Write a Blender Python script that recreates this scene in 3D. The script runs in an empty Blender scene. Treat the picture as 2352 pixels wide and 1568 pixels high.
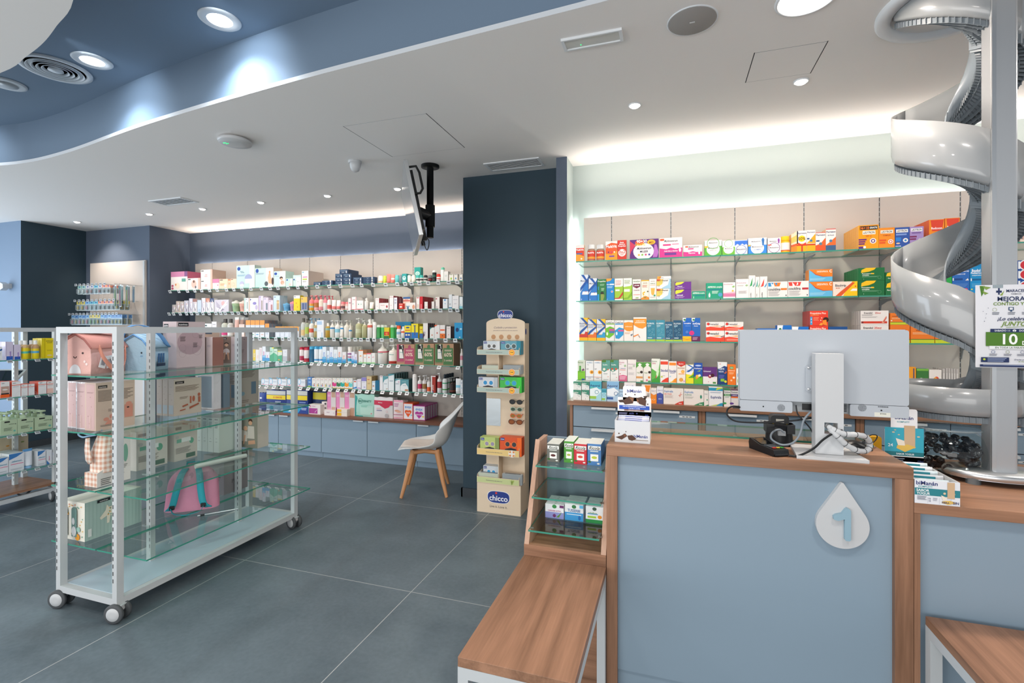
import bpy, math, random
from mathutils import Vector, Matrix
S = bpy.context.scene
COL = S.collection
random.seed(7)
# ---------------------------------------------------------------- camera
YAW = math.radians(18.15); SA, CA = math.sin(YAW), math.cos(YAW)
EYE = 1.5; F = 1110.0; HX, HY = 1176.0, 756.0
cd = bpy.data.cameras.new('camera'); cam = bpy.data.objects.new('camera', cd); COL.objects.link(cam)
cd.sensor_width = 36.0; cd.lens = 36.0*F/2352; cd.shift_y = -28/2352.0; cd.clip_start = 0.05; cd.clip_end = 60
cam.location = (0, 0, EYE); cam.rotation_euler = (math.pi/2, 0, YAW); S.camera = cam
# ---------------------------------------------------------------- world, exposure
S.view_settings.view_transform = 'Standard'; S.view_settings.look = 'None'
S.view_settings.gamma = 1; S.view_settings.use_curve_mapping = False; S.view_settings.exposure = -0.04
W = bpy.data.worlds.new('world'); S.world = W; W.use_nodes = True
W.node_tree.nodes['Background'].inputs[0].default_value = (0.94, 0.97, 1.0, 1)
W.node_tree.nodes['Background'].inputs[1].default_value = 0.85
S.cycles.transparent_max_bounces = 40; S.cycles.max_bounces = 8; S.cycles.diffuse_bounces = 4
CZ = 2.861; RZ = 3.2          # white ceiling and blue recess heights
def lamp(kind, name, loc, energy, color=(1, 1, 1), rot=(0, 0, 0), size=0.1, size_y=None, spot=None, blend=0.6, spread=None):
    d = bpy.data.lights.new(name, kind); d.energy = energy; d.color = color
    if kind == 'AREA':
        d.shape = 'RECTANGLE' if size_y else 'DISK'; d.size = size
        if size_y: d.size_y = size_y
        if spread: d.spread = spread
    elif kind == 'SPOT':
        d.spot_size = spot; d.spot_blend = blend; d.shadow_soft_size = size
    else: d.shadow_soft_size = size
    o = bpy.data.objects.new(name, d); o.location = loc; o.rotation_euler = rot; COL.objects.link(o); return o
# daylight from the shop front behind the camera and from the left street side
lamp('AREA', 'shop_front_daylight', (-2.5, -3.4, 1.0), 222, (1.0, 0.985, 0.96), (math.radians(108), 0, 0), 8.0, 2.4)
lamp('AREA', 'side_window_daylight', (-9.2, 1.2, 1.3), 190, (0.74, 0.87, 1.0), (math.radians(90), 0, math.radians(-90)), 4.0, 2.4)
WARM = (1.0, 0.86, 0.74)
# ---------------------------------------------------------------- pixel rays onto real planes
def ray(x, y):
    s = (x-HX)/F; return (-SA+s*CA, CA+s*SA, (HY-y)/F)
def atZ(x, y, z): r = ray(x, y); t = (z-EYE)/r[2]; return (r[0]*t, r[1]*t, z)
def atY(x, y, Y): r = ray(x, y); t = Y/r[1]; return (r[0]*t, Y, EYE+r[2]*t)
def atX(x, y, X): r = ray(x, y); t = X/r[0]; return (X, r[1]*t, EYE+r[2]*t)
# ---------------------------------------------------------------- materials
def lin(c):
    c /= 255.0; return c/12.92 if c <= 0.04045 else ((c+0.055)/1.055)**2.4
def rgb(h): h = h.lstrip('#'); return (lin(int(h[0:2], 16)), lin(int(h[2:4], 16)), lin(int(h[4:6], 16)), 1)
_M = {}
def newmat(name):
    m = bpy.data.materials.new(name); m.use_nodes = True; return m, m.node_tree, m.node_tree.nodes['Principled BSDF']
def pm(name, hexc, rough=0.5, metal=0.0, spec=0.4, coat=0.0, trans=0.0, ior=1.45, emit=None, estr=0, bump=None, var=None):
    m, t, b = newmat(name); c = rgb(hexc)
    b.inputs['Base Color'].default_value = c; b.inputs['Roughness'].default_value = rough
    b.inputs['Metallic'].default_value = metal; b.inputs['Specular IOR Level'].default_value = spec
    b.inputs['Coat Weight'].default_value = coat; b.inputs['Transmission Weight'].default_value = trans; b.inputs['IOR'].default_value = ior
    if emit: b.inputs['Emission Color'].default_value = rgb(emit); b.inputs['Emission Strength'].default_value = estr
    if bump or var:
        tc = t.nodes.new('ShaderNodeTexCoord'); n = t.nodes.new('ShaderNodeTexNoise'); n.inputs['Scale'].default_value = (bump or (30, 0))[0]
        n.inputs['Detail'].default_value = 4; t.links.new(tc.outputs['Object'], n.inputs['Vector'])
        if bump:
            bu = t.nodes.new('ShaderNodeBump'); bu.inputs['Strength'].default_value = bump[1]; bu.inputs['Distance'].default_value = 0.01
            t.links.new(n.outputs['Fac'], bu.inputs['Height']); t.links.new(bu.outputs['Normal'], b.inputs['Normal'])
        if var:
            r = t.nodes.new('ShaderNodeValToRGB'); r.color_ramp.elements[0].color = rgb(var); r.color_ramp.elements[1].color = c
            r.color_ramp.elements[0].position = 0.3; r.color_ramp.elements[1].position = 0.7
            t.links.new(n.outputs['Fac'], r.inputs['Fac']); t.links.new(r.outputs['Color'], b.inputs['Base Color'])
    _M[name] = m; return m
def mat(k):
    if k in _M: return _M[k]
    m = pm('paper_'+k.strip('#'), k, 0.42, spec=0.35); _M[k] = m; return m
def clear_glass(name, tint, ior=1.45, gl_rough=0.0, alpha=0.0):
    m = bpy.data.materials.new(name); m.use_nodes = True; t = m.node_tree; t.nodes.clear()
    o = t.nodes.new('ShaderNodeOutputMaterial'); mx = t.nodes.new('ShaderNodeMixShader'); fr = t.nodes.new('ShaderNodeFresnel')
    tr = t.nodes.new('ShaderNodeBsdfTransparent'); g = t.nodes.new('ShaderNodeBsdfGlossy')
    tr.inputs[0].default_value = rgb(tint); g.inputs['Roughness'].default_value = gl_rough; fr.inputs[0].default_value = ior
    ge = t.nodes.new('ShaderNodeNewGeometry'); sb = t.nodes.new('ShaderNodeMath'); sb.operation = 'SUBTRACT'; sb.use_clamp = True   # reflect on entering faces only
    t.links.new(fr.outputs[0], sb.inputs[0]); t.links.new(ge.outputs['Backfacing'], sb.inputs[1]); t.links.new(sb.outputs[0], mx.inputs[0]); t.links.new(tr.outputs[0], mx.inputs[1]); t.links.new(g.outputs[0], mx.inputs[2])
    last = mx
    if alpha:
        m2 = t.nodes.new('ShaderNodeMixShader'); m2.inputs[0].default_value = alpha; d = t.nodes.new('ShaderNodeBsdfDiffuse'); d.inputs[0].default_value = rgb(tint)
        t.links.new(mx.outputs[0], m2.inputs[1]); t.links.new(d.outputs[0], m2.inputs[2]); last = m2
    t.links.new(last.outputs[0], o.inputs[0]); _M[name] = m; return m
clear_glass('glass', '#f1f8f5'); clear_glass('film', '#f2f4f6', 1.35, 0.12); clear_glass('clear_plastic', '#dfe6e8', 1.4, 0.08, 0.16)
clear_glass('bowl_glass', '#e6ecec', 1.5)
pm('tag_white', '#eeefef', 0.4)
pm('pale_board', '#aebfcb', 0.4)
pm('glass_edge', '#3f8f7c', 0.15, spec=0.6, emit=None)
pm('white_ceiling', '#ebe8e5', 0.75, spec=0.1); pm('white_trim', '#dcdfe2', 0.5)
pm('recess_blue', '#77899c', 0.6, spec=0.2); pm('navy_wall', '#33444f', 0.55, spec=0.25); pm('wall_blue', '#5a6575', 0.6, spec=0.2)
pm('pillar_daylit_blue', '#71859c', 0.6); pm('mint_wall', '#bcc7c4', 0.6, spec=0.2); pm('panel_cream', '#cdc4bc', 0.5, spec=0.25)
pm('door_blue', '#8699a8', 0.45, spec=0.3); pm('white_metal', '#bfc3c5', 0.35, spec=0.4); pm('white_plastic', '#bfc1c3', 0.35)
pm('monitor_shell', '#b0b6bd', 0.45, spec=0.3); pm('black_plastic', '#15171a', 0.35); pm('black_metal', '#101112', 0.45)
pm('dark_slot', '#24272b', 0.7); pm('grey_plastic', '#8f9396', 0.45); pm('rubber', '#4b4e51', 0.6); pm('silver', '#c9ccce', 0.3, metal=0.85)
pm('alu', '#b7babd', 0.38, metal=0.7); pm('chute_wall', '#8d9092', 0.24, spec=0.55, coat=0.5); pm('chute_floor', '#7f878d', 0.35)
pm('chute_rib', '#6e767c', 0.4); pm('screen', '#8b8f93', 0.12, spec=0.6); pm('dark_glass', '#101417', 0.08, spec=0.6)
pm('cream_card', '#dcc9b0', 0.6, spec=0.15); pm('kraft', '#b08c6b', 0.7, spec=0.1); pm('chrome', '#d8d8d8', 0.12, metal=1)
pm('mirror', '#d5dadc', 0.04, metal=1); pm('skirting', '#3b4045', 0.4); pm('foam_seat', '#d8cdc4', 0.6); pm('shell', '#d6d7d6', 0.35)
pm('beech', '#c08a5e', 0.45, bump=(60, 0.05)); pm('vent_dark', '#3d4043', 0.7); pm('lens', '#ffffff', 0.3, emit='#fff4e8', estr=9)
pm('lens_cool', '#ffffff', 0.3, emit='#f3f8ff', estr=7); pm('speaker_grey', '#9a9794', 0.7); pm('frost', '#c9c9c4', 0.4)
pm('led_green', '#1bd96b', 0.4, emit='#1bd96b', estr=3); pm('strip', '#ffffff', 0.5, emit='#fff1e0', estr=6); pm('fabric_pink', '#d99a8f', 0.9, spec=0.1, bump=(200, .2))
pm('fabric_rose', '#e0b3ab', 0.9, spec=0.1, bump=(60, .3)); pm('fabric_blue', '#a9c6d8', 0.9, spec=0.1, bump=(60, .3)); pm('fabric_mid_blue', '#6f9bc9', 0.9, spec=0.1)
pm('pink_pack', '#d48fa8', 0.85, spec=0.1, bump=(40, .3)); pm('teal_strap', '#2f98a6', 0.8); pm('grey_cable', '#7d868e', 0.5); pm('bag_black', '#26272b', 0.14, spec=0.7, bump=(25, 1.0))
pm('pack_glossy', '#d6cfd2', 0.12, spec=0.7, bump=(30, 0.6)); pm('peach_strap', '#d7917c', 0.8)
# wood: grain runs along one axis
def wood(name, axis, c1='#694a37', c2='#a67c62', c3='#85624c', scale=1.0):
    m, t, b = newmat(name); b.inputs['Roughness'].default_value = 0.42; b.inputs['Specular IOR Level'].default_value = 0.3
    tc = t.nodes.new('ShaderNodeTexCoord'); mp = t.nodes.new('ShaderNodeMapping'); sc = [14*scale]*3; sc[axis] = 0.7*scale
    mp.inputs['Scale'].default_value = sc
    n1 = t.nodes.new('ShaderNodeTexNoise'); n1.inputs['Scale'].default_value = 1.0; n1.inputs['Detail'].default_value = 5; n1.inputs['Distortion'].default_value = 0.6
    n2 = t.nodes.new('ShaderNodeTexNoise'); n2.inputs['Scale'].default_value = 9.0; n2.inputs['Detail'].default_value = 6
    mixn = t.nodes.new('ShaderNodeMath'); mixn.operation = 'MULTIPLY_ADD'; mixn.inputs[1].default_value = 0.35
    r = t.nodes.new('ShaderNodeValToRGB'); e = r.color_ramp.elements; e[0].position = 0.36; e[0].color = rgb(c1); e[1].position = 0.86; e[1].color = rgb(c2)
    e2 = e.new(0.56); e2.color = rgb(c3)
    t.links.new(tc.outputs['Object'], mp.inputs[0]); t.links.new(mp.outputs[0], n1.inputs['Vector']); t.links.new(mp.outputs[0], n2.inputs['Vector'])
    t.links.new(n2.outputs['Fac'], mixn.inputs[0]); t.links.new(n1.outputs['Fac'], mixn.inputs[2]); t.links.new(mixn.outputs[0], r.inputs['Fac'])
    t.links.new(r.outputs[0], b.inputs['Base Color']); _M[name] = m
wood('wood_x', 0); wood('wood_y', 1); wood('wood_z', 2); wood('wood_pale', 2, '#9c7a68', '#bf9c86', '#af8b76'); wood('wood_dark_x', 0, '#5c3a2d', '#8a5a47', '#6e4838')
# floor: large grey-blue porcelain tiles with pale joints
m, t, b = newmat('floor_tile'); N = t.nodes.new; L = t.links.new
tc = N('ShaderNodeTexCoord'); sep = N('ShaderNodeSeparateXYZ'); L(tc.outputs['Object'], sep.inputs[0])
def joint(out, off, size):
    a = N('ShaderNodeMath'); a.operation = 'ADD'; a.inputs[1].default_value = off; L(out, a.inputs[0])
    w = N('ShaderNodeMath'); w.operation = 'PINGPONG'; w.inputs[1].default_value = size/2; L(a.outputs[0], w.inputs[0])
    g = N('ShaderNodeMath'); g.operation = 'LESS_THAN'; g.inputs[1].default_value = 0.0022; L(w.outputs[0], g.inputs[0]); return g.outputs[0]
jx = joint(sep.outputs[0], 1.408+12.2, 1.22); jy = joint(sep.outputs[1], -2.445+12.05, 1.205)
mx = N('ShaderNodeMath'); mx.operation = 'MAXIMUM'; L(jx, mx.inputs[0]); L(jy, mx.inputs[1])
n1 = N('ShaderNodeTexNoise'); n1.inputs['Scale'].default_value = 1.3; n1.inputs['Detail'].default_value = 8; n1.inputs['Roughness'].default_value = 0.6; L(tc.outputs['Object'], n1.inputs['Vector'])
n2 = N('ShaderNodeTexNoise'); n2.inputs['Scale'].default_value = 45; n2.inputs['Detail'].default_value = 3; L(tc.outputs['Object'], n2.inputs['Vector'])
md = N('ShaderNodeMath'); md.operation = 'MULTIPLY_ADD'; md.inputs[1].default_value = 0.25; L(n2.outputs['Fac'], md.inputs[0]); L(n1.outputs['Fac'], md.inputs[2])
r = N('ShaderNodeValToRGB'); r.color_ramp.elements[0].position = 0.45; r.color_ramp.elements[0].color = rgb('#4f5b61'); r.color_ramp.elements[1].position = 0.8; r.color_ramp.elements[1].color = rgb('#6b777d'); L(md.outputs[0], r.inputs[0])
mc = N('ShaderNodeMix'); mc.data_type = 'RGBA'; L(mx.outputs[0], mc.inputs[0]); L(r.outputs[0], mc.inputs[6]); mc.inputs[7].default_value = rgb('#a9aba8')
L(mc.outputs[2], b.inputs['Base Color']); b.inputs['Roughness'].default_value = 0.42; b.inputs['Specular IOR Level'].default_value = 0.35; _M['floor_tile'] = m
# gingham cloth
m, t, b = newmat('gingham'); N = t.nodes.new; L = t.links.new
tc = N('ShaderNodeTexCoord'); sep = N('ShaderNodeSeparateXYZ'); L(tc.outputs['Object'], sep.inputs[0])
def stripes(o, s):
    w = N('ShaderNodeMath'); w.operation = 'PINGPONG'; w.inputs[1].default_value = s; L(o, w.inputs[0])
    g = N('ShaderNodeMath'); g.operation = 'GREATER_THAN'; g.inputs[1].default_value = s/2; L(w.outputs[0], g.inputs[0]); return g.outputs[0]
ad = N('ShaderNodeMath'); ad.operation = 'ADD'; xy = N('ShaderNodeMath'); xy.operation = 'ADD'; L(sep.outputs[0], xy.inputs[0]); L(sep.outputs[1], xy.inputs[1])
L(stripes(xy.outputs[0], 0.014), ad.inputs[0]); L(stripes(sep.outputs[2], 0.014), ad.inputs[1])
dv = N('ShaderNodeMath'); dv.operation = 'MULTIPLY'; dv.inputs[1].default_value = 0.5; L(ad.outputs[0], dv.inputs[0])
r = N('ShaderNodeValToRGB'); r.color_ramp.elements[0].color = rgb('#eadfd4'); r.color_ramp.elements[1].color = rgb('#cf9c84'); L(dv.outputs[0], r.inputs[0]); L(r.outputs[0], b.inputs['Base Color'])
b.inputs['Roughness'].default_value = 0.85; _M['gingham'] = m
# ---------------------------------------------------------------- mesh builder
class MB:
    def __init__(s): s.v = []; s.f = []; s.m = []; s.k = []; s.sm = []
    def mi(s, k):
        if k not in s.k: s.k.append(k)
        return s.k.index(k)
    def add(s, vs, fs, k, sm=False):
        o = len(s.v); s.v += [tuple(p) for p in vs]; i = s.mi(k)
        for f in fs: s.f.append([o+j for j in f]); s.m.append(i); s.sm.append(sm)
        return s
    def poly(s, pts, k): return s.add(pts, [list(range(len(pts)))], k)
    def box(s, x0, x1, y0, y1, z0, z1, k, front=None, top=None, side=None):
        v = [(x0,y0,z0),(x1,y0,z0),(x1,y1,z0),(x0,y1,z0),(x0,y0,z1),(x1,y0,z1),(x1,y1,z1),(x0,y1,z1)]
        o = len(s.v); s.v += v
        for f, kk in (((0,1,5,4), front or k), ((1,2,6,5), side or k), ((2,3,7,6), k), ((3,0,4,7), side or k), ((4,5,6,7), top or k), ((3,2,1,0), k)):
            s.f.append([o+j for j in f]); s.m.append(s.mi(kk)); s.sm.append(False)
        return s
    def prism(s, pts, a0, a1, k, axis=1, cap=None):
        """2-D outline extruded along axis; outline coords are the two other axes in order"""
        def P(u, w, a): return [(a, u, w), (u, a, w), (u, w, a)][axis]
        n = len(pts); vs = [P(u, w, a0) for u, w in pts]+[P(u, w, a1) for u, w in pts]
        s.add(vs, [[i, (i+1) % n, n+(i+1) % n, n+i] for i in range(n)], k)
        return s.add(vs, [list(range(n))[::-1], list(range(n, 2*n))], cap or k)
    def lathe(s, prof, c=(0, 0, 0), k='#ffffff', n=20, axis=2, sx=1, sy=1, sm=True, bands=None, caps=True):
        vs = []; cs = []
        for r, h in prof:
            for i in range(n):
                a = 2*math.pi*i/n; u, w = r*math.cos(a)*sx, r*math.sin(a)*sy
                p = [(h, u, w), (u, h, w), (u, w, h)][axis]; vs.append((c[0]+p[0], c[1]+p[1], c[2]+p[2]))
        o = len(s.v); s.v += vs; m = len(prof)
        for j in range(m-1):
            kk = k
            if bands:
                hm = (prof[j][1]+prof[j+1][1])/2
                for b0, b1, bk in bands:
                    if b0 <= hm <= b1: kk = bk
            for i in range(n):
                s.f.append([o+j*n+i, o+j*n+(i+1) % n, o+(j+1)*n+(i+1) % n, o+(j+1)*n+i]); s.m.append(s.mi(kk)); s.sm.append(sm)
        for j in ((0, m-1) if caps else ()):
            if prof[j][0] > 1e-5: s.f.append([o+j*n+i for i in range(n)]); s.m.append(s.mi(k)); s.sm.append(False)
        return s
    def tube(s, pts, r, k, n=8, closed=False):
        pts = [Vector(p) for p in pts]; rs = r if isinstance(r, (list, tuple)) else [r]*len(pts)
        up = Vector((0, 0, 1)); vs = []; prev = None; L_ = len(pts)
        for i, p in enumerate(pts):
            d = (pts[(i+1) % L_]-pts[i-1]) if closed else (pts[min(i+1, L_-1)]-pts[max(i-1, 0)])
            d = d.normalized() if d.length > 1e-9 else Vector((0, 0, 1))
            if prev is None: q = d.cross(up); q = q if q.length > 1e-3 else d.cross(Vector((1, 0, 0)))
            else: q = prev-d*prev.dot(d)
            q.normalize(); prev = q; w = d.cross(q)
            for j in range(n):
                a = 2*math.pi*j/n; vs.append(p+(q*math.cos(a)+w*math.sin(a))*rs[i])
        fs = []
        for i in range(L_ if closed else L_-1):
            i2 = (i+1) % L_
            for j in range(n): fs.append([i*n+j, i*n+(j+1) % n, i2*n+(j+1) % n, i2*n+j])
        s.add(vs, fs, k, True)
        if not closed: s.add(vs[:n], [list(range(n))[::-1]], k); s.add(vs[-n:], [list(range(n))], k)
        return s
    def grid(s, rows, k, sm=True, closed=False):
        o = []; n = len(rows[0])
        vs = [p for r in rows for p in r]; fs = []
        for i in range(len(rows)-1):
            for j in range(n if closed else n-1): fs.append([i*n+j, i*n+(j+1) % n, (i+1)*n+(j+1) % n, (i+1)*n+j])
        return s.add(vs, fs, k, sm)
    def rbox(s, x0, x1, y0, y1, z0, z1, r, k, axis=1, n=4):
        """box with rounded corners in the plane across `axis`"""
        lo = [(x0, x1), (y0, y1), (z0, z1)]; ax = [i for i in range(3) if i != axis]; (u0, u1), (w0, w1) = lo[ax[0]], lo[ax[1]]
        pts = []
        for cu, cw, a0 in ((u1-r, w1-r, 0), (u0+r, w1-r, 90), (u0+r, w0+r, 180), (u1-r, w0+r, 270)):
            for i in range(n+1):
                a = math.radians(a0+90*i/n); pts.append((cu+r*math.cos(a), cw+r*math.sin(a)))
        return s.prism(pts, lo[axis][0], lo[axis][1], k, axis)
    def xf(s, M_, i0=0):
        for i in range(i0, len(s.v)): s.v[i] = tuple(M_ @ Vector(s.v[i]))
        return s
    def build(s, name, parent=None, local=False, subsurf=0, solid=0, bevel=0):
        me = bpy.data.meshes.new(name); off = Vector((0, 0, 0))
        if parent and not local:
            q = parent
            while q: off += q.location; q = q.parent
        me.from_pydata([tuple(Vector(p)-off) for p in s.v], [], s.f)
        for k in s.k: me.materials.append(mat(k))
        me.polygons.foreach_set('material_index', s.m); me.polygons.foreach_set('use_smooth', s.sm); me.update()
        o = bpy.data.objects.new(name, me); COL.objects.link(o)
        if parent: o.parent = parent
        if solid: q = o.modifiers.new('solid', 'SOLIDIFY'); q.thickness = solid; q.offset = 0
        if bevel: q = o.modifiers.new('bevel', 'BEVEL'); q.width = bevel; q.segments = 2; q.limit_method = 'ANGLE'
        if subsurf: q = o.modifiers.new('sub', 'SUBSURF'); q.levels = subsurf; q.render_levels = subsurf
        return o
def circle(cx, cy, r, n=24, ry=None): return [(cx+r*math.cos(2*math.pi*i/n), cy+(ry or r)*math.sin(2*math.pi*i/n)) for i in range(n)]
def smooth(pts, n=6):
    out = []; P = [Vector(p) for p in pts]; P = [P[0]*2-P[1]]+P+[P[-1]*2-P[-2]]
    for i in range(1, len(P)-2):
        for j in range(n):
            t = j/n; a, b, c, d = P[i-1:i+3]
            out.append(0.5*((2*b)+(c-a)*t+(2*a-5*b+4*c-d)*t*t+(3*b-a-3*c+d)*t**3))
    out.append(P[-2]); return out
# text as flat glyph polygons, cached; unit cap height, starts at x=0
_T = {}
def glyphs(txt, bold=True, shear=0.0):
    key = (txt, bold, shear)
    if key not in _T:
        c = bpy.data.curves.new('t', 'FONT'); c.body = txt; c.resolution_u = 3; c.offset = 0.018 if bold else 0.0; c.shear = shear
        c.fill_mode = 'FRONT'; o = bpy.data.objects.new('t', c); me = o.to_mesh()
        vs = [(v.co.x, v.co.y) for v in me.vertices]; fs = [list(p.vertices) for p in me.polygons]; o.to_mesh_clear()
        bpy.data.objects.remove(o); bpy.data.curves.remove(c)
        if vs:
            x0 = min(v[0] for v in vs); vs = [((x-x0)/0.69, y/0.69) for x, y in vs]
        _T[key] = (vs, fs, max([v[0] for v in vs] or [1]))
    return _T[key]
def put_text(mb, txt, k, fn, cx, cy, h, maxw, bold=True, shear=0.0, left=False):
    """fn maps face metres (u,w) to xyz; centred on (cx,cy), cap height h, squeezed to maxw"""
    vs, fs, w = glyphs(txt, bold, shear); sx = h
    if w*h > maxw: sx = maxw/w
    if w*h > 1.5*maxw: h *= 0.8
    x0 = cx if left else cx-w*sx/2
    mb.add([fn(x0+x*sx, cy-h/2+y*h) for x, y in vs], fs, k)
# ---------------------------------------------------------------- registry
_LAB = {}
def tag(o, label=None, cat=None, group=None, kind=None):
    if label:
        o['label'] = label
    if cat: o['category'] = cat
    if group: o['group'] = group
    if kind: o['kind'] = kind
    return o
def empty(name, loc, label, cat, group=None, rz=0):
    o = bpy.data.objects.new(name, None); o.location = loc; o.rotation_euler = (0, 0, rz); o.empty_display_size = 0.05; COL.objects.link(o)
    return tag(o, label, cat, group)
def struct(mb, name, **k): return tag(mb.build(name, **k), kind='structure')
def clone(o, loc=None, parent=None):
    c = o.copy(); COL.objects.link(c)
    if parent: c.parent = parent
    if loc: c.location = loc
    for ch in list(o.children): clone(ch, parent=c)
    return c

# ================================================================ ROOM
struct(MB().box(-10, 5, -4, 6, -0.1, 0, 'floor_tile'), 'floor')
# walls
struct(MB().box(-10, -7.72, 3.83, 5.4, 0, RZ, 'pillar_daylit_blue', side='navy_wall'), 'wall_far_left')  # window daylight on the pillar front is put into its paler blue
struct(MB().box(-7.72, -6.49, 4.54, 5.4, 0, RZ, 'wall_blue', side='wall_blue'), 'wall_alcove')
struct(MB().box(-6.49, -1.77, 5.1, 5.4, 0, RZ, 'wall_blue'), 'wall_back')
struct(MB().box(-1.77, -0.862, 3.99, 5.1, 0, RZ, 'navy_wall'), 'wall_column')
struct(MB().box(-0.862, -0.775, 3.755, 4.3, 0, RZ, 'wall_blue', side='mint_wall'), 'wall_pier')
struct(MB().box(-0.775, 5, 4.0, 4.3, 0, RZ, 'mint_wall'), 'wall_counter_side')
# skirting
struct(MB().box(-1.785, -0.862, 3.977, 3.99, 0, 0.08, 'skirting').box(-1.785, -1.77, 3.977, 5.1, 0, 0.08, 'skirting'), 'baseboard_column')
struct(MB().box(-7.72, -6.49, 4.525, 4.54, 0, 0.08, 'skirting').box(-7.72, -7.705, 3.83, 4.54, 0, 0.08, 'skirting').box(-10, -7.705, 3.815, 3.83, 0, 0.08, 'skirting'), 'baseboard_alcove')
# white dropped ceiling with the wavy edge of the blue recess
edge = [(-10, 2.0), (-7.5, 2.15), (-6.2, 2.36), (-5.297, 2.492), (-5.057, 2.515), (-4.804, 2.512), (-4.449, 2.477), (-4.136, 2.432), (-3.728, 2.362), (-3.295, 2.295), (-2.581, 2.21), (-1.886, 2.142), (-1.318, 2.1), (-0.837, 2.066), (-0.424, 2.038), (-0.239, 2.024), (0.6, 1.96), (2.0, 1.85), (5, 1.6)]
edge = [(p.x, p.y) for p in smooth([(a, b, 0) for a, b in edge], 5)]
c = MB()
for (x0, y0), (x1, y1) in zip(edge, edge[1:]):
    c.add([(x0, y0, CZ), (x1, y1, CZ), (x1, 6, CZ), (x0, 6, CZ)], [[3, 2, 1, 0]], 'white_ceiling')
    c.add([(x0, y0, CZ), (x1, y1, CZ), (x1, y1, CZ+.024), (x0, y0, CZ+.024)], [[0, 1, 2, 3]], 'white_trim')
    c.add([(x0, y0, CZ+.024), (x1, y1, CZ+.024), (x1, y1+.03, CZ+.024), (x0, y0+.03, CZ+.024)], [[0, 1, 2, 3]], 'white_trim')
struct(c, 'ceiling')
c = MB()
for (x0, y0), (x1, y1) in zip(edge, edge[1:]):
    c.add([(x0, y0+.012, CZ+.02), (x1, y1+.012, CZ+.02), (x1, y1+.012, RZ), (x0, y0+.012, RZ)], [[0, 1, 2, 3]], 'recess_blue', True)
struct(c, 'trim_recess_fascia')
struct(MB().box(-10, 5, -4, 3.0, RZ, RZ+.1, 'recess_blue'), 'ceiling_recess')
isl = smooth([(x, y, 0) for x, y in [(-7, .9), (-5.5, 1.45), (-4.3, 1.62), (-3.387, 1.593), (-3.057, 1.537), (-2.83, 1.488), (-2.62, 1.425), (-2.347, 1.334), (-1.9, 1.08), (-1.6, .7), (-1.5, .2), (-1.8, -.6), (-3, -1.4), (-5, -1.5), (-6.8, -.8), (-7.3, .1), (-7, .9)]], 5)
struct(MB().prism([(p.x, p.y) for p in isl[:-1]], CZ, RZ, 'recess_blue', 2, 'white_ceiling'), 'ceiling_island')
# shadow-gap access hatches in the ceiling
def hatch(x0, x1, y0, y1, label):
    o = empty('ceiling_hatch', ((x0+x1)/2, (y0+y1)/2, CZ), label, 'hatch')
    g = .0045
    MB().box(x0, x1, y0, y1, CZ-.0008, CZ+.01, 'white_ceiling').build('hatch_panel', o)
    m = MB()
    m.box(x0-g, x0, y0-g, y1+g, CZ-.0006, CZ+.004, 'dark_slot').box(x1, x1+g, y0-g, y1+g, CZ-.0006, CZ+.004, 'dark_slot')
    m.box(x0-g, x1+g, y0-g/2, y0, CZ-.0006, CZ+.004, 'grey_plastic').box(x0-g, x1+g, y1, y1+g/2, CZ-.0006, CZ+.004, 'grey_plastic')
    m.build('hatch_gap', o)
hatch(-2.083, -1.467, 2.731, 3.327, 'large square ceiling access hatch above the hanging television')
hatch(.396, .705, 2.637, 2.933, 'small square ceiling access hatch between two spotlights')
# big round downlights in blue recess and white ceiling
def downlight(name, loc, r_out, r_in, label, lens='lens', parent_cat='ceiling light', drop=.006, group=None):
    o = empty(name, loc, label, parent_cat, group)
    MB().lathe([(r_in, -.001), (r_in, -drop), (r_out*.93, -drop-.002), (r_out, -drop*.4), (r_out, 0)], loc, 'white_trim', 40).build('trim_ring', o)
    MB().lathe([(r_in, -.0012), (r_in*.6, -.003), (0.0001, -.0035)], loc, lens, 32).build('lens', o)
    return o
for (x, y, lab) in ((505, 45, 'round recessed downlight in the blue ceiling, right of two'), (212, 139, 'round recessed downlight in the blue ceiling beside the circular vent')):
    p = atZ(x, y, RZ); downlight('downlight', p, .105, .063, lab, 'lens_cool')
    lamp('SPOT', 'downlight_beam', (p[0], p[1], RZ-.02), 70, (.80, .90, 1.0), (0, 0, 0), .06, spot=math.radians(130), blend=.9)
    # wall-washing lobe towards the fascia
    lamp('SPOT', 'downlight_wash', (p[0]+.12, p[1]-.22, RZ-.03), 13, (.80, .90, 1.0), (math.radians(60), 0, math.radians(6)), .05, spot=math.radians(98), blend=1.0)
p = atZ(-60, 300, RZ)
lamp('SPOT', 'downlight_wash', (-5.5, 2.0, RZ-.03), 13, (.80, .90, 1.0), (math.radians(62), 0, math.radians(-5)), .04, spot=math.radians(75), blend=1.0)
p = atZ(15, 192, RZ); o = empty('ceiling_cover', p, 'white round blanking plate in the blue ceiling, left of circular vent', 'ceiling cover')
MB().lathe([(.105, 0), (.105, -.006), (.09, -.009), (.0001, -.011)], p, 'white_trim', 32).build('cover_plate', o)
MB().lathe([(.06, -.009), (.06, -.0125), (.0001, -.013)], p, 'white_plastic', 28).build('centre_cap', o)
p = atZ(128, 158, RZ); o = empty('circular_vent', p, 'white circular air vent with concentric rings in the blue ceiling', 'vent')
MB().lathe([(.185, 0), (.185, -.008), (.16, -.012), (.15, -.004), (.15, 0)], p, 'white_trim', 48).build('rim', o)
MB().lathe([(.15, -.002), (.0001, -.002)], p, 'vent_dark', 40).build('duct', o)
for r in (.135, .11, .085, .06): MB().lathe([(r-.004, -.004), (r+.006, -.016), (r+.010, -.016), (r, -.003)], p, 'white_trim', 40).build('ring', o)
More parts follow.
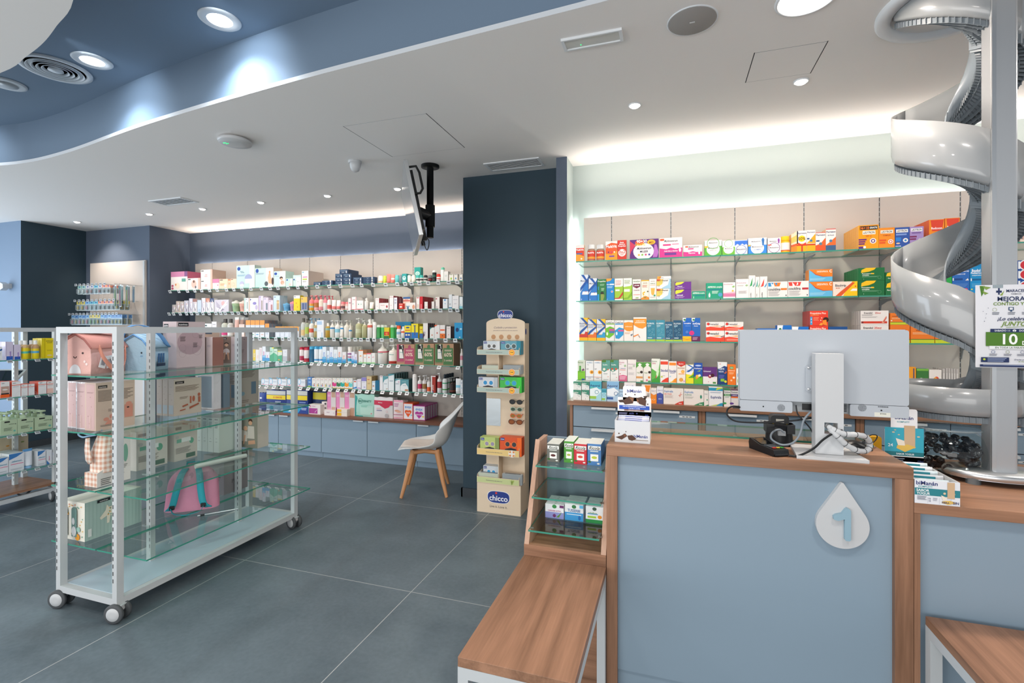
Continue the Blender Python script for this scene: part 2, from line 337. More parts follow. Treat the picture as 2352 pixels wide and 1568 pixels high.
MB().lathe([(.036, -.004), (.04, -.014), (.0001, -.018)], p, 'white_trim', 32).build('hub', o)
# warm fixtures in the white ceiling
p = atZ(1853, -5, CZ); downlight('large_downlight', p, .118, .105, 'big glowing round ceiling light at the top edge of the photo')
lamp('AREA', 'large_downlight_beam', (p[0], p[1], CZ-.03), 26, WARM, (0, 0, 0), .2)
p = atZ(1590, 47, CZ); o = empty('ceiling_speaker', p, 'grey round ceiling speaker left of the big ceiling light', 'speaker')
MB().lathe([(.102, 0), (.102, -.004), (.098, -.006), (.0001, -.0085)], p, 'speaker_grey', 44).build('grille', o)
MB().lathe([(.106, 0), (.106, -.0045), (.1005, -.005), (.1005, 0)], p, 'white_trim', 44).build('rim', o)
MB().box(p[0]-.011, p[0]+.011, p[1]-.003, p[1]+.003, CZ-.0105, CZ-.008, 'white_plastic').build('badge', o)
o = empty('emergency_light', (-.348, 2.27, CZ), 'slim rectangular emergency light in the ceiling with a green dot', 'emergency light')
MB().box(-.489, -.475, 2.225, 2.315, CZ-.012, CZ, 'white_trim').box(-.223, -.209, 2.225, 2.315, CZ-.012, CZ, 'white_trim').box(-.475, -.223, 2.225, 2.233, CZ-.012, CZ, 'white_trim').box(-.475, -.223, 2.307, 2.315, CZ-.012, CZ, 'white_trim').build('frame', o)
MB().box(-.475, -.223, 2.233, 2.307, CZ-.006, CZ, 'frost').build('diffuser', o)
MB().lathe([(.003, -.006), (.002, -.008), (.0001, -.0085)], (-.405, 2.29, CZ), 'led_green', 10).build('indicator', o)
names = {(1458, 241): 'small angled spotlight above the bright wall, left of two', (1840, 186): 'small angled spotlight above the bright wall, near the small hatch',
 (177, 509): 'small spotlight over the alcove of hanging packs', (343, 491): 'second small spotlight from the left in the long ceiling row', (465, 479): 'third small spotlight from the left, near the ceiling vent',
 (599, 464): 'fourth small spotlight from the left in the ceiling row', (752, 449): 'small spotlight left of the one beside the television', (913, 433): 'small spotlight beside the top of the television'}
for (x, y), lab in names.items():
    p = atZ(x, y, CZ); near = y < 300; r = .038
    o = empty('spotlight', p, lab, 'ceiling light', 'small ceiling spotlights')
    MB().lathe([(r*.8, 0), (r*.8, -.006), (r, -.007), (r, 0)], p, 'white_trim', 28).build('trim_ring', o)
    MB().lathe([(r*.74, 0), (r*.74, -.008), (r*.6, -.014), (.0001, -.016)], p, 'lens', 24).build('lamp', o)
    k = (17 if near else 34)
    lamp('SPOT', 'spot_beam', (p[0], p[1]-.01, CZ-.035), k, WARM, (math.radians(28), 0, 0), .02, spot=math.radians(95), blend=.8)
# unseen fill lights added under the ceiling to brighten the room evenly
for x, y in ((-3.2, .4), (-.6, .9), (.9, .9), (2.4, 2.2), (-5.4, 1.0), (-1.2, -1.0)):
    lamp('AREA', 'ceiling_fill', (x, y, CZ-.05), 18, (1, .93, .86), (0, 0, 0), .3)
# concealed LED strips: behind the shelving panels and in the ceiling cove
lamp('AREA', 'led_strip_back', (-4.05, 5.088, 2.392), 8, (1, .95, .92), (math.radians(180), 0, 0), 4.5, .014)
lamp('AREA', 'cove_back', (-4.0, 5.0, 2.54), 9, (1, .80, .66), (math.radians(180+10), 0, 0), 4.7, .03, spread=math.radians(110))
lamp('AREA', 'led_strip_counter', (1.7, 3.968, 2.37), 7, (1, .97, .94), (math.radians(180), 0, 0), 4.7, .03)
lamp('AREA', 'cove_counter', (1.7, 3.86, 2.52), 10, (1, .87, .77), (math.radians(180+10), 0, 0), 4.8, .03, spread=math.radians(120))
lamp('AREA', 'led_strip_upright', (-.72, 3.955, 1.68), 5, (.97, 1, .97), (0, math.radians(90), 0), 1.4, .03)
# vents
def vent(x0, x1, y0, y1, label, n=7):
    o = empty('ceiling_vent', ((x0+x1)/2, (y0+y1)/2, CZ), label, 'vent'); f = .018; z0, z1 = CZ-.008, CZ
    MB().box(x0, x1, y0, y0+f, z0, z1, 'white_trim').box(x0, x1, y1-f, y1, z0, z1, 'white_trim').box(x0, x0+f, y0+f, y1-f, z0, z1, 'white_trim').box(x1-f, x1, y0+f, y1-f, z0, z1, 'white_trim').build('frame', o)
    MB().box(x0+f, x1-f, y0+f, y1-f, CZ-.001, CZ, 'vent_dark').build('backing', o)
    for i in range(n):
        y = y0+f+(y1-y0-2*f)*(i+.5)/n
        MB().add([(x0+f, y-.004, z0+.001), (x1-f, y-.004, z0+.001), (x1-f, y+.006, CZ-.001), (x0+f, y+.006, CZ-.001)], [[0, 1, 2, 3]], 'white_trim').build('slat', o, solid=.002)
vent(-1.46, -.99, 3.695, 3.89, 'rectangular ceiling air vent in front of the dark blue column')
vent(-5.255, -4.79, 3.66, 3.865, 'rectangular ceiling air vent above the long shelving wall')
# dome camera and wifi disc
p = atZ(815, 370, CZ); o = empty('dome_camera', p, 'small white dome camera hanging from the ceiling left of the television', 'camera')
MB().lathe([(.052, 0), (.052, -.016), (.046, -.02)], p, 'white_plastic', 28).build('base', o)
MB().lathe([(.045, -.018), (.042, -.05), (.03, -.078), (.012, -.088), (.0001, -.09)], (p[0]+.004, p[1], p[2]), 'white_plastic', 28).build('turret', o)
p = atZ(540, 318, CZ); o = empty('wifi_access_point', p, 'white round ceiling device with green lights', 'access point')
MB().lathe([(.06, 0), (.06, -.018)], p, 'grey_plastic', 30).build('mount', o)
MB().lathe([(.10, -.012), (.112, -.022), (.105, -.036), (.05, -.045), (.0001, -.047)], p, 'white_plastic', 40).build('cover', o)
MB().box(p[0]-.055, p[0]-.03, p[1]-.05, p[1]-.044, p[2]-.0445, p[2]-.042, 'led_green').box(p[0]-.04, p[0]-.02, p[1]-.038, p[1]-.034, p[2]-.047, p[2]-.044, 'led_green').build('status_light', o)
# small wall sensor on the daylit pillar
p = atY(24, 657, 3.83); o = empty('wall_sensor', p, 'small white motion sensor on the daylit blue pillar', 'sensor')
MB().box(p[0]-.02, p[0]+.03, 3.80, 3.83, p[2]-.03, p[2]+.03, 'white_plastic').build('bracket', o)
MB().prism([(p[0]-.045, p[2]+.05), (p[0]+.03, p[2]+.02), (p[0]+.035, p[2]-.03), (p[0]-.035, p[2]-.06), (p[0]-.055, p[2]-.01)], 3.74, 3.802, 'white_plastic').build('housing', o, bevel=.006)
# ---------------------------------------------------------------- television on its pole
tv = empty('television', atZ(988, 380, CZ), 'flat television tilted down from a black ceiling pole, seen edge on', 'television')
px, py = tv.location.x, tv.location.y
MB().lathe([(.075, 0), (.075, -.018), (.03, -.02)], (px, py, CZ), 'black_metal', 32).build('ceiling_flange', tv)
zb = atY(988, 546, py)[2]
MB().lathe([(.028, CZ-.015), (.028, zb)], (px, py, 0), 'black_metal', 24).build('pole', tv)
def cam2w(t, lat, z): return Vector((-SA*t+CA*lat, CA*t+SA*lat, z))
A, B_, C_ = cam2w(3.47, -.781, 2.716), cam2w(4.43, -1.012, 2.716), cam2w(3.47, -.666, 2.175)
ux, uz = (B_-A).normalized(), (A-C_).normalized(); un = uz.cross(ux).normalized()
if un.x < 0: un = -un       # towards the pole
def slab(m, x0, x1, z0, z1, n0, n1, k, front=None):   # x along width from near end, z down from top
    P = [C_+ux*a+uz*b+un*n for n in (n0, n1) for a, b in ((x0, z0), (x1, z0), (x1, z1), (x0, z1))]
    m.add(P, [[0, 1, 2, 3]], front or k); m.add(P, [[4, 5, 6, 7], [0, 1, 5, 4], [1, 2, 6, 5], [2, 3, 7, 6], [3, 0, 4, 7]], k); return m
HT = (A-C_).length
slab(MB(), 0, .987, 0, HT, 0, .03, 'silver').build('housing', tv, bevel=.002)
slab(MB(), .008, .979, .01, HT-.008, -.001, .002, 'screen').build('screen', tv)
m = slab(MB(), .06, .93, .05, HT-.06, .03, .055, 'black_plastic'); m.build('back_cover', tv)
m = MB()
slab(m, .36, .40, .02, HT-.02, .055, .085, 'black_metal'); slab(m, .60, .64, .02, HT-.02, .055, .085, 'black_metal'); slab(m, .36, .64, .18, .36, .055, .075, 'black_metal'); m.build('bracket_arm', tv)
c0 = C_+ux*.5+uz*.27; pc = Vector((px, py, c0.z))
m = MB(); m.tube([c0+un*.06, (c0+pc)/2+Vector((0, 0, .02)), pc], [.055, .05, .04], 'black_plastic', 12); m.build('tilt_joint', tv)
MB().lathe([(.04, c0.z-.09), (.04, c0.z+.09)], (px, py, 0), 'black_plastic', 20).build('pole_clamp', tv)
h0 = C_+ux*.05+uz*(HT-.04)
MB().tube([h0+un*.03, h0+un*.085, h0+un*.10-uz*.05, h0+un*.10-uz*.17, h0+un*.075-uz*.2, h0+un*.03-uz*.2], .009, 'black_metal', 8).build('handle', tv)
h1 = C_+ux*.3+uz*.05
MB().tube(smooth([h1+un*.05, h1+un*.09-uz*.05, h1+un*.06-uz*.12, h1+un*.04-uz*.03]), .004, 'black_plastic', 6).build('cable', tv)

# ================================================================ FURNITURE
def tube_frame(m, a, b, s, k):   # square section bar between two points along an axis
    lo = [min(a[i], b[i])-(s/2 if abs(a[i]-b[i]) < 1e-6 else 0) for i in range(3)]; hi = [max(a[i], b[i])+(s/2 if abs(a[i]-b[i]) < 1e-6 else 0) for i in range(3)]
    return m.box(lo[0], hi[0], lo[1], hi[1], lo[2], hi[2], k)
def glass_plate(name, x0, x1, y0, y1, z, parent, th=.008, **k):
    m = MB(); m.box(x0, x1, y0, y1, z-th, z, 'glass', front='glass_edge', side='glass_edge')
    for f, i in ((2, None),): m.m[f] = m.mi('glass_edge')
    return m.build(name, parent, **k)
GZ = [1.25, .945, .64, .332]
def castor(parent, x, y, rz, top):
    c = empty('castor', (x, y, 0), None, None); c.parent = parent; c.location = Vector((x, y, 0))-parent.location; c.rotation_euler.z = rz
    MB().box(-.03, .03, -.03, .03, top-.006, top, 'white_metal').prism([(-.022, top-.006), (.022, top-.006), (.026, .06), (.008, .035), (-.02, .05)], -.013, .013, 'white_plastic').build('fork', c, local=True)
    for s in (-1, 1):
        m = MB(); pr = [(.032, 0), (.046, .002), (.049, .007), (.049, .016), (.046, .02), (.034, .021)]
        m.lathe([(r, s*(.014+h)) for r, h in pr], (0, 0, .049), 'rubber', 28, axis=1)
        m.lathe([(.034, s*.034), (.032, s*.037), (.012, s*.039), (.0001, s*.0385)], (0, 0, .049), 'white_plastic', 28, axis=1)
        m.build('wheel', c, local=True)
def gondola(x0, x1, y0, y1, label, base_mat, base_z, mids, glass_x, tags=False, zt=1.513):
    g = empty('display_trolley', ((x0+x1)/2, (y0+y1)/2, 0), label, 'shelving'); s = .034; h = s/2
    m = MB()
    for x in (x0+h, x1-h):
        for y in (y0+h, y1-h): tube_frame(m, (x, y, .085), (x, y, zt), s, 'white_metal')
    for z in (zt-h, .085+h):
        for x in (x0+h, x1-h): m.box(x-h, x+h, y0+s, y1-s, z-h, z+h, 'white_metal')
        for y in (y0+h, y1-h): m.box(x0+s, x1-s, y-h, y+h, z-h, z+h, 'white_metal')
    m.build('frame', g)
    for x in (x0+.007, x1-s+.007):
        z = .2; m = MB()
        while z < zt-.06: m.box(x-.0025, x+.0025, y0-.0008, y0+.001, z, z+.02, 'dark_slot'); z += .038
        m.build('slot_row', g)
    if base_mat.startswith('wood'): MB().box(x0+.0, x1+.0, y0, y1, base_z-.02, base_z, base_mat).build('base_board', g)
    else: MB().box(x0+s, x1-s, y0+s, y1-s, base_z-.016, base_z, base_mat).build('base_board', g)
    for (x, y) in mids:
        m = MB(); m.box(x-.018, x+.018, y-.014, y+.014, base_z, zt-s, 'white_metal'); z = .2
        while z < zt-.06: m.box(x+.008, x+.012, y-.0148, y-.013, z, z+.02, 'dark_slot'); z += .038
        m.build('upright', g)
    for z in GZ:
        for gx0, gx1 in glass_x:
            glass_plate('glass_shelf', gx0, gx1, y0+.035, y1-.055 if not tags else y1-.03, z, g)
        for (x, y) in mids: MB().box(x-.07, x+.07, y-.003, y+.003, z-.018, z-.0085, 'silver').build('bracket', g)
    for i, (x, y) in enumerate(((x0+h, y0+h), (x1-h, y0+h), (x0+h, y1-h), (x1-h, y1-h))):
        castor(g, x+.0, y+.0, (.30, .30, .9, -.2)[i], .087)
    return g
G1 = gondola(-3.157, -2.685, 1.715, 2.975, 'white wheeled glass display rack with pale blue base in the middle of the floor', 'pale_board', .121, ((-2.955, 2.075), (-2.955, 2.69)), ((-3.262, -2.905), (-2.89, -2.522)))
G2 = gondola(-5.58, -5.115, 1.50, 2.80, 'white wheeled glass display rack with wooden base at the left edge', 'wood_y', .165, ((-5.36, 2.62), (-5.36, 1.8)), ((-5.66, -5.37), (-5.35, -5.09)), True)
for z in GZ:
    for i in range(9):
        y = 2.0+i*.09
        m = MB(); m.box(-.017, .017, -.002, .002, -.012, .012, 'white_plastic').box(-.013, .013, -.0026, -.002, -.007, .009, '#7d8285')
        t_ = m.build('price_tag', G2, local=True); t_.location = Vector((-5.078, y, z-.012))-G2.location; t_.rotation_euler = (math.radians(-40), 0, math.radians(90))
# ---------------------------------------------------------------- wall shelving: panels, uprights, shelves
def wall_run(xs, Y, wallY, z0, z1, edge0, edge1, glabel, where):
    ed = [edge0]+xs+[edge1]
    for i, (a, b) in enumerate(zip(ed, ed[1:])):
        if b-a < .03: continue
        o = MB().box(a+.004, b-.004, Y, Y+.016, z0, z1, 'panel_cream').build('wall_panel')
        tag(o, glabel % ('first second third fourth fifth sixth seventh eighth ninth tenth'.split()[i]), 'panel', 'cream panels '+where)
    for i, x in enumerate(xs):
        m = MB(); m.box(x-.009, x+.009, Y+.004, wallY-.005, z0-.3 if z0 > .6 else z0, z1-.002, 'white_metal')
        z = z0+.02
        while z < z1-.02: m.box(x-.0015, x+.0015, Y+.003, Y+.006, z, z+.026, 'dark_slot'); z += .034
        o = m.build('slotted_upright'); tag(o, 'slotted upright strip '+where+', '+'first second third fourth fifth sixth seventh eighth ninth'.split()[i]+' from the left', 'upright', 'uprights '+where)
LX = [atY(x, 600, 5.06)[0] for x in (487.5, 568.7, 643, 711, 782.5, 857, 949, 1061)]
LE0 = atY(448, 604, 5.06)[0]; LZT = atY(448, 606, 5.06)[2]
wall_run(LX, 5.06, 5.1, .5, LZT, LE0, -1.772, '%s cream back panel from the left on the long wall', 'on the long wall')
RX = [atY(x, 500, 3.92)[0] for x in (1404.5, 1541, 1688, 1846.7, 2020, 2206)]; RX.append(RX[-1]+.46)
RZT = atY(1340, 501, 3.92)[2]
wall_run(RX, 3.92, 4.0, .96, RZT, atY(1340, 600, 3.92)[0], RX[-1]+.5, '%s cream panel from the left behind the counter', 'behind the counter')
LZ = [2.018, 1.722, 1.402, 1.111, .814]
RZs = [2.01, 1.713, 1.415, 1.12]
def bracket(m, x, y0, y1, z, k):
    m.prism([(y1, z-.012), (y0, z-.012), (y0, z-.02), (y1-.12, z-.03), (y1-.03, z-.05), (y1-.012, z-.11), (y1, z-.11)], x-.002, x+.002, k, 0)
def tag_mesh():
    m = MB(); m.box(-.023, .023, -.002, .002, -.020, .020, 'tag_white').box(-.015, .015, -.0026, -.002, -.007, .011, '#a4a8aa'); m.box(-.011, .009, -.003, -.0026, .0, .006, '#4a4d50'); return m
TAG0 = None
def wall_shelf(x0, x1, Y0, Y1, z, brx, label, group, tags=None, lip=True):
    global TAG0
    o = empty('glass_shelf', ((x0+x1)/2, Y0, z), label, 'shelf', group)
    glass_plate('glass_plate', x0, x1, Y0, Y1-.004, z, o, .009)
    for x in brx:
        if x0-.05 < x < x1+.05:
            m = MB(); bracket(m, min(max(x, x0+.005), x1-.005), Y0+.04, Y1, z, 'grey_plastic'); m.build('bracket', o)
    for tx in tags or []:
        if x0 <= tx < x1:
            if TAG0 is None: TAG0 = t_ = tag_mesh().build('price_tag', o, local=True)
            else: t_ = TAG0.copy(); COL.objects.link(t_); t_.parent = o
            t_.location = Vector((tx, Y0-.02, z-.02))-o.location
            t_.rotation_euler = (math.radians(25 if z > 1.5 else 12 if z > 1.3 else -38), 0, random.uniform(-.06, .06))
    return o
ORD = 'top second third fourth fifth'.split()
SIDE = ['left end', 'left half', 'middle', 'right half', 'right end']
lx0 = [atY(x, y, 4.70)[0] for x, y in ((390, 672), (388, 728), (388, 780), (388, 835), (388, 890))]
for i, z in enumerate(LZ):
    cuts = [lx0[i], LX[1], LX[3], LX[5], LX[6], -1.785]
    tags = []; x = lx0[i]+.03
    rr = random.Random(i)
    while x < -1.82:
        # sparse where the photo shows few tags on the top shelf, dense to the right
        step = rr.uniform(.10, .17) if (i == 0 and x < -3.0) else rr.uniform(.075, .125)
        if i == 3 and x > -2.9: step = rr.uniform(.2, .3)
        tags.append(x); x += step
    for j, (a, b) in enumerate(zip(cuts, cuts[1:])):
        wall_shelf(a+.002, b-.002, 4.70, 5.058, z, LX, '%s glass shelf on the long wall, %s' % (ORD[i], SIDE[j]), 'glass shelves of the long wall', tags)
rxl = atY(1322, 600, 3.60)[0]
for i, z in enumerate(RZs):
    cut = atY(1655, 560, 3.6)[0]; cut2 = atY(1972, 568, 3.6)[0]
    for j, (a, b) in enumerate(((rxl, cut), (cut, cut2), (cut2, RX[-1]+.4))):
        wall_shelf(a+.002, b-.002, 3.60, 3.918, z, RX, '%s glass shelf behind the counter, %s' % (ORD[i], ('left piece', 'middle piece', 'right piece')[j]), 'glass shelves behind the counter')
# ---------------------------------------------------------------- low blue cabinets under the long wall
def handle(parent, x0, x1, y, z, name='handle'):
    MB().prism([(y, z), (y-.022, z-.002), (y-.024, z-.016), (y-.020, z-.016), (y-.019, z-.006), (y, z-.004)], x0, x1, 'white_metal', 0).build(name, parent)
cY = 4.665
seam = [atY(x, 1000, cY)[0] for x in (639, 738, 843, 956)]; uw = seam[2]-seam[0]
bx = [-6.48, seam[0]-uw*1.5+.0, seam[0]-uw*.5, seam[1], seam[3], -1.772]; bx[1] = (bx[0]+bx[2])/2
wt = empty('worktop', (-4, 4.85, .5), 'long low brown worktop under the glass shelves of the long wall', 'worktop')
MB().box(bx[0], -1.772, 4.635, 5.055, .475, .5, 'wood_dark_x').build('worktop_board', wt)
pos5 = ['far left', 'left', 'middle', 'right', 'rightmost']
for i, (a, b) in enumerate(zip(bx, bx[1:])):
    o = empty('low_cabinet', ((a+b)/2, cY, 0), '%s pale blue low cabinet under the long wall worktop' % pos5[i], 'cabinet', 'low cabinets')
    MB().box(a+.002, b-.002, cY+.018, 5.05, .065, .475, 'door_blue').build('body', o)
    MB().box(a+.002, b-.002, cY+.03, 5.04, 0, .065, 'door_blue').build('plinth', o)
    mid = (a+b)/2 if i < 4 else b-.001
    for (c0, c1, hside) in ((a, mid, 1), (mid, b, 0)):
        if c1-c0 < .05: continue
        d = MB().box(c0+.003, c1-.003, cY, cY+.018, .068, .470, 'door_blue').build('door', o, bevel=.001)
        if i == 4: hside = 0
        hx0 = c1-.17 if hside else c0+.03
        handle(d, hx0, hx0+.13, cY, .472)
# ---------------------------------------------------------------- tall drawer cabinets behind the counter
dY = 3.47
bb = [atY(x, 950, dY)[0] for x in (1309, 1612, 1975)]; uw = bb[2]-bb[1]; bb.append(bb[2]+uw); bb.append(bb[3]+uw*.6)
wt = empty('back_worktop', (.6, 3.6, .985), 'long brown worktop on the drawer cabinets behind the counter', 'worktop')
MB().box(bb[0]-.012, bb[-1], 3.445, 3.915, .955, .985, 'wood_x').build('worktop_board', wt)
lab3 = ['left', 'second', 'third', 'right']
for i, (a, b) in enumerate(zip(bb, bb[1:])):
    o = empty('drawer_cabinet', ((a+b)/2, dY, 0), '%s pale blue drawer cabinet in wooden frame behind the counter' % lab3[i], 'cabinet', 'drawer cabinets behind the counter')
    m = MB(); m.box(a+.001, a+.021, dY-.005, 3.9, 0, .955, 'wood_z').box(b-.021, b-.001, dY-.005, 3.9, 0, .955, 'wood_z').box(a+.021, b-.021, dY+.03, 3.9, 0, .955, 'door_blue'); m.build('carcass', o)
    mid = (a+b)/2
    for c, (c0, c1) in enumerate(((a+.023, mid), (mid, b-.023))):
        z = .952
        for r_ in range(6):
            d = MB().box(c0+.002, c1-.002, dY, dY+.018, z-.152, z-.003, 'door_blue').build('drawer', o, bevel=.001)
            hm = c0+(c1-c0)*.32
            handle(d, hm, hm+.17, dY, z-.004 if r_ == 0 else z-.006)
            if r_ < 2:
                m = MB(); m.box(c1-.12, c1-.02, dY-.0012, dY, z-.05, z-.037, '#dcdedd')
                for q in range(3): m.box(c1-.10+q*.022, c1-.085+q*.022, dY-.0016, dY-.0012, z-.046, z-.041, '#5b5f63')
                m.build('drawer_label', d)
            z -= .155
# ---------------------------------------------------------------- service counter number 1
Y0 = 1.93; ZC = 1.042
def X0(px): return atY(px, 900, Y0)[0]
cl, cr = X0(1393), X0(2099); il, ir = X0(1417), X0(2057)
ct = empty('service_counter', ((cl+cr)/2, Y0, 0), 'pale blue service counter with brown wooden frame and number plate', 'counter')
yb = 2.27
MB().box(cl, cr, Y0, yb, ZC-.04, ZC, 'wood_x').build('countertop', ct, bevel=.0015)
MB().box(cl, cl+.042, Y0, yb, 0, ZC-.04, 'wood_z').build('side_panel', ct, bevel=.001)
MB().box(cr-.052, cr, Y0, yb, 0, ZC-.04, 'wood_z').build('side_panel', ct, bevel=.001)
MB().box(cl+.042, cr-.052, Y0+.022, Y0+.04, .155, ZC-.04, 'door_blue').build('front_panel', ct)
MB().box(cl+.042, cr-.052, Y0+.028, Y0+.045, 0, .152, 'door_blue').build('plinth', ct)
# glass ledge behind the wooden top
MB().box(cl+.05, cr-.02, yb+.02, 2.50, .98, ZC-.03, 'wood_x').build('rear_ledge', ct)
o = empty('glass_ledge', (.3, 2.3, ZC), 'clear glass plate along the back of the service counter', 'glass plate')
glass_plate('glass_plate', cl+.10, cr-.02, 2.20, 2.46, ZC+.012, o, .008)
for x in (cl+.2, (cl+cr)/2, cr-.15): MB().lathe([(.008, ZC), (.008, ZC+.004)], (x, 2.25, 0), 'silver', 12).build('stud', o)
# drop-shaped number plate
p = atY(1931, 1181, Y0+.022)
o = empty('number_plate', (p[0], Y0+.022, p[2]), 'white drop-shaped plate with a pale blue figure one on the counter', 'number plate')
sc = (atY(1992, 1200, Y0+.02)[0]-atY(1870, 1200, Y0+.02)[0])/2; zt = atY(1931, 1105, Y0+.02)[2]-p[2]; zb_ = atY(1931, 1255, Y0+.02)[2]-p[2]
R_ = sc; cyz = zb_+R_; pts = []
tang = math.acos(R_/(zt-cyz))
for i in range(41):
    a = math.pi/2+tang+(2*math.pi-2*tang)*i/40; pts.append((R_*math.cos(a), cyz+R_*math.sin(a)))
pts.append((.003, zt-.001)); pts.append((-.003, zt-.001))
MB().prism([(x+p[0], z+p[2]) for x, z in pts], Y0+.004, Y0+.022, 'white_plastic').build('drop_plate', o, bevel=.002)
one = [(.018, .075), (.026, .068), (.026, -.058), (.022, -.064), (.008, -.064), (.004, -.058), (.004, .028), (-.018, .018), (-.034, .022), (-.036, .036), (-.028, .044), (-.006, .052), (.006, .072), (.012, .077)]
k_ = R_/.085
MB().prism([(x*k_*.9+p[0], z*k_*.85+p[2]-.03*k_) for x, z in one], Y0-.008, Y0+.004, '#8aa9b8').build('figure_one', o, bevel=.002)
# ---------------------------------------------------------------- lower counter on the right
ZL = .928; xr = 2.9
c2 = empty('lower_counter', (cr+1, Y0, 0), 'lower pale blue counter with wooden top at the right edge', 'counter')
MB().box(cr+.001, xr, Y0, 2.62, ZL-.035, ZL, 'wood_x').build('countertop', c2, bevel=.0015)
MB().box(cr+.001, X0(2114), Y0, 2.5, 0, ZL-.035, 'wood_z').build('side_panel', c2)
MB().box(X0(2114), xr, Y0+.022, Y0+.04, 0, ZL-.035, 'door_blue').build('front_panel', c2)
# bag benches in front of the counters
def bench(x0, x1, y0, y1, z, label):
    o = empty('bag_bench', ((x0+x1)/2, (y0+y1)/2, 0), label, 'bench'); s = .032; zt = z-.028
    MB().box(x0, x1, y0, y1, zt, z, 'wood_y').build('bench_top', o, bevel=.001)
    m = MB()
    for x in (x0, x1-s): m.box(x, x+s, y0+s, y1-s, zt-s, zt, 'white_metal')
    for y in (y0, y1-s): m.box(x0, x1, y, y+s, zt-s, zt, 'white_metal')
    m.build('frame', o)
    for x in (x0, x1-s):
        for y in (y0, y1-s): MB().box(x, x+s, y, y+s, 0, zt-s, 'white_metal').build('leg', o)
    return o
ZB = .562
a = atZ(1052, 1508, ZB); b_ = atZ(1200, 1278, ZB)
bx0 = (a[0]+b_[0])/2; bench(bx0, cl-.001, a[1], Y0-.004, ZB, 'small wooden bench with white legs left of the service counter')
rb = atZ(2127, 1273, ZB)
bench(X0(2124), 1.95, 1.18, Y0-.004, ZB, 'wooden bench with white legs at the bottom right corner')
# ---------------------------------------------------------------- sloping sweets display left of the counter
ux0, ux1 = bx0, cl-.002; zb = ZB
tf = atX(1230, 1008, ux0); tb = atX(1248, 998, ux0)
ztop = tb[2]; y_t0, y_t1 = tf[1], tb[1]
sd = empty('sweets_display', ((ux0+ux1)/2, Y0, 0), 'wooden sloping display with three glass shelves of sweets beside the counter', 'display')
prof = [(Y0, zb+.045), (y_t0, tf[2]), (y_t0+.006, ztop), (y_t1+.01, ztop), (y_t1+.01, .0), (Y0, 0)]
for x in (ux0, ux1-.02): MB().prism(prof, x, x+.02, 'wood_pale', 0).build('side_panel', sd)
MB().box(ux0+.02, ux1-.02, y_t1-.006, y_t1+.01, 0, ztop-.005, 'door_blue').build('back_panel', sd)
MB().box(ux0, ux1, Y0-.003, Y0, .0, zb+.045, 'wood_x').box(ux0+.02, ux1-.02, Y0, y_t1-.006, zb+.02, zb+.035, 'wood_x').box(ux0+.02, ux1-.02, Y0, Y0+.02, 0, zb+.045, 'wood_x').build('base', sd)
SDZ = []
for (px_, py_, pb) in ((1228, 1068, 0), (1219, 1140, 0), (1211, 1216, 0)):
    q = atX(px_, py_, ux0+.02); SDZ.append((q[1], q[2]))
    glass_plate('glass_shelf', ux0+.024, ux1-.024, q[1]-.0, y_t1-.01, q[2], sd, .007)
    for x in (ux0+.026, ux1-.026): MB().lathe([(.004, -.008), (.004, .008)], (x, q[1]+.05, q[2]-.011), 'silver', 10, axis=0).build('shelf_pin', sd)
# ---------------------------------------------------------------- white shell chair
f1, f2, f3, f4 = atZ(921, 1144, 0), atZ(1026, 1142, 0), atZ(938, 1112, 0), atZ(1030, 1110, 0)
cc = ((f1[0]+f2[0]+f3[0]+f4[0])/4, (f1[1]+f2[1]+f3[1]+f4[1])/4)
ch = empty('shell_chair', (cc[0], cc[1], 0), 'white moulded shell chair with beech legs beside the dark column', 'chair')
zs = .402
for (fx, fy, _) in (f1, f2, f3, f4):
    ix, iy = cc[0]+(fx-cc[0])*.52, cc[1]+(fy-cc[1])*.52
    m = MB(); m.tube([(fx, fy, 0), ((fx*2+ix)/3, (fy*2+iy)/3, .12), (ix, iy, zs)], [.014, .019, .027], 'beech', 14); m.build('leg', ch)
dx = Vector((f2[0]-f1[0], f2[1]-f1[1], 0)).normalized(); dy = Vector((-dx.y, dx.x, 0))
cv = Vector((cc[0], cc[1], 0))
m = MB()
for s in (-1, 1):
    a_, c_ = cv+dx*.11*s+dy*.11, cv+dx*.11*s-dy*.11; m.tube([a_+Vector((0, 0, zs-.02)), c_+Vector((0, 0, zs-.02))], .02, 'beech', 10)
    a_, c_ = cv+dy*.11*s+dx*.11, cv+dy*.11*s-dx*.11; m.tube([a_+Vector((0, 0, zs-.02)), cv+dy*.11*s+Vector((0, 0, zs-.005)), c_+Vector((0, 0, zs-.02))], .02, 'beech', 10)
m.build('leg_frame', ch)
# shell: rows from front lip to top of back; local x = towards back (dx), y = width, profile (x, z, halfwidth, side curl)
prof = [(-.24, .405, .13, .0), (-.225, .425, .18, .0), (-.17, .44, .215, .004), (-.08, .432, .23, .02), (.02, .42, .235, .045), (.10, .42, .235, .075), (.16, .435, .235, .115), (.20, .475, .23, .14), (.225, .53, .22, .13), (.25, .60, .205, .09), (.275, .67, .19, .045), (.30, .735, .175, .02), (.325, .785, .155, .006), (.35, .815, .12, .0), (.368, .82, .07, -.004)]
rows = []
for (x, z, hw, curl) in prof:
    row = []
    for j in range(-6, 7):
        u = j/6; back = max(0, min(1, (x-.05)/.2))
        zz = z+curl*(abs(u)**2.5)*(1-back*.6)-.022*(1-abs(u)**2)*max(0, 1-abs(x)/.22)
        xx = x-curl*1.0*back*(abs(u)**2.2)
        row.append(cv+dx*xx+dy*(hw*u)+Vector((0, 0, zz)))
    rows.append(row)
m = MB(); m.grid(rows, 'shell'); o = m.build('seat_shell', ch, solid=.012, subsurf=1)
rows = [[p+Vector((0, 0, .012)) for p in r[2:-2]] for r in rows[1:7]]
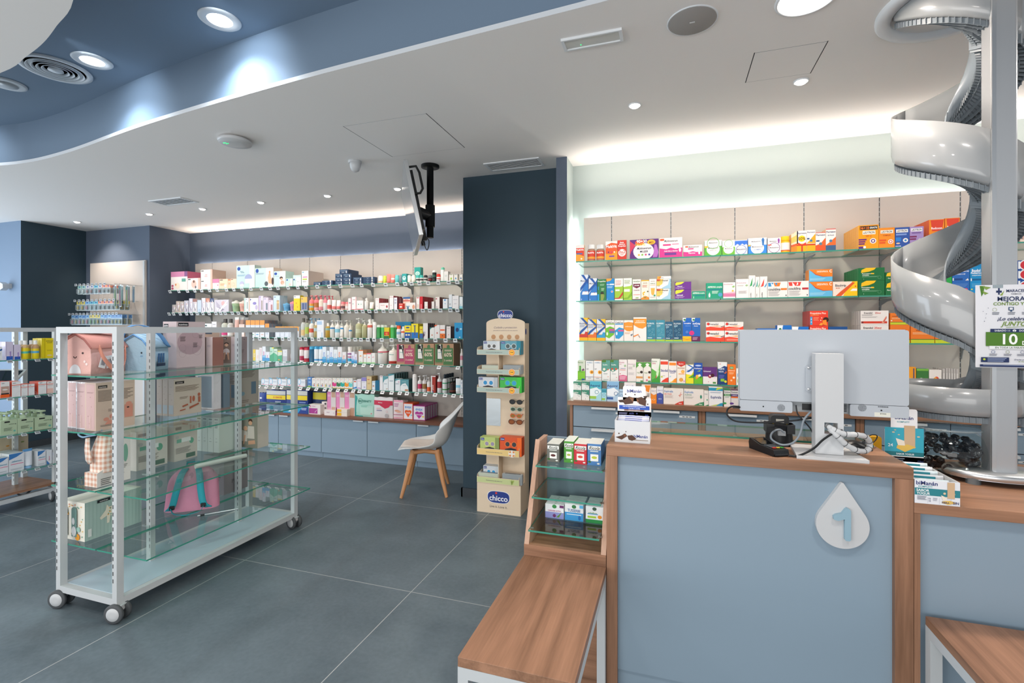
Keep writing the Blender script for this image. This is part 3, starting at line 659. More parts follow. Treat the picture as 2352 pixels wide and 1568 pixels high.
MB().grid(rows, 'foam_seat').build('seat_pad', ch, solid=.014, subsurf=1)

# ================================================================ GOODS
def face_deco(m, w, h, deco, y0=0.0, fn=None):
    """small printing language on a face w x h (metres): see the row data"""
    if not deco: return
    e = [y0-.0004]
    if fn is None: fn = lambda u, v: (u, e[0], v)
    for part in deco.split(';'):
        q = part.split()
        if not q: continue
        e[0] -= .00012; k = q[0]
        if k == 'r': a, b, c, d = [float(v) for v in q[1:5]]; m.poly([fn(a*w, b*h), fn(c*w, b*h), fn(c*w, d*h), fn(a*w, d*h)], q[5])
        elif k == 'c':
            cx, cy, r = [float(v) for v in q[1:4]]; ry = float(q[5]) if len(q) > 5 else r
            m.poly([fn(cx*w+r*w*math.cos(i*math.pi/10), cy*h+ry*w*math.sin(i*math.pi/10)) for i in range(20)], q[4])
        elif k == 'o':
            cx, cy, r = [float(v) for v in q[1:4]]; th = float(q[5])
            for i in range(20):
                a, b = i*math.pi/10, (i+1)*math.pi/10
                m.poly([fn(cx*w+rr*w*math.cos(t), cy*h+rr*w*math.sin(t)) for rr, t in ((r, a), (r, b), (r-th, b), (r-th, a))], q[4])
        elif k == 'p':
            pts = [float(v) for v in q[2:]]; m.poly([fn(pts[i]*w, pts[i+1]*h) for i in range(0, len(pts), 2)], q[1])
        elif k in 'tiv':
            txt = q[1].replace('_', ' '); cx, cy, th = [float(v) for v in q[2:5]]; mw = float(q[6]) if len(q) > 6 else .92
            if k == 'v': put_text(m, txt, q[5], lambda x, y: fn(cx*w-(y-cy*h), cy*h+(x-cy*h)), cy*h, cy*h, th*w, mw*h)
            else: put_text(m, txt, q[5], fn, cx*w, cy*h, th*h, mw*w, shear=.35 if k == 'i' else 0)
        elif k == 'l':
            a, b, c, n, th = [float(v) for v in q[1:6]]
            for i in range(int(n)):
                cc_ = c-(i % 3)*.08*(c-a); m.poly([fn(a*w, (b-i*th*2.2)*h), fn(cc_*w, (b-i*th*2.2)*h), fn(cc_*w, (b-i*th*2.2+th)*h), fn(a*w, (b-i*th*2.2+th)*h)], q[6])
def carton_mesh(w, h, d, body, deco, side=None, top=None, sdeco=None):
    m = MB(); m.box(0, w, 0, d, 0, h, body, top=top, side=side)
    face_deco(m, w, h, deco)
    if sdeco:   # printing on the +x side
        e = [w+.0004]; face_deco(m, d, h, sdeco, 0, lambda u, v: (e[0], u, v))
    return m
_USED = {}
def uniq(label, group=None):
    return label
ROWS = []
class Row:
    """a shelf of goods facing along -Y (axis 'Y', plane value P) or +X (axis 'X')"""
    def __init__(s, P, z, where, ox, oy, sc, axis='Y'):
        s.P, s.z, s.where, s.ox, s.oy, s.sc, s.axis = P, z, where, ox, oy, sc, axis; s.items = []; ROWS.append(s)
    def src(s, ox, oy, sc): s.ox, s.oy, s.sc = ox, oy, sc
    def place(s, x0, x1, yt, z=None, dy=0):
        X0_, X1_ = s.ox+x0/s.sc, s.ox+x1/s.sc; Y_ = s.oy+yt/s.sc; z = s.z if z is None else z
        if s.axis == 'Y':
            a, b = atY(X0_, 500, s.P+dy)[0], atY(X1_, 500, s.P+dy)[0]; top = atY((X0_+X1_)/2, Y_, s.P+dy)[2]
            return a, b-a, max(.012, top-z)
        a, b = atX(X0_, 500, s.P)[1], atX(X1_, 500, s.P)[1]; top = atX((X0_+X1_)/2, Y_, s.P)[2]
        return a, b-a, max(.012, top-z)
    def put(s, o, a, z, dy=0):
        if s.axis == 'Y': o.location = (a, s.P+dy, z)
        else: o.location = (s.P-dy, a, z); o.rotation_euler.z = math.radians(90)
        return o
    def reg(s, o, look, cat, extra='', behind=False): s.items.append([o, look, cat, extra, behind])
    def box(s, look, x0, x1, yt, body, deco='', d=.045, n=0, side=None, top=None, gap=.003, stack=None, dy=0, sdeco=None, cat='medicine box', dx=0, name=None, z=None):
        """stack: list of top y's from top box down; n: copies queued behind"""
        if name is None: name = 'toothpaste_box' if 'toothpaste' in look else 'stocking_box' if 'stocking' in look else 'sweets_packet' if cat == 'sweets packet' else 'wipes_pack' if cat == 'wipes pack' else 'medicine_box' if 'behind counter' in s.where else 'carton'
        tops = stack or [yt]; z0 = z if z is not None else s.z; lev = []
        for yy in reversed(tops):
            a, w, h = s.place(x0, x1, yy, z0, dy); lev.append((z0, h)); z0 += h+.0005
        src = None
        for li, (zz, h) in enumerate(lev):
            g = .0008
            mm = carton_mesh(w-2*g, h-.0006, d, body, deco, side, top, sdeco)
            o = mm.build(name); s.put(o, a+g, zz, dy)
            s.reg(o, look, cat, ('' if len(lev) == 1 else ['lower', 'upper', 'topmost'][li if len(lev) > 1 else 0]))
            for i in range(n):
                c_ = o.copy(); COL.objects.link(c_); s.put(c_, a+g+dx*(i+1), zz, dy+(d+gap)*(i+1)); s.reg(c_, look, cat, '', True)
        return s
    def bottle(s, look, x0, x1, yt, kind, body, cap='#e8e8e6', bands=None, n=0, gap=.006, cat=None, txt=None, dy=0):
        a, w, h = s.place(x0, x1, yt, None, dy); r = w*.46
        e = empty({'pump': 'pump_bottle', 'tube': 'cream_tube', 'can': 'spray_can', 'jar': 'jar', 'cap': 'bottle', 'roll': 'deodorant', 'spray': 'spray_bottle', 'cup': 'drinking_cup'}[kind], (0, 0, 0), None, None)
        BN = [(b0*h, b1*h, c_) for b0, b1, c_ in (bands or [])]
        def prof(pts, cuts=True):
            if BN and cuts:
                zs_ = sorted({z_ for b in BN for z_ in b[:2]}); out = []
                for (r0, z0), (r1, z1) in zip(pts, pts[1:]):
                    out.append((r0, z0))
                    for z_ in zs_:
                        if z0 < z_ < z1: out.append((r0+(r1-r0)*(z_-z0)/(z1-z0), z_))
                out.append(pts[-1]); return out
            return pts
        b = MB(); c = MB(); N_ = 16
        if kind == 'pump':
            b.lathe(prof([(r*.9, 0), (r, .02*h), (r, .60*h), (r*.85, .68*h), (r*.4, .73*h)]), (0, 0, 0), body, N_, bands=BN)
            c.lathe([(r*.42, .72*h), (r*.42, .78*h), (r*.2, .79*h), (r*.16, .93*h), (r*.34, .93*h), (r*.30, .985*h), (.0001, h)], (0, 0, 0), cap, 12)
            c.box(-r*.95, 0, -r*.13, r*.13, .935*h, .975*h, cap); pn = 'pump_head'
        elif kind in ('cap', 'spray'):
            b.lathe(prof([(r*.9, 0), (r, .02*h), (r, .66*h), (r*.8, .74*h), (r*.42, .79*h)]), (0, 0, 0), body, N_, bands=BN)
            c.lathe([(r*.5, .78*h), (r*.5, .985*h), (r*.42, h), (.0001, h)], (0, 0, 0), cap, 14); pn = 'cap'
            if kind == 'spray': c.box(-r*.75, 0, -r*.2, r*.2, .86*h, .96*h, cap)
        elif kind == 'can':
            b.lathe(prof([(r, 0), (r, .80*h), (r*.9, .82*h)]), (0, 0, 0), body, N_, bands=BN)
            c.lathe([(r*.92, .81*h), (r*.92, .95*h), (r*.6, h), (.0001, h)], (0, 0, 0), cap, 14); pn = 'cap'
        elif kind == 'jar':
            b.lathe(prof([(r*.92, 0), (r, .04*h), (r, .66*h), (r*.7, .75*h)]), (0, 0, 0), body, N_, bands=BN)
            c.lathe([(r*.86, .74*h), (r*.88, .98*h), (r*.8, h), (.0001, h)], (0, 0, 0), cap, 16); pn = 'lid'
        elif kind == 'roll':
            b.lathe(prof([(r*.8, 0), (r, .08*h), (r, .58*h)]), (0, 0, 0), body, N_, bands=BN)
            c.lathe([(r, .58*h), (r*.98, .85*h), (r*.7, .98*h), (.0001, h)], (0, 0, 0), cap, 16); pn = 'cap'
        elif kind == 'cup':
            b.lathe(prof([(r*.75, 0), (r*.85, .4*h), (r, .72*h)]), (0, 0, 0), body, N_, bands=BN)
            c.lathe([(r*1.02, .72*h), (r, .86*h), (r*.4, .93*h), (r*.3, h), (.0001, h)], (0, 0, 0), cap, 16); pn = 'lid'
        else:  # tube standing on its cap
            rows = []
            for t_ in (0, .1, .3, .5, .7, .85, .97, 1.0):
                z_ = .14*h+t_*.86*h; ry = r*(1-t_)**.8*.95+.0015; rx = r*(.92+.12*t_)
                rows.append([(rx*math.cos(2*math.pi*i/N_), ry*math.sin(2*math.pi*i/N_), z_) for i in range(N_)])
            b.grid(rows, body, closed=True)
            if BN:
                for fi in range(len(b.f)):
                    zc = sum(b.v[i][2] for i in b.f[fi])/4
                    for b0, b1, kk in BN:
                        if b0 <= zc <= b1: b.m[fi] = b.mi(kk)
            c.lathe([(r*.8, 0), (r*.85, .15*h), (.0001, .15*h)], (0, 0, 0), cap, 14); pn = 'cap'
        if txt:
            t_, cy, th, kk = txt; rr = r+.0007
            put_text(b, t_, kk, lambda x, y: (rr*math.sin(x/rr), -rr*math.cos(x/rr), y), 0, cy*h, th*h, r*1.7)
        b.build('bottle_body', e, local=True); c.build(pn, e, local=True)
        cat = cat or {'tube': 'tube', 'jar': 'jar', 'can': 'spray can', 'roll': 'deodorant', 'cup': 'cup'}.get(kind, 'bottle')
        s.put(e, a+w/2, s.z, dy+r); s.reg(e, look, cat)
        for i in range(n):
            k2 = clone(e); s.put(k2, a+w/2, s.z, dy+r+(2*r+gap)*(i+1)); s.reg(k2, look, cat, '', True)
        return s
    def finish(s):
        from collections import defaultdict
        front = defaultdict(list)
        for it in s.items:
            if not it[4]: front[(it[1], it[3])].append(it)
        on = 'first second third fourth fifth sixth seventh eighth ninth tenth'.split()
        def fit(l): 
            for a, b in ((' queued behind its twin', ' behind its twin'), (' of long wall', ', long wall'), ('shelf behind counter', 'shelf, counter wall'), (' on the sloping sweets display', ', sloping display')):
                if len(l.split()) > 16: l = l.replace(a, b)
            return l if len(l.split()) <= 16 else l.replace(' with ', ', ', 1).replace(' and ', '/', 1)
        for it in s.items:
            o, look, cat, extra, behind = it
            if behind:
                tag(o, fit('%s queued behind its twin, %s' % (look, s.where)), cat, '%s queued, %s' % (look, s.where))
            else:
                lst = front[(look, extra)]; lab = (extra+' '+look) if extra else look
                if len(lst) > 1:
                    i = [id(x) for x in lst].index(id(it)); lab = ('%s %s' % ('leftmost' if i == 0 else 'rightmost' if i == len(lst)-1 else on[i], lab))
                lab = '%s, %s' % (lab, s.where); k = 0
                tag(o, fit(lab), cat)
                if len(lst) > 1 or extra: o['group'] = '%s %s' % (look, s.where)
def longest(lab): return len(lab.split())

# ---------------------------------------------------------------- shelves behind the counter
W_ = '#e6e3df'; BK = '#2a2c30'
R = Row(3.61, RZs[0], 'top shelf behind counter', 1300, 480, 5.2273)
R.box('narrow white carton with red and orange front', 115, 217, 428, W_, 'r 0 0 1 .8 #d9432f;p #f0a03a 0 .0 1 .0 1 .3 0 .5;t MultiVit .5 .7 .11 #ffffff;r .1 .42 .8 .5 #4a6aa8;c .7 .15 .1 #e9e4dc', side='#efc9a0')
for a, b in ((245, 350), (352, 462)): R.bottle('clear gummy jar with red label', a, b, 424, 'jar', '#a8806a', '#d9dadb', [(.1, .62, '#cf4634'), (.14, .26, '#e9a23c')], txt=('MultiVit', .5, .1, '#ffffff'))
R.box('orange carton with white name panel', 475, 617, 385, W_, 'r 0 0 1 .55 #ef9b28;p #e05a2b 0 .35 .5 .3 1 .5 1 .86 .5 .92 0 .78;t MultiVit .5 .72 .14 #ffffff;c .25 .42 .07 #7a2e5a;c .5 .42 .07 #c43a6a;c .75 .42 .07 #e8e0c8;r .3 .16 .75 .24 #7a4a9a', side='#e7dfd2')
R.box('red carton with white round spot', 618, 728, 372, '#cc3a2c', 'c .5 .35 .42 #efe9e4;t 3x2 .5 .4 .15 #cc3a2c;t Pack .5 .88 .07 #ffffff;t Ahorro .5 .79 .07 #ffffff;t Propoleo .5 .7 .07 #ffffff;l .3 .27 .7 2 .02 #cc3a2c', side='#d9d2cc')
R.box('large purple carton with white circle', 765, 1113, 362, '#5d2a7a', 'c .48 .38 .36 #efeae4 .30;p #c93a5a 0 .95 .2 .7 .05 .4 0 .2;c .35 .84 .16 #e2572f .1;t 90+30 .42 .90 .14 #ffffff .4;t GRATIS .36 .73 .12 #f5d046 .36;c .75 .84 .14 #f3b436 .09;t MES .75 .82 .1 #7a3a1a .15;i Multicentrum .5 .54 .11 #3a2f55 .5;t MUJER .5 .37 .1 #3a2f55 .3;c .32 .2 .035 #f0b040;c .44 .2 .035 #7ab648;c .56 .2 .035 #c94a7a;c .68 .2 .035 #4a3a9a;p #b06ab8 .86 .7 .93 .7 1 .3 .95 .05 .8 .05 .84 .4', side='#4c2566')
R.box('white and magenta tablet carton', 1123, 1397, 342, W_, 'p #d03a8a 0 0 1 0 1 .48 .7 .42 .5 .5 .3 .42 0 .48;r .02 .86 .2 .96 #e2562e;i Multicentrum .5 .84 .1 #5a5560 .6;r .15 .6 .5 .68 #d9377f;l .55 .65 .85 1 .03 #d9377f;t Acido_folico_y_vitaminas .5 .33 .06 #ffffff .6;r .22 .12 .74 .24 #6a3a8c;c .9 .36 .05 #f3eef0 .09', side='#cfcac5')
R.box('small white and magenta tablet carton', 1408, 1635, 430, W_, 'p #d03a8a 0 0 1 0 1 .4 .7 .38 .5 .46 .3 .38 0 .44;r .1 .8 .26 .92 #e2562e;i Multicentrum .55 .84 .13 #5a5560 .55;r .25 .62 .55 .72 #d9377f;t Vitaminas .45 .3 .1 #ffffff .5;c .85 .3 .05 #f3eef0 .09', side='#cfcac5')
R.box('green carton with large white circle', 1662, 1872, 374, '#e8e9e4', 'r 0 0 1 .62 #55a83a;c .5 .42 .38 #f2f2ee;r 0 .52 .2 .64 #f0b030;i Multicentrum .5 .5 .1 #5a5560 .62;i Multicentrum .5 .84 .08 #5a5560 .5;o .5 .8 .36 #5aa84a .03;t ADULTOS .5 .34 .06 #5a5560 .4', side='#4c9a38')
R.box('small green carton with white circle', 1875, 2030, 376, '#e8e9e4', 'r 0 0 1 .55 #6cb43c;c .5 .4 .40 #f2f2ee;i Multicentrum .5 .44 .09 #5a5560 .62;o .5 .78 .34 #5aa84a .03', side='#5aa035')
R.src(1700, 480, 5.2273)
R.box('white carton with blue drops and ring', -66, 90, 372, '#dfe3e8', 'r 0 .62 1 .96 #2f6fd0;p #e8ebef 0 .6 1 .6 .9 .72 .75 .64 .6 .75 .4 .64 .2 .74;o .5 .32 .42 #3a62b0 .04;i Multicentrum .5 .36 .09 #5a5560 .7', side='#d4d8dc')
R.box('white carton with blue man figure', 95, 320, 345, '#e8eaee', 'r 0 0 1 .55 #2f84d8;c .5 .36 .36 #f2f3f5;i Multicentrum .5 .44 .1 #5a5560 .62;i Multicentrum .42 .78 .08 #5a5560 .5;t HOMBRE .5 .26 .07 #2f6fb0 .4;c .8 .93 .05 #2f6fb0;p #2f6fb0 .72 .9 .88 .9 .86 .65 .84 .5 .76 .5 .75 .65;r 0 .48 .14 .58 #f0b030', side='#2a74c0')
R.box('white carton with purple woman figure', 328, 490, 345, '#ece9ea', 'o .5 .34 .44 #7a3a7a .04;i Multicentrum .5 .36 .09 #5a5560 .7;i Multicentrum .42 .78 .08 #5a5560 .55;c .84 .92 .05 #8a3a9a;p #8a3a9a .76 .9 .92 .88 .88 .62 .8 .62;r .02 .5 .3 .57 #d65a3a', side='#dcd6d6')
R.bottle('yellow vitamin jar with white label', 482, 615, 322, 'jar', '#f0b428', '#f5c026', [(.12, .6, '#efe7dc'), (.1, .16, '#d8533a')])
for i in range(5): R.box('slim white and orange carton', 612+i*14, 640+i*14, 300-i*9, '#ecdcc4', 'r 0 0 .5 .3 #f08a28;r 0 .5 .4 .8 #f2c040;r 0 .3 .6 .4 #d24a2a', d=.1, side='#e8a860', dy=.004*(4-i))
R.box('yellow gift carton with red bow', 680, 800, 258, W_, 'r 0 0 1 .38 #efa91f;t Pharmaton .5 .88 .08 #33406e;c .5 .62 .36 #f2cd1d;t 50% .5 .62 .13 #6a3f14;r 0 .28 1 .34 #c22d24;r .45 0 .6 .34 #c22d24;p #d2362a .5 .34 .12 .44 .1 .28 .45 .32;p #d2362a .55 .34 .92 .44 .94 .28 .6 .32', d=.06)
R.box('white carton with orange ribbon foot', 800, 905, 250, W_, 'r 0 0 1 .36 #efa91f;r 0 .28 1 .34 #c22d24;t Pharmaton .5 .9 .08 #33406e;p #f2a326 0 .38 1 .38 1 .82;c .5 .5 .17 #4a7a9c;r .02 .56 .3 .63 #35507e', d=.06)
R.box('orange vitamin carton with grey seal', 905, 1027, 278, W_, 'p #e8622c 0 0 1 0 1 .7 .5 .4 0 .3;r 0 0 1 .3 #e2562a;t Pharmaton .5 .86 .09 #33406e;c .5 .38 .17 #5d7a8c;r .05 .5 .4 .58 #35507e;r 0 .97 1 1 #d2362a', side='#e39a54')
R.box('tall carton with blue foot and orange sweep', 1027, 1150, 235, W_, 'r 0 0 1 .24 #3f5f86;p #ea6a2e 0 .24 1 .24 1 .62;t Pharmaton .5 .86 .08 #33406e;t 50_PLUS .5 .7 .05 #33406e .7;c .5 .44 .16 #4a7a9c;r 0 .97 1 1 #d2362a', side='#dcb48c', n=1)
R.box('large orange energy carton with black badge', 1420, 1665, 190, '#f3a01e', 'r .06 .80 .95 .96 #2d2a2a;t 36+18 .3 .88 .1 #f07a28 .45;t GRATIS .74 .88 .07 #ffffff .36;r .2 .6 .84 .76 #f6efe2;i LEOTRON .52 .68 .11 #1e1f24 .58;t VIT_C .5 .53 .07 #c94a20 .3;c .72 .32 .16 #f2eee8;o .72 .32 .11 #5d2f7f .05;r .0 .36 .4 .42 #6a2f7a;r 0 .27 .34 .33 #6a2f7a;r 0 .18 .3 .24 #6a2f7a;c .3 .07 .07 #f2eee8;r 0 .0 .22 .1 #5d2f7f', d=.028, n=8, gap=.003, side='#efb05a')
R.box('orange energy carton with red seal', 1665, 1858, 222, '#f0922a', 'r .1 .72 .9 .88 #f6efe2;i LEOTRON .5 .8 .12 #1e1f24 .7;t COMPLEX .5 .62 .06 #c03a1c .5;c .74 .3 .17 #f2eee8;o .74 .3 .12 #e0542c .05;r .02 .34 .45 .42 #e4562a;r .02 .22 .4 .3 #e4562a')
R.box('blue energy carton with white seal', 1860, 2035, 217, '#3357a6', 'r .06 .74 .9 .9 #f2f3f5;i LEOTRON .48 .82 .12 #1e1f24 .74;r .05 .6 .8 .68 #7f9bd6;c .72 .34 .18 #f2eee8;c .72 .34 .09 #3f8fc8;r .03 .3 .4 .5 #2f7fd0;c .2 .2 .14 #e8c8a0 .06;t energia .2 .07 .06 #ffffff .4')
R.box('lilac energy carton with plum bands', 2035, 2205, 208, '#a48cc4', 'r .08 .76 .9 .92 #f2eff5;i LEOTRON .5 .84 .12 #1e1f24 .74;l .15 .66 .8 1 .05 #6f4f94;r .0 .46 .5 .54 #7a2f5e;r 0 .34 .46 .42 #7a2f5e;c .74 .3 .16 #f2eee8;c .2 .14 .14 #d8a878 .06')
R.src(2040, 460, 6.532)
for a, b, y in ((612, 845, 285), (850, 1078, 262)): R.box('tall orange and red vitamin carton', a, b, y, '#f08c1e', 'p #dd4128 .1 .98 .96 .98 .84 .56 .2 .56;t Redoxon .5 .67 .1 #ffffff .7;c .52 .34 .16 #2f6fc0;c .46 .4 .07 #e9c84a;r 0 0 .6 .22 #2f9ad0', d=.04, n=6 if a < 700 else 2, side='#e0643c')
R.src(0, 0, 1)
R.box('cream patterned carton stack', 2343, 2368, 492, '#e2cfc0', 'l .1 .8 .9 8 .03 #b06a60', stack=[492, 515, 538], cat='carton', side='#d8c4b4')
# second shelf
R = Row(3.61, RZs[1], 'second shelf behind counter', 1300, 480, 5.2273)
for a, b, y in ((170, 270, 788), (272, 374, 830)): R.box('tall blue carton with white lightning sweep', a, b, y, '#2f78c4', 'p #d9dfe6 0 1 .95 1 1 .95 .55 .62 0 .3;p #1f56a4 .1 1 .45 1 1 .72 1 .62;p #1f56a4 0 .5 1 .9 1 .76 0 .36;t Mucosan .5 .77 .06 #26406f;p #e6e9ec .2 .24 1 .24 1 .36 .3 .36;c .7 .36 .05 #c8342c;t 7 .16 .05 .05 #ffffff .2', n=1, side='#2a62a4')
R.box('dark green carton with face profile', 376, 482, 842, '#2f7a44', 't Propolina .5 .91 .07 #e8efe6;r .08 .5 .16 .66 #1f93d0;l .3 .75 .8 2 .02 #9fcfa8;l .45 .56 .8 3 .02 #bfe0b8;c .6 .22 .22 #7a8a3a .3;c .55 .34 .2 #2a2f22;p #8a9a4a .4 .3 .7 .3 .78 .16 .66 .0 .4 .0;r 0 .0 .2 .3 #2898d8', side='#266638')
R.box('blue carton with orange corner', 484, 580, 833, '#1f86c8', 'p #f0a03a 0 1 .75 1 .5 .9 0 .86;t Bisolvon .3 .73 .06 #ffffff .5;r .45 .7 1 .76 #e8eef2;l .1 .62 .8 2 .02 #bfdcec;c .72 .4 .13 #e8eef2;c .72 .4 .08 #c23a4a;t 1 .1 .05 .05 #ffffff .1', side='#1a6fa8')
R.box('green carton with white top and red sweep', 583, 685, 832, '#9cc43c', 'p #ece9e4 0 1 1 1 1 .66 .8 .62 0 .62;t Herbatos .45 .9 .045 #c04a3a .7;t Antitusivo .45 .84 .045 #c04a3a .7;l .1 .76 .8 3 .014 #c04a3a;r .1 .42 .6 .5 #eef0e0;p #c03a2c 0 .1 .5 .12 1 .4 1 .26 .6 .06 0 .04;r 0 0 1 .06 #e8e6e0')
R.box('lime carton with white top', 688, 793, 828, '#a4cc44', 'p #ece9e4 0 1 1 1 1 .7 .8 .64 0 .6;t Normosec .45 .9 .045 #5a8a2c .7;l .1 .84 .8 4 .014 #7a9a4a;r .08 .38 .75 .5 #eef0e0;p #7fb02c 0 .1 .5 .12 1 .4 1 .2 .6 .06 0 .04')
R.box('white carton with maroon shield', 798, 900, 842, W_, 'p #6f1f3a .08 .78 .92 .78 .92 .64 .5 .56 .08 .64;t HerbalGem .5 .9 .06 #4a7a3a .8;t JARABE .5 .7 .05 #ffffff .6;t PULMONES .5 .47 .045 #8a3a4a .7;r .1 .24 .9 .26 #e2562e;r 0 0 1 .04 #6f1f3a;c .55 .1 .2 #8ab04a .06')
R.box('white carton with yellow flowers', 902, 998, 852, '#efe6d6', 'r 0 .95 1 1 #f0b428;t Juanola .5 .86 .05 #9a6a2a .7;l .15 .74 .8 4 .016 #c06a4a;c .25 .34 .1 #f2b62a;c .4 .38 .1 #f2b62a;c .3 .26 .1 #f2b62a;c .84 .42 .1 #5a5a3a;p #ea8a2c 0 0 1 0 1 .12 .5 .2 0 .08;p #4a8a3a .2 .2 .5 .12 .8 .2 .5 .06')
R.box('white carton with honey jar picture', 998, 1086, 838, '#ebe7e0', 't aroms .5 .9 .05 #7a6a5a .6;t INMUNE .5 .78 .045 #5a7a4a .7;l .1 .7 .9 1 .016 #d88a3a;p #e6b050 .2 .56 .8 .56 .7 .26 .5 .2 .3 .26;c .75 .2 .14 #3a9a6a;l .1 .12 .9 2 .012 #9a9a9a')
R.box('white and blue flat carton with yellow glow', 1088, 1260, 0, '#ecebe4', 'p #eec95a 0 1 .45 1 .4 .5 .2 .3 0 .3;p #9cc4d8 .4 .1 .8 .4 .9 1 1 1 1 0 .3 0;p #e46a3a 0 1 .3 1 .2 .8 0 .8;t Rino-Ebastel .42 .86 .15 #3a2f2a .76;l .1 .62 .5 1 .03 #7a8a7a;o .14 .3 .07 #5a7a8a .02', stack=[840, 955], d=.08, side='#5f93c8')
R.box('slim white and orange carton lying on the stack', 1095, 1262, 805, '#f0ede6', 'p #f0a03a 0 1 .3 1 .2 0 0 0;t Pharma .3 .5 .4 #5a3a2a .3', d=.075, z=atY(1300+1180/5.2273, 480+840/5.2273, 3.61)[2]+.001, side='#5f93c8')
R.box('purple flat carton with lime leaf', 1305, 1505, 0, '#6a2f8c', 'p #cfd63a .03 .8 .1 .95 .5 1 .58 .95 .4 .7 .05 .52;t Gelocatil .3 .42 .12 #ffffff .4;l .04 .26 .6 3 .03 #b89ac8;t 1 .2 .08 .1 #ffffff .1', stack=[872, 965], d=.06, side='#7a45a0')
R.box('low teal green carton', 1512, 1675, 985, '#1f9a78', 't ASPIRINA .3 .76 .26 #eaf4ee .5;t complex .76 .76 .2 #eaf4ee .4;r .2 .4 .95 .46 #1f5a90;t 1 .12 .2 .26 #eaf4ee .2')
R.box('teal green carton with bottle print', 1682, 1882, 885, '#1f9a78', 't ASPIRINA .34 .74 .13 #eaf4ee .5;t complex .8 .74 .1 #eaf4ee .36;r 0 .54 1 .58 #1f5a90;c .86 .24 .13 #4a9ac0;l .36 .45 .75 3 .03 #cfe8dc;p #dff0e6 .16 .08 .24 .08 .26 .24 .2 .4 .14 .24')
R.box('white and pink carton with yellow dot', 1885, 2036, 878, W_, 'r 0 .08 1 .3 #cf7aa0;r 0 0 1 .09 #ece7e4;p #e3b8c6 0 .3 1 .3 1 .42 0 .34;t Bronchogrip .42 .88 .07 #c08aa0 .8;c .78 .46 .08 #efb83a;p #8aba6a .7 .72 .9 .8 .95 .7 .8 .66')
R.box('plain white carton with green leaf', 2040, 2197, 838, '#e9e5e1', 't Bronchostop .42 .8 .06 #b88aa4 .75;p #9aba8a .7 .66 .86 .72 .95 .64 .8 .6;l .1 .66 .6 2 .014 #a8a4a4;l .2 .36 .85 5 .014 #aaa6a8')
R.src(1700, 480, 5.2273)
for a, b, y, c1, c2 in ((105, 182, 795, '#2fa05a', '#1f7a8a'), (183, 235, 812, '#2f9a8a', '#3aa04a'), (236, 327, 808, '#d8443a', '#2f8ac0')):
    R.box('tall white carton with upright black lettering', a, b, y, W_, 'p %s .1 .5 .5 .55 .6 .9 .4 .75;p %s .6 .5 .95 .72 .9 .58 .7 .48;v couldina .28 .12 .17 #23242a .55;v x .5 .15 .06 #7a7a7a .4' % (c1, c2))
R.box('white carton with blue and orange triangles', 328, 571, 870, W_, 'p #2f8ac0 .02 .94 .3 .94 .2 .7 .04 .7;p #ef7a2c .3 .94 .66 .94 .6 .7 .36 .7;p #ffffff .16 .94 .26 .8 .3 .7 .2 .7;p #2f8ac0 .36 .92 .5 .92 .44 .74;t couldina .34 .52 .17 #23242a .6;r .66 .46 .97 .58 #ea7a26;l .05 .36 .6 5 .03 #a8a4a4;r .9 .08 .95 .16 #3a3a3a')
R.box('white carton with red triangles', 573, 826, 862, W_, 'p #d8443a .02 .94 .64 .94 .58 .7 .06 .7;p #f3ecea .2 .94 .3 .8 .34 .7 .22 .7;p #f3ecea .46 .94 .5 .8 .4 .72;t couldina .32 .54 .17 #23242a .58;r .68 .46 .98 .58 #b82a34;l .05 .36 .6 5 .03 #a8a4a4;r .9 .08 .95 .16 #3a3a3a')
R.box('orange and sky blue flat carton', 826, 1110, 0, '#62b4dc', 'p #ef7f28 0 1 1 1 1 .38 .6 .42 .3 .6 0 .98;p #c84a2a .02 1 .3 .62 .6 .43 1 .4 .6 .38 .28 .56;t DESENFRIOL .58 .82 .12 #f4ead8 .48;t C .92 .84 .2 #ffffff .1;l .04 .24 .7 3 .03 #a8d8ec', stack=[722, 870], d=.09, side='#e88a3c')
R.box('white and yellow carton with red diagonal', 1112, 1410, 868, '#ecdccf', 'p #f2c41f .42 0 1 0 1 1 .8 1 .5 .3;p #dd5a2c .1 0 .34 0 .9 .9 .8 .95 .3 .3;p #eceae6 .8 .5 .98 .5 .98 .34 .7 .34;t Bisolgrip .32 .74 .16 #3f4a5a .44;t forte .2 .56 .08 #c8503a .2;c .92 .66 .03 #d8342c')
R.box('dark green flat carton with yellow leaf', 1418, 1737, 0, '#1f6a3c', 'p #f0be22 .1 .62 .12 .85 .3 1 .68 1 .6 .84 .4 .7;t Paracetamol .32 .55 .09 #e8f0e4 .4;t complex .28 .43 .09 #e8f0e4 .3;r .48 .5 .6 .58 #f0be22;l .14 .32 .75 2 .02 #7ab08a;o .8 .24 .07 #6aa07a .01;t 1 .2 .12 .07 #cfe0cf .1', stack=[703, 858], d=.035, n=6, gap=.004, side='#2f7f4c')
R.box('green carton stack with yellow tops beside the spiral', 1742, 1960, 0, '#1f6a3c', 'p #f0be22 .04 .6 .1 .9 .3 1 .8 1 .7 .6;t Paracet. .3 .4 .1 #e8f0e4 .4', stack=[755, 878], d=.06)
R.src(2040, 460, 6.532)
R.box('green carton behind the spiral chute', 870, 958, 985, '#2aa04a', 't A .5 .8 .1 #ffffff .4')
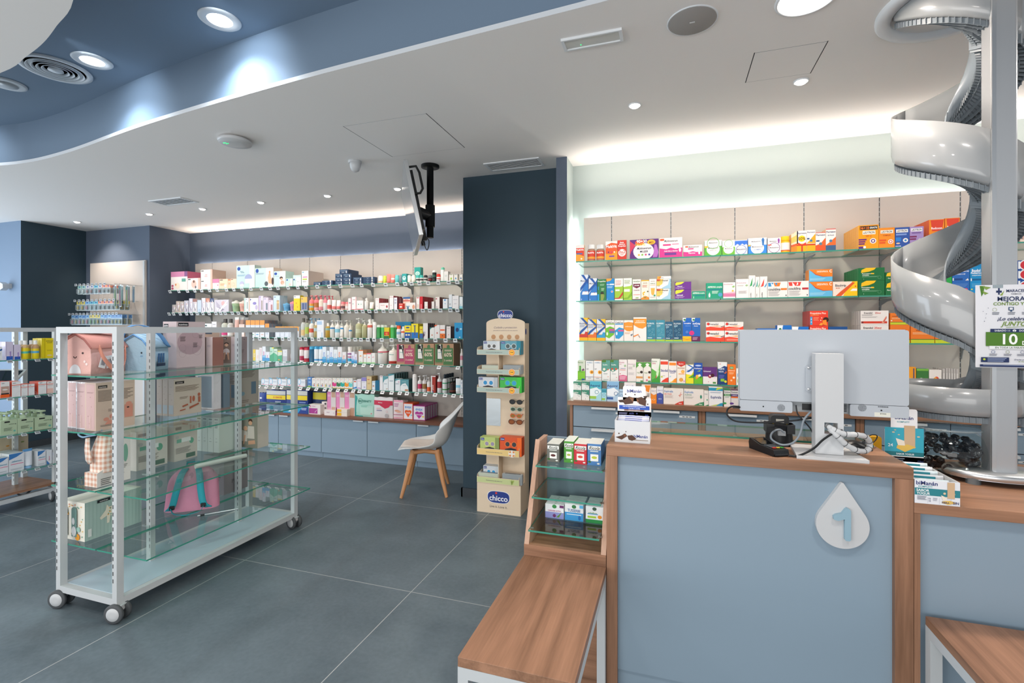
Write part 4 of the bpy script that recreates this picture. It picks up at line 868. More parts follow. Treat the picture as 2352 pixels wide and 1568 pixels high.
R.box('dark blue syrup carton', 960, 1222, 0, '#2a64b0', 't Ibudol .3 .82 .09 #ffffff .46;t 400_mg .78 .82 .07 #ffffff .4;t suspension_oral .4 .72 .05 #dfe8f4 .7;r .02 .48 .08 .58 #e8e8e8;r .12 .5 .6 .56 #16407f;p #e8e0d8 .75 .48 .9 .56 .96 .48;l .1 .34 .9 3 .02 #5f8ac8;c .8 .16 .09 #d03a6a', stack=[845, 985], d=.06)
R.box('cyan syrup carton', 1226, 1490, 0, '#1788c2', 't Ibudol .35 .84 .1 #ffffff .5;t Pediatrico_200 .5 .75 .06 #ffffff .9;t suspension .4 .67 .045 #dfeef4 .7;r .04 .46 .1 .56 #e8e8e8;r .12 .48 .9 .54 #0f5a8c;c .1 .16 .05 #d8d84a;l .1 .34 .9 3 .02 #5fb0d8', stack=[830, 982], d=.06)
R.box('blue carton with red and white burst', 1500, 2130, 0, '#1f4f98', 'c .9 .5 .16 #e8e8ea;c .9 .5 .13 #c8303c;r .72 .1 .77 .9 #e6e8ea', stack=[905, 1048, 1190], d=.06)
# third shelf
R = Row(3.61, RZs[2], 'third shelf behind counter', 1300, 680, 5.2273)
for a, b, y, c_ in ((158, 261, 258, '#c9372e'), (262, 367, 277, '#e2702c'), (369, 473, 275, '#2f9ac8')):
    R.box('yellow carton with blue sweep and %s band' % {'#c': 'red', '#e': 'orange', '#2': 'cyan'}[c_[:2]], a, b, y, '#f0c01c', 'p #d8dce0 0 1 .3 1 1 .5 1 .3 .3 .3 0 .5;p #24559c .1 1 .42 1 1 .78 1 .66;p #24559c 0 .2 .3 .34 1 .6 1 .7 .2 .45 0 .34;t Bisolvon .45 .75 .07 #2a4a80 .85;l .05 .66 .7 3 .014 #6a7a9a;r 0 .14 1 .28 %s;p %s .6 .28 1 .28 1 .38 .75 .4;r 0 0 1 .12 #f0b41c' % (c_, c_), n=1, side='#e6ae20')
R.box('white carton with green rounded shape', 475, 582, 287, W_, 'p #6cb82c 0 .6 .5 .7 1 .62 .95 .3 .4 .12 0 .2;t CinfaTos .5 .89 .08 #3a4a3a .85;r .05 .79 1 .84 #7ab648;r .4 .48 1 .58 #c0508a;r .4 .38 1 .47 #4a6aa8;c .18 .34 .1 #e8f0d8 .2')
R.box('white carton with blue rounded shape', 584, 693, 289, W_, 'p #2494cc 0 .5 .5 .66 1 .6 .98 .3 .5 .1 .1 .12;t CinfaTos .5 .89 .08 #3a4a5a .85;r .05 .79 .95 .84 #3a9ad0;r .4 .46 1 .54 #d0508a;c .22 .36 .1 #d8ecf4 .2')
R.box('white carton with orange top arc', 695, 808, 287, '#eae3dc', 'p #f0932a 0 .58 .3 .48 .6 .46 1 .52 1 .88 .5 .92 0 .88;t cinfamucol .5 .7 .05 #f8e8d0 .8;l .1 .4 .7 3 .014 #d8a070;p #6a7a8a .7 .3 .95 .36 .95 .3 .78 .22')
R.box('wide white carton with orange top', 810, 967, 252, '#ece5df', 'r 0 .73 1 .94 #f0932a;p #f0932a 0 .73 1 .73 1 .62 .7 .52 .4 .55 0 .68;t cinfamucol .5 .85 .055 #fae8d0 .85;r .1 .76 .9 .79 #fae8d0;p #e8862c 0 .16 .4 .26 .38 .3 0 .22;p #9a8a80 .36 .22 .5 .12 .52 .16 .4 .26')
for a, b, y, c_, n_ in ((968, 1078, 285, '#2f7f96', 'FLUIMUCIL'), (1080, 1188, 285, '#3a8aa0', 'FLUMIRIN'), (1190, 1287, 305, '#1f5878', 'FLUTOX'), (1288, 1396, 288, '#1c5070', 'FLUTOX')):
    R.box('%s carton with swirl print and lime foot' % ('teal' if a < 1100 else 'dark teal'), a, b, y, c_, 'r 0 0 1 .08 #a4c83c;t %s .45 .84 .07 #e4eef0 .8;l .08 .74 .5 2 .02 #b8d4dc;o .3 .5 .12 #8cc0cc .02;o .7 .56 .12 #8cc0cc .02;o .45 .3 .14 #8cc0cc .02;o .8 .3 .1 #8cc0cc .02;o .2 .66 .08 #8cc0cc .02;o .62 .42 .08 #8cc0cc .02;r .1 .14 .6 .17 #e4eef0;c .85 .12 .06 #b04a6a' % n_)
R.box('bright blue carton with yellow foot', 1400, 1506, 260, '#1560b8', 'r 0 0 1 .22 #f2b81c;p #e8ecf0 0 1 .4 1 .3 .86 .1 .84 0 .9;c .22 .92 .14 #1f7a4a .12;t FormulaDos .55 .77 .05 #ffffff .8;o .5 .4 .12 #dfe8f2 .02;l .3 .65 .9 1 .015 #8ab0e0;p #e08a1c 0 .14 .3 .1 .7 .1 1 .14 1 .11 .5 .06 0 .11')
R.box('bright blue carton with magenta and plum foot', 1508, 1614, 260, '#1b62b4', 'r 0 0 1 .22 #5f1f4c;p #e8ecf0 0 1 .4 1 .3 .86 .1 .84 0 .9;c .22 .92 .14 #1f7a4a .12;t ilviGrip .55 .76 .07 #ffffff .85;t Noche .5 .66 .04 #ffffff .6;c .0 .36 .3 #cf2f7a;l .1 .16 .7 3 .02 #c89ab8')
for a, b in ((1680, 1903), (1905, 2131)):
    R.box('white flat carton with orange red wave', a, b, 0, W_, 'p #e8482f 0 0 1 0 1 .5 .8 .34 .5 .4 .25 .46 0 .38;p #f0a02c .3 .5 .6 .56 .9 .52 .6 .46;c .12 .76 .08 #d8342c;t Frenadol .42 .74 .2 #3a2f30 .55;p #2a2c30 .8 .4 1 .52 1 .58 .8 .46' if a < 1800 else 'p #e8482f 0 0 1 0 1 .5 .8 .34 .5 .4 .25 .46 0 .38;p #f0a02c .3 .5 .6 .56 .9 .52 .6 .46;c .12 .76 .08 #d8342c;t Frenadol .42 .74 .2 #3a2f30 .55;l .1 .2 .8 2 .04 #f2b0a0', stack=[308, 413], d=.08)
R.src(1700, 480, 5.2273)
R.box('low blue carton with white swoosh', 205, 443, 1432, '#1f6ac0', 'p #e8ecf0 .5 .5 1 .6 1 .4 .6 .2;t Couldina .5 .6 .2 #ffffff .5', d=.08)
R.box('blue carton with green shield and white name', 445, 619, 1393, '#1a6cc0', 'p #e8ecf0 0 1 .4 1 .3 .5 0 .3;c .2 .76 .1 #1f7a4a;t ilviGrip .65 .5 .26 #ffffff .6', d=.07)
R.box('flat blue and white carton with green shield', 620, 824, 1410, '#1a6cc0', 'p #e8ecf0 0 1 .4 1 .3 .5 0 .3;c .12 .7 .08 #1f7a4a;t ilvico .84 .6 .24 #ffffff .3', d=.07)
R.box('red carton with head illustration', 835, 1057, 0, '#e2402c', 't Propalgina_Plus .45 .84 .11 #f8ece0 .86;l .05 .7 .5 1 .03 #f0b050;r .02 .06 .14 .6 #2f9ad0;c .08 .44 .03 #e8eef2;c .08 .24 .03 #e8eef2;l .2 .54 .5 4 .03 #f09070;c .88 .4 .16 #3a2018;p #f08a2c .7 .36 .9 .4 .95 0 .7 .1;c .65 .52 .03 #f8ece0;c .6 .36 .03 #f8ece0;p #f0a03a .5 .04 .62 .2 .72 .12 .66 .02', stack=[1220, 1400], d=.024, n=6, gap=.003, side='#b84a48')
R.box('navy carton with orange band', 1058, 1290, 1410, '#1f4f8c', 't normogrip .45 .5 .3 #e8ecf0 .8;r .7 .2 1 .5 #f0a03a', d=.07)
R.box('white carton with red stripe and sachet print', 1445, 1784, 0, '#e9e4e0', 'r .02 .1 .95 .25 #d2402c;r .02 .1 .1 .24 #7a2a2a;t Enandol .27 .84 .11 #3a3436 .34;t 25mg .62 .84 .11 #d2402c .26;l .04 .7 .45 2 .02 #8a8484;l .04 .56 .6 2 .02 #b0aaa8;p #e8a890 .75 .14 .9 .6 .94 .6 .84 .14;p #c84a3a .8 .2 .92 .56 .93 .5 .84 .2', stack=[1218, 1390], d=.034, n=4, gap=.004, side='#cfc7c2')
R.src(2020, 400, 2.852)
for a, b in ((70, 200), (204, 362), (364, 520)):
    R.box('orange carton with lime green foot band', a, b, 0, '#e87a28', 'r 0 0 1 .2 #c6d030;r 0 .18 1 .22 #3a7a3a;l .08 .7 .8 1 .04 #8a3a1a;l .08 .55 .6 2 .03 #f4c090;r .02 .3 .1 .38 #e8e0d0' if a < 200 else 'r 0 0 1 .2 #c6d030;r 0 .18 1 .22 #3a7a3a;t Vitamina_C .45 .7 .08 #8a3a1a .7;l .08 .55 .8 2 .03 #f4c090', stack=[908, 985], d=.07)
# fourth shelf
R = Row(3.61, RZs[3], 'lowest shelf behind counter', 1300, 680, 5.2273)
for look, a, b, y, body, deco, kw in (
 ('white and green carton with green figure', 137, 230, 770, '#cfd6c4', 'r 0 0 1 .46 #7cc02c;c .35 .68 .13 #4a9a3a;p #4a9a3a .2 .45 .5 .45 .45 .66 .25 .66;p #6a3a5a .5 .5 .8 .6 .95 .5 .7 .46;t Regula .4 .9 .07 #5a8a4a .7;l .1 .4 .8 1 .02 #3a6a2a;r .55 0 .95 .07 #1f4f9a', {}),
 ('white carton with orange sunflower', 235, 330, 775, '#e9e8e6', 't grinfibra .5 .91 .06 #5a8ab0 .8;t ToS .3 .8 .04 #7a7a7a .4;c .78 .42 .24 #f0a822;c .8 .42 .1 #8a4a1a;l .1 .6 .4 3 .014 #8a8a8a;r 0 .16 1 .18 #2f4f7a;l .3 .1 .7 1 .02 #6a6a6a', {'n': 1, 'top': '#5f7f8a'}),
 ('white carton with large sunflower and orange lid', 332, 427, 775, '#e9e8e6', 't grinfibra .5 .91 .06 #5a8ab0 .8;c .78 .42 .24 #f0a822;c .8 .42 .1 #8a4a1a;l .1 .6 .4 3 .014 #8a8a8a;r 0 .16 1 .18 #d8702c;l .3 .1 .7 1 .02 #6a6a6a', {'n': 1, 'top': '#e08a3c'}),
 ('teal and white carton with round seal', 430, 530, 768, '#eae8e4', 'p #5a9a8a 0 .5 .3 .42 1 .6 1 1 0 1;r 0 .9 .5 1 #4a7a2a;t Sediflu .4 .78 .06 #e8f0ea .7;c .28 .56 .16 #dfe6dc;c .28 .56 .12 #e8e0c8;c .76 .55 .08 #e0622c;l .2 .35 .7 2 .014 #9aa0a0;c .76 .2 .05 #e0622c;l .2 .05 .8 1 .02 #9aa0a0', {'top': '#6a8a4a', 'n': 1}),
 ('teal and white carton with orange berries', 532, 632, 768, '#eae8e4', 'p #4f9080 0 .5 .3 .42 1 .6 1 1 0 1;r 0 .9 .4 1 #4a7a2a;t Sediflu .4 .78 .06 #e8f0ea .7;c .22 .58 .13 #c84a2a;c .3 .5 .12 #e8e0d0;c .7 .58 .12 #d8562a;l .2 .35 .7 2 .014 #9aa0a0;c .76 .18 .05 #e0622c', {'top': '#6a8a4a', 'n': 1}),
 ('white carton with pink foot', 635, 735, 762, '#e9e3e0', 'r 0 0 1 .26 #d8688c;p #d8688c 0 .26 .5 .3 1 .26 1 .25 0 .25;t Broncho .36 .88 .06 #c87a94 .6;t sol. .2 .8 .05 #c87a94 .3;p #9aba8a .6 .74 .8 .78 .9 .7 .7 .66;t Pediatrico .5 .6 .04 #5a5a9a .8;l .1 .52 .8 1 .02 #d8563a;c .16 .35 .06 #c83a3a;l .1 .2 .85 3 .025 #f2ccd8', {}),
 ('plain white carton with faint text', 738, 842, 762, '#e8e2de', 't Bronchoral .5 .8 .05 #b08aa4 .8;l .1 .66 .6 4 .014 #aaa4a4;l .1 .4 .8 4 .014 #bab4b4;p #b8c8b0 .6 .74 .8 .78 .9 .7 .7 .66', {}),
 ('small white carton with green hood, left', 842, 928, 792, '#e8e4dc', 'p #4f9a3c 0 1 1 1 1 .72 .5 .88 0 .7;p #e8ece4 .25 .9 .5 .96 .8 .9 .5 .76;t TOS .3 .46 .07 #6a8a4a .4;c .75 .5 .2 #2f201c;r 0 .18 .95 .28 #d89a5a;r .6 0 .98 .08 #5a9a5a', {}),
 ('small white carton with green hood, right', 930, 1022, 792, '#e8e4dc', 'p #4f9a3c 0 1 1 1 1 .72 .5 .88 0 .7;p #e8ece4 .25 .9 .5 .96 .8 .9 .5 .76;t TOS .3 .46 .07 #6a8a4a .4;c .8 .5 .18 #2f201c;c .75 .24 .16 #d8823a;r .6 0 .98 .08 #5a9a5a;c .45 .1 .12 #d85a8a', {}),
 ('tall green and white syrup carton', 1025, 1130, 752, '#e6e8de', 'p #5fb04a 0 0 1 0 1 .95 .8 .4 0 .6;p #3f9a3a 0 0 1 0 1 .3 0 .1;t Expecto .36 .9 .05 #7a8a6a .6;t DHU .3 .81 .06 #c85a7a .4;p #cfe8c0 .6 .2 .8 .3 .9 .5 .7 .58 .55 .4;p #c83a4a .5 .15 .62 .22 .6 .32 .5 .24', {}),
 ('white carton with red quarter circle', 1130, 1230, 765, '#ebe6e2', 'r .04 .8 .96 .94 #e0452c;t Stodal .5 .54 .13 #3a4a8a .88;p #dc3f2a .1 .02 1 .02 1 .24 .7 .2 .3 .1;c .2 .26 .12 #c0cc5a;l .3 .3 .6 1 .014 #8a8a8a', {}),
 ('white carton with orange quarter circle', 1232, 1328, 783, '#ebe6e2', 'r .06 .82 .94 .95 #f08a2a;t Stodal .5 .56 .14 #3a4a8a .88;t INFANTIL .5 .46 .05 #8a8ab0 .6;p #f0902a .3 .02 1 .02 1 .24 .7 .18;p #f0c02a .1 .02 .4 .02 .8 .14;c .2 .3 .1 #a8d0e0', {}),
 ('white carton with red pointed top', 1330, 1435, 785, '#ece2d4', 'p #c8382c 0 1 1 1 1 .86 .5 .76 0 .86;t Bisolgo .5 .9 .05 #f4e0d8 .6;t PROPOLIS .5 .7 .05 #9a5a3a .8;c .7 .54 .2 #f0a02c;c .7 .54 .13 #f4bc5a;r .2 .42 .9 .45 #f0902c;c .5 .16 .24 #e2a04a;c .85 .1 .1 #d89ac8', {'side': '#c04a3a', 'top': '#b8352c'}),
 ('yellow carton with white and blue sweep', 1438, 1533, 820, '#e6dc2c', 'p #e8eaee 0 1 1 1 1 .66 .7 .45 0 .5;p #2f66b0 .1 1 .4 1 1 .86 1 .8;p #2f66b0 0 .6 .5 .74 1 .9 1 .8 .4 .6;t Hedrisol .5 .7 .06 #2f4f90 .85;p #4aa03a .3 .3 1 .5 1 .3;c .2 .18 .1 #c8d83a', {}),
 ('blue and green carton with fruit', 1535, 1640, 802, '#2050a8', 'r 0 0 1 .34 #6ab82c;c .5 .88 .36 #b8c8e8 .1;t ProPolmon .5 .74 .06 #ffffff .9;p #b0d83a .3 .6 .8 .66 .7 .6;c .4 .36 .2 #f0b83a;c .65 .4 .16 #e8e4d4;c .3 .26 .12 #e8862c;c .78 .32 .12 #3a8a2a', {'side': '#e0dcd4'}),
 ('wide purple and white carton with berries', 1643, 1815, 852, '#5f3278', 'r 0 0 1 .45 #e8e2e0;t Echinamed .3 .76 .08 #f0e8f2 .5;c .5 .46 .13 #a82a44;c .68 .52 .14 #4a1a2c;c .5 .5 .06 #e8e0d8;c .84 .4 .07 #d8d0d8;c .4 .14 .02 #c83a4a .04;r .7 .04 .92 .14 #4a8a3a', {}),
 ('white carton with blue night scene', 1822, 1935, 792, '#e6e8ea', 'p #24427c 0 0 1 0 1 .8 .7 .84 .3 .74 0 .7;c .25 .92 .1 #d8563a .03;t FORTE .4 .7 .08 #e8f0fa .6;t NOCHE .4 .58 .08 #e8f0fa .6;c .8 .56 .16 #e0703a;c .74 .58 .13 #24427c;l .1 .4 .7 3 .025 #6a6ac0;r .3 .14 .7 .26 #8ac03a;c .84 .14 .14 #e0d83a', {}),
 ('orange carton with green badge', 1938, 2040, 820, '#ee7a28', 'r .28 .78 .72 .9 #4a9a5a;t Alpha .5 .84 .06 #f0f0d8 .36;t PROPOLIS .5 .7 .045 #fae8d0 .8;l .2 .6 .8 3 .016 #f8c898;c .76 .36 .14 #f4e8d8;c .46 .22 .12 #f4c8a0', {}),
 ('white carton with lime stripes by the monitor', 2042, 2200, 870, '#ebebe8', 'r .1 .15 .9 .35 #8ac83a;r .1 .5 .5 .7 #2f9ad0;p #2f9ad0 .1 .7 .5 .7 .5 .85', {})):
    R.box(look, a, b, y, body, deco, **kw)
R.src(2020, 400, 2.852)
R.box('orange carton leaning beside the spiral chute', 175, 240, 1262, '#f0a028', 'r .7 .3 .85 .95 #6a5a6a;l .1 .5 .5 4 .04 #f6c878')
R.box('green carton with daisies', 242, 322, 1272, '#3f7a3c', 'c .4 .5 .2 #e8ece4;c .4 .5 .08 #f0c83a;c .7 .4 .14 #e8ece4;c .2 .3 .12 #c8dcc0;r 0 .0 1 .14 #2f5f9a;r 0 .9 1 1 #7ab648', top='#3a6a9a')
R.box('white carton with red oval', 324, 408, 1280, '#eae4de', 'c .6 .55 .2 #d8442c .3;c .5 .6 .12 #f0a83a;t ll .3 .16 .2 #2a2a2a .3')
R.box('slim grey carton', 412, 432, 1272, '#b8b4b0', 'r .3 .2 .7 .8 #d8d4d0', n=4, gap=.004, d=.02)
for i in range(5): R.box('slim grey carton', 434+i*17, 450+i*17, 1270+i, '#b8b4b0', 'r .3 .2 .7 .8 #d8d4d0')
R.src(0, 0, 1)
R.box('white leaflet carton right of the post', 2337, 2375, 848, '#e4e0e4', 'r 0 .86 1 1 #c02a34;l .1 .6 .9 5 .03 #6a4a8a;t ANA .5 .3 .1 #2a2a2a .8')
# goods on the back worktop
R = Row(3.50, .985, 'worktop behind counter', 1300, 680, 5.2273)
for a, b in ((85, 183), (187, 280)): R.box('small green and white lozenge carton', a, b, 0, '#e6e8e4', 'p #3f8a70 0 1 1 1 1 .5 .5 .62 0 .7;o .74 .5 .16 #4a7a7a .03;t Relive .35 .76 .14 #e8f0ea .6;t 1 .5 .14 .12 #4a6a6a .2', stack=[1022, 1125], d=.07)
R.box('teal and white eye drop carton', 285, 427, 1022, '#a8d8e4', 'r 0 .62 1 1 #4fb4c8;t Aquoral .45 .79 .11 #26356f .84;t Forte .3 .66 .08 #7ac83a .4;p #e8f4f6 0 .6 .6 .7 1 .5 .6 .25 0 .2;o .6 .45 .17 #3a8aa0 .04;r 0 .1 .55 .24 #9ac84a', side='#3a6f8a', d=.05)
R.box('small teal eye drop carton', 428, 487, 1112, '#a8d8e4', 'r 0 .7 1 1 #3fa4b8;o .5 .5 .3 #3a8aa0 .06;r 0 .08 .7 .24 #9ac84a;t Aquoral .5 .84 .1 #26356f .8')
R.box('pale blue and white eye drop carton', 490, 637, 1024, '#b4d0e6', 'r 0 .62 1 1 #8ab8dc;t Aquoral .45 .79 .11 #26356f .88;p #eef4f8 0 .6 .6 .7 1 .5 .6 .25 0 .3;o .76 .4 .17 #3a6a9a .04;r 0 .1 .52 .22 #3a62a4', side='#5a5f66', d=.05)
R.box('small pale blue eye drop carton', 638, 697, 1120, '#b4d0e6', 'o .5 .5 .3 #3a6a9a .06;r 0 .08 .7 .24 #3a62a4;t Aquoral .5 .84 .1 #26356f .8')
R.box('lilac and white eye care carton', 697, 836, 1040, '#ebe6e6', 'p #8a80b4 0 0 1 0 1 .62 .5 .7 0 .62;t Care .4 .84 .09 #7a78a4 .42;o .74 .84 .07 #4a4aa8 .03', d=.05)
R.box('tall white and orange carton behind the snack box', 907, 1018, 1067, '#ece2da', 'p #f08a2c .35 1 1 1 .8 .6 .4 .7;l .6 .5 .9 3 .03 #3a3a3a', d=.05, side='#d8a878')
R.box('small orange eye carton', 1018, 1088, 1106, '#ece2da', 'p #ee8a2c 0 0 1 0 1 .64 .5 .56 0 .68;t Care .36 .84 .08 #8a88a4 .5;o .8 .84 .09 #5a5aa8 .03;c .5 .26 .26 #f4c8a0 .12;c .5 .26 .08 #6a3a1a')
R.box('small violet eye carton', 1090, 1168, 1097, '#e6e4ea', 'p #4a58a4 0 0 1 0 1 .6 .5 .7 0 .62;t Care .36 .84 .08 #8a88a4 .5;o .8 .84 .09 #5a5aa8 .03;c .5 .3 .26 #b8c0e0 .12;c .5 .3 .08 #2a2a5a', n=1)
R.box('wide white carton with red corner', 1170, 1411, 1112, '#e8e1da', 't Euphralia .26 .84 .13 #5a8ac0 .44;t OJO_ROJO .22 .66 .09 #d8685a .4;l .06 .54 .5 4 .02 #c8b8b0;p #cf4434 .55 0 1 0 1 .24 .8 .18;t 10ml .84 .08 .07 #ffffff .2;p #e09080 .8 .5 .86 .8 .88 .8 .84 .5;p #e09080 .75 .6 .95 .7 .94 .66 .77 .56', d=.05)
R.box('wide white carton with green corner', 1414, 1656, 1122, '#e8e1da', 't Euphralia .26 .84 .13 #5a8ac0 .44;t ALERGIA .22 .66 .09 #7aa08a .36;l .06 .52 .5 3 .02 #b8b8b0;p #3f8f64 .5 0 1 0 1 .24 .8 .18;t 10ml .84 .08 .07 #ffffff .2;c .86 .56 .05 #3f8f74 .1', d=.05)
R.box('narrow white drop carton', 1657, 1712, 1137, '#e6e2dc', 't Euph. .5 .8 .08 #8a9a9a .7;c .7 .4 .14 #4a9a7a .2;p #3f8f64 .2 0 1 0 1 .1')
R.box('white carton with teal and lime waves', 1713, 1884, 1094, '#e8eaec', 'p #2f94b8 0 .82 1 .82 1 .98 0 .98;p #b8cc4a .5 .84 1 .96 1 1 .6 1;t Euphralia .52 .48 .13 #3a4a8a .76;l .1 .74 .9 2 .016 #8a9ab0;p #b8cc4a .1 .02 .7 .02 1 .2 .6 .1;p #2f94b8 .5 .02 1 .02 1 .2 .8 .16', d=.05, side='#22282c')
R.box('narrow white carton with green cap band', 1895, 1978, 1118, '#e4e1dc', 'r 0 .62 1 .74 #3f8f4c;t Systane .5 .85 .09 #3a4a5a .85;t BALANCE .5 .68 .05 #e8f0e8 .7;l .15 .56 .8 2 .014 #7a9a8a;c .1 .2 .3 #3a9a5a .16;r 0 .95 1 1 #2f7f4a', top='#2f7f5a', n=1)
R.box('narrow white carton with purple and orange bands', 1980, 2068, 1120, '#d8d4d2', 'r 0 .6 1 .74 #4a3a78;r 0 .52 1 .6 #e0702c;t Systane .5 .85 .09 #3a4a5a .85;t COMPLETE .5 .67 .05 #e8e8f0 .7;c .1 .2 .3 #5a3a8a .16;r 0 .95 1 1 #5a3a5a', top='#6a4a5a')
R.src(1980, 920, 5.6)
R.box('low white carton with red lid', 560, 726, 52, '#e8e2dc', 'c .3 .3 .1 #e08a5a;l .3 .6 .9 2 .03 #b8a8a0;c .36 .12 .08 #d8442c;c .8 .9 .1 #f0a83a', top='#a8383a', side='#8a8a8a')
R.box('low white carton with green foot and dot', 776, 880, 66, '#e8e4d8', 'c .7 .46 .07 #f0b83a;r .5 .06 .95 .2 #8ab83a;l .2 .8 .7 1 .03 #a8b0a0', side='#6a8a3a')
R.box('long low white carton with yellow dot', 908, 1210, 80, '#ebe4dc', 'c .45 .3 .04 #f0a83a;l .1 .7 .7 2 .03 #b0b8b0;l .56 .3 .65 1 .03 #b0b8b0', side='#5aa08a', top='#5aa890')
R.box('long low white carton with red dot', 1250, 1600, 104, '#e8ddd2', 'c .4 .4 .03 #d03a5a;c .72 .7 .06 #e0b83a;l .1 .7 .6 1 .03 #b0a8a0', side='#c8c0a8')
R.box('dark blue carton right of the metal post', 2008, 2250, 26, '#20559c', 'r 0 .86 1 1 #b8c83a;r .1 .1 .16 .8 #b8cce8')

# ================================================================ SPIRAL CHUTE
DIST = 2.72; BR = math.radians(24.53); AX, AY = DIST*math.sin(BR), DIST*math.cos(BR); RO = .216; RI = .045; PITCH = .618; WH = .208
TH0 = math.radians(160); ZT0 = 2.432
def ztop(th):   # th in radians, increasing = descending; the last turn flattens out
    d = (th-TH0)/(2*math.pi)
    if d < 1.24: return ZT0-PITCH*d
    e = min((d-1.24)/.5, 1.0); return ZT0-PITCH*1.24-.39*(1.2*e-.2*e*e)
def wk(th):     # side wall gets lower on the last turn
    return 1-.48*max(0, min(1, ((th-TH0)/(2*math.pi)-1.28)/.42))
def cp(r, th, z): return (AX+r*math.cos(th), AY+r*math.sin(th), z)
chute = empty('spiral_chute', (AX, AY, 0), 'grey spiral chute winding down behind the counter beside the metal post', 'chute')
t0, t1 = TH0-2*math.pi*1.12, TH0+2*math.pi*2.42
SEG = 84
ths = [t0+(t1-t0)*i/(SEG*1.0) for i in range(SEG+1)]
sec = max(1, SEG//7)
for s0 in range(0, SEG, sec):
    tt = ths[s0:s0+sec+1]
    m = MB()
    prof = [(RO, 0.0), (RO, -.09), (RO, -.165), (RO-.006, -.192), (RO-.026, -.208)]
    m.grid([[cp(r, th, ztop(th)+z*wk(th)) for r, z in prof] for th in tt], 'chute_wall'); w = m.build('outer_wall', chute, solid=.006)
    m = MB()
    prof = [(RO-.026, -.208), (RO*.6, -.2), (RO*.4, -.185), (RI+.02, -.165), (RI, -.13), (RI-.006, -.085)]
    m.grid([[cp(r, th, ztop(th)+z*wk(th)) for r, z in prof] for th in tt], 'chute_floor'); m.build('slide_floor', chute, solid=.006)
    m = MB()
    for th0_, th1_ in zip(tt, tt[1:]):
        for f in (0, .33, .66):
            th = th0_+(th1_-th0_)*f
            a, b = cp(RO-.01, th, ztop(th)-.208*wk(th)), cp(RI+.01, th, ztop(th)-.16*wk(th))
            m.add([a, b, (b[0], b[1], b[2]-.022), (a[0], a[1], a[2]-.022)], [[0, 1, 2, 3]], 'chute_rib')
    for r, dz in ((RO-.015, -.209), (RO*.82, -.206), (RO*.66, -.2), (RO*.5, -.191), (RI+.03, -.17)):
        m.grid([[cp(r, th, ztop(th)+dz*wk(th)), cp(r, th, ztop(th)+dz*wk(th)-.022)] for th in tt], 'chute_rib', False)
    m.build('rib_grid', chute, solid=.003)
    th = tt[-1]; m = MB()   # bolted flange between two moulded sections
    for dth in (-.05, .05):
        a, b = cp(RO-.005, th+dth, ztop(th+dth)-.209*wk(th)), cp(RI, th+dth, ztop(th+dth)-.155*wk(th))
        m.add([a, b, (b[0], b[1], b[2]-.035), (a[0], a[1], a[2]-.035)], [[0, 1, 2, 3]], 'chute_floor')
    fl = m.build('flange', chute, solid=.005)
    for r in (RO-.03, RO*.55):
        c = cp(r, th-.05, ztop(th-.05)-.22*wk(th)); MB().lathe([(.0045, -.006), (.0045, .006)], c, 'silver', 8).build('bolt', fl)
o = empty('chute_collar', (AX, AY, CZ), 'white round collar where the spiral chute enters the ceiling', 'collar')
MB().lathe([(RO+.005, 0), (RO+.005, -.02), (RO+.05, -.022), (RO+.06, -.012), (RO+.06, 0)], (AX, AY, CZ), 'white_trim', 56, caps=False).build('collar_ring', o)
# ================================================================ METAL POST AND POSTER
PY = 2.25; xa, xb = atY(2279, 500, PY)[0], atY(2341, 500, PY)[0]
po = empty('metal_post', ((xa+xb)/2, PY+.03, ZL), 'grey aluminium post on an oval foot standing on the lower counter', 'post')
m = MB(); m.rbox(xa, xb, PY, PY+.075, ZL+.045, CZ-.001, .012, 'alu', 2); i0 = m.build('post_shaft', po)
m = MB(); m.box(xa-.001, xa+.012, PY-.001, PY+.004, ZL+.05, CZ-.002, 'silver'); m.build('edge_profile', po)
fx = (xa+xb)/2
m = MB(); m.lathe([(.16, ZL+.018), (.165, ZL+.022), (.165, ZL+.036), (.158, ZL+.045), (.0001, ZL+.045)], (fx, PY+.05, 0), 'silver', 48, sy=.62); m.build('base_plate', po)
for sx_ in (-.10, .10): MB().lathe([(.022, ZL), (.022, ZL+.02)], (fx+sx_, PY-.01, 0), 'rubber', 18).build('foot', po)
for sx_ in (-.11, .11): MB().lathe([(.006, ZL+.044), (.005, ZL+.05), (.0001, ZL+.051)], (fx+sx_, PY+.01, 0), 'silver', 10).build('screw', po)
PP = PY-.006; p0 = atY(2241, 655, PP); p1 = atY(2241, 843, PP); ph = p0[2]-p1[2]; pw = ph/1.6
ps = empty('poster', (p0[0], PP, p1[2]), 'white promotional poster announcing ten percent off, fixed to the metal post', 'poster')
m = MB(); m.box(0, pw, 0, .002, 0, ph, '#dcdde2')
NV, GR, DG = '#24325a', '#6d8a34', '#4f7a2c'
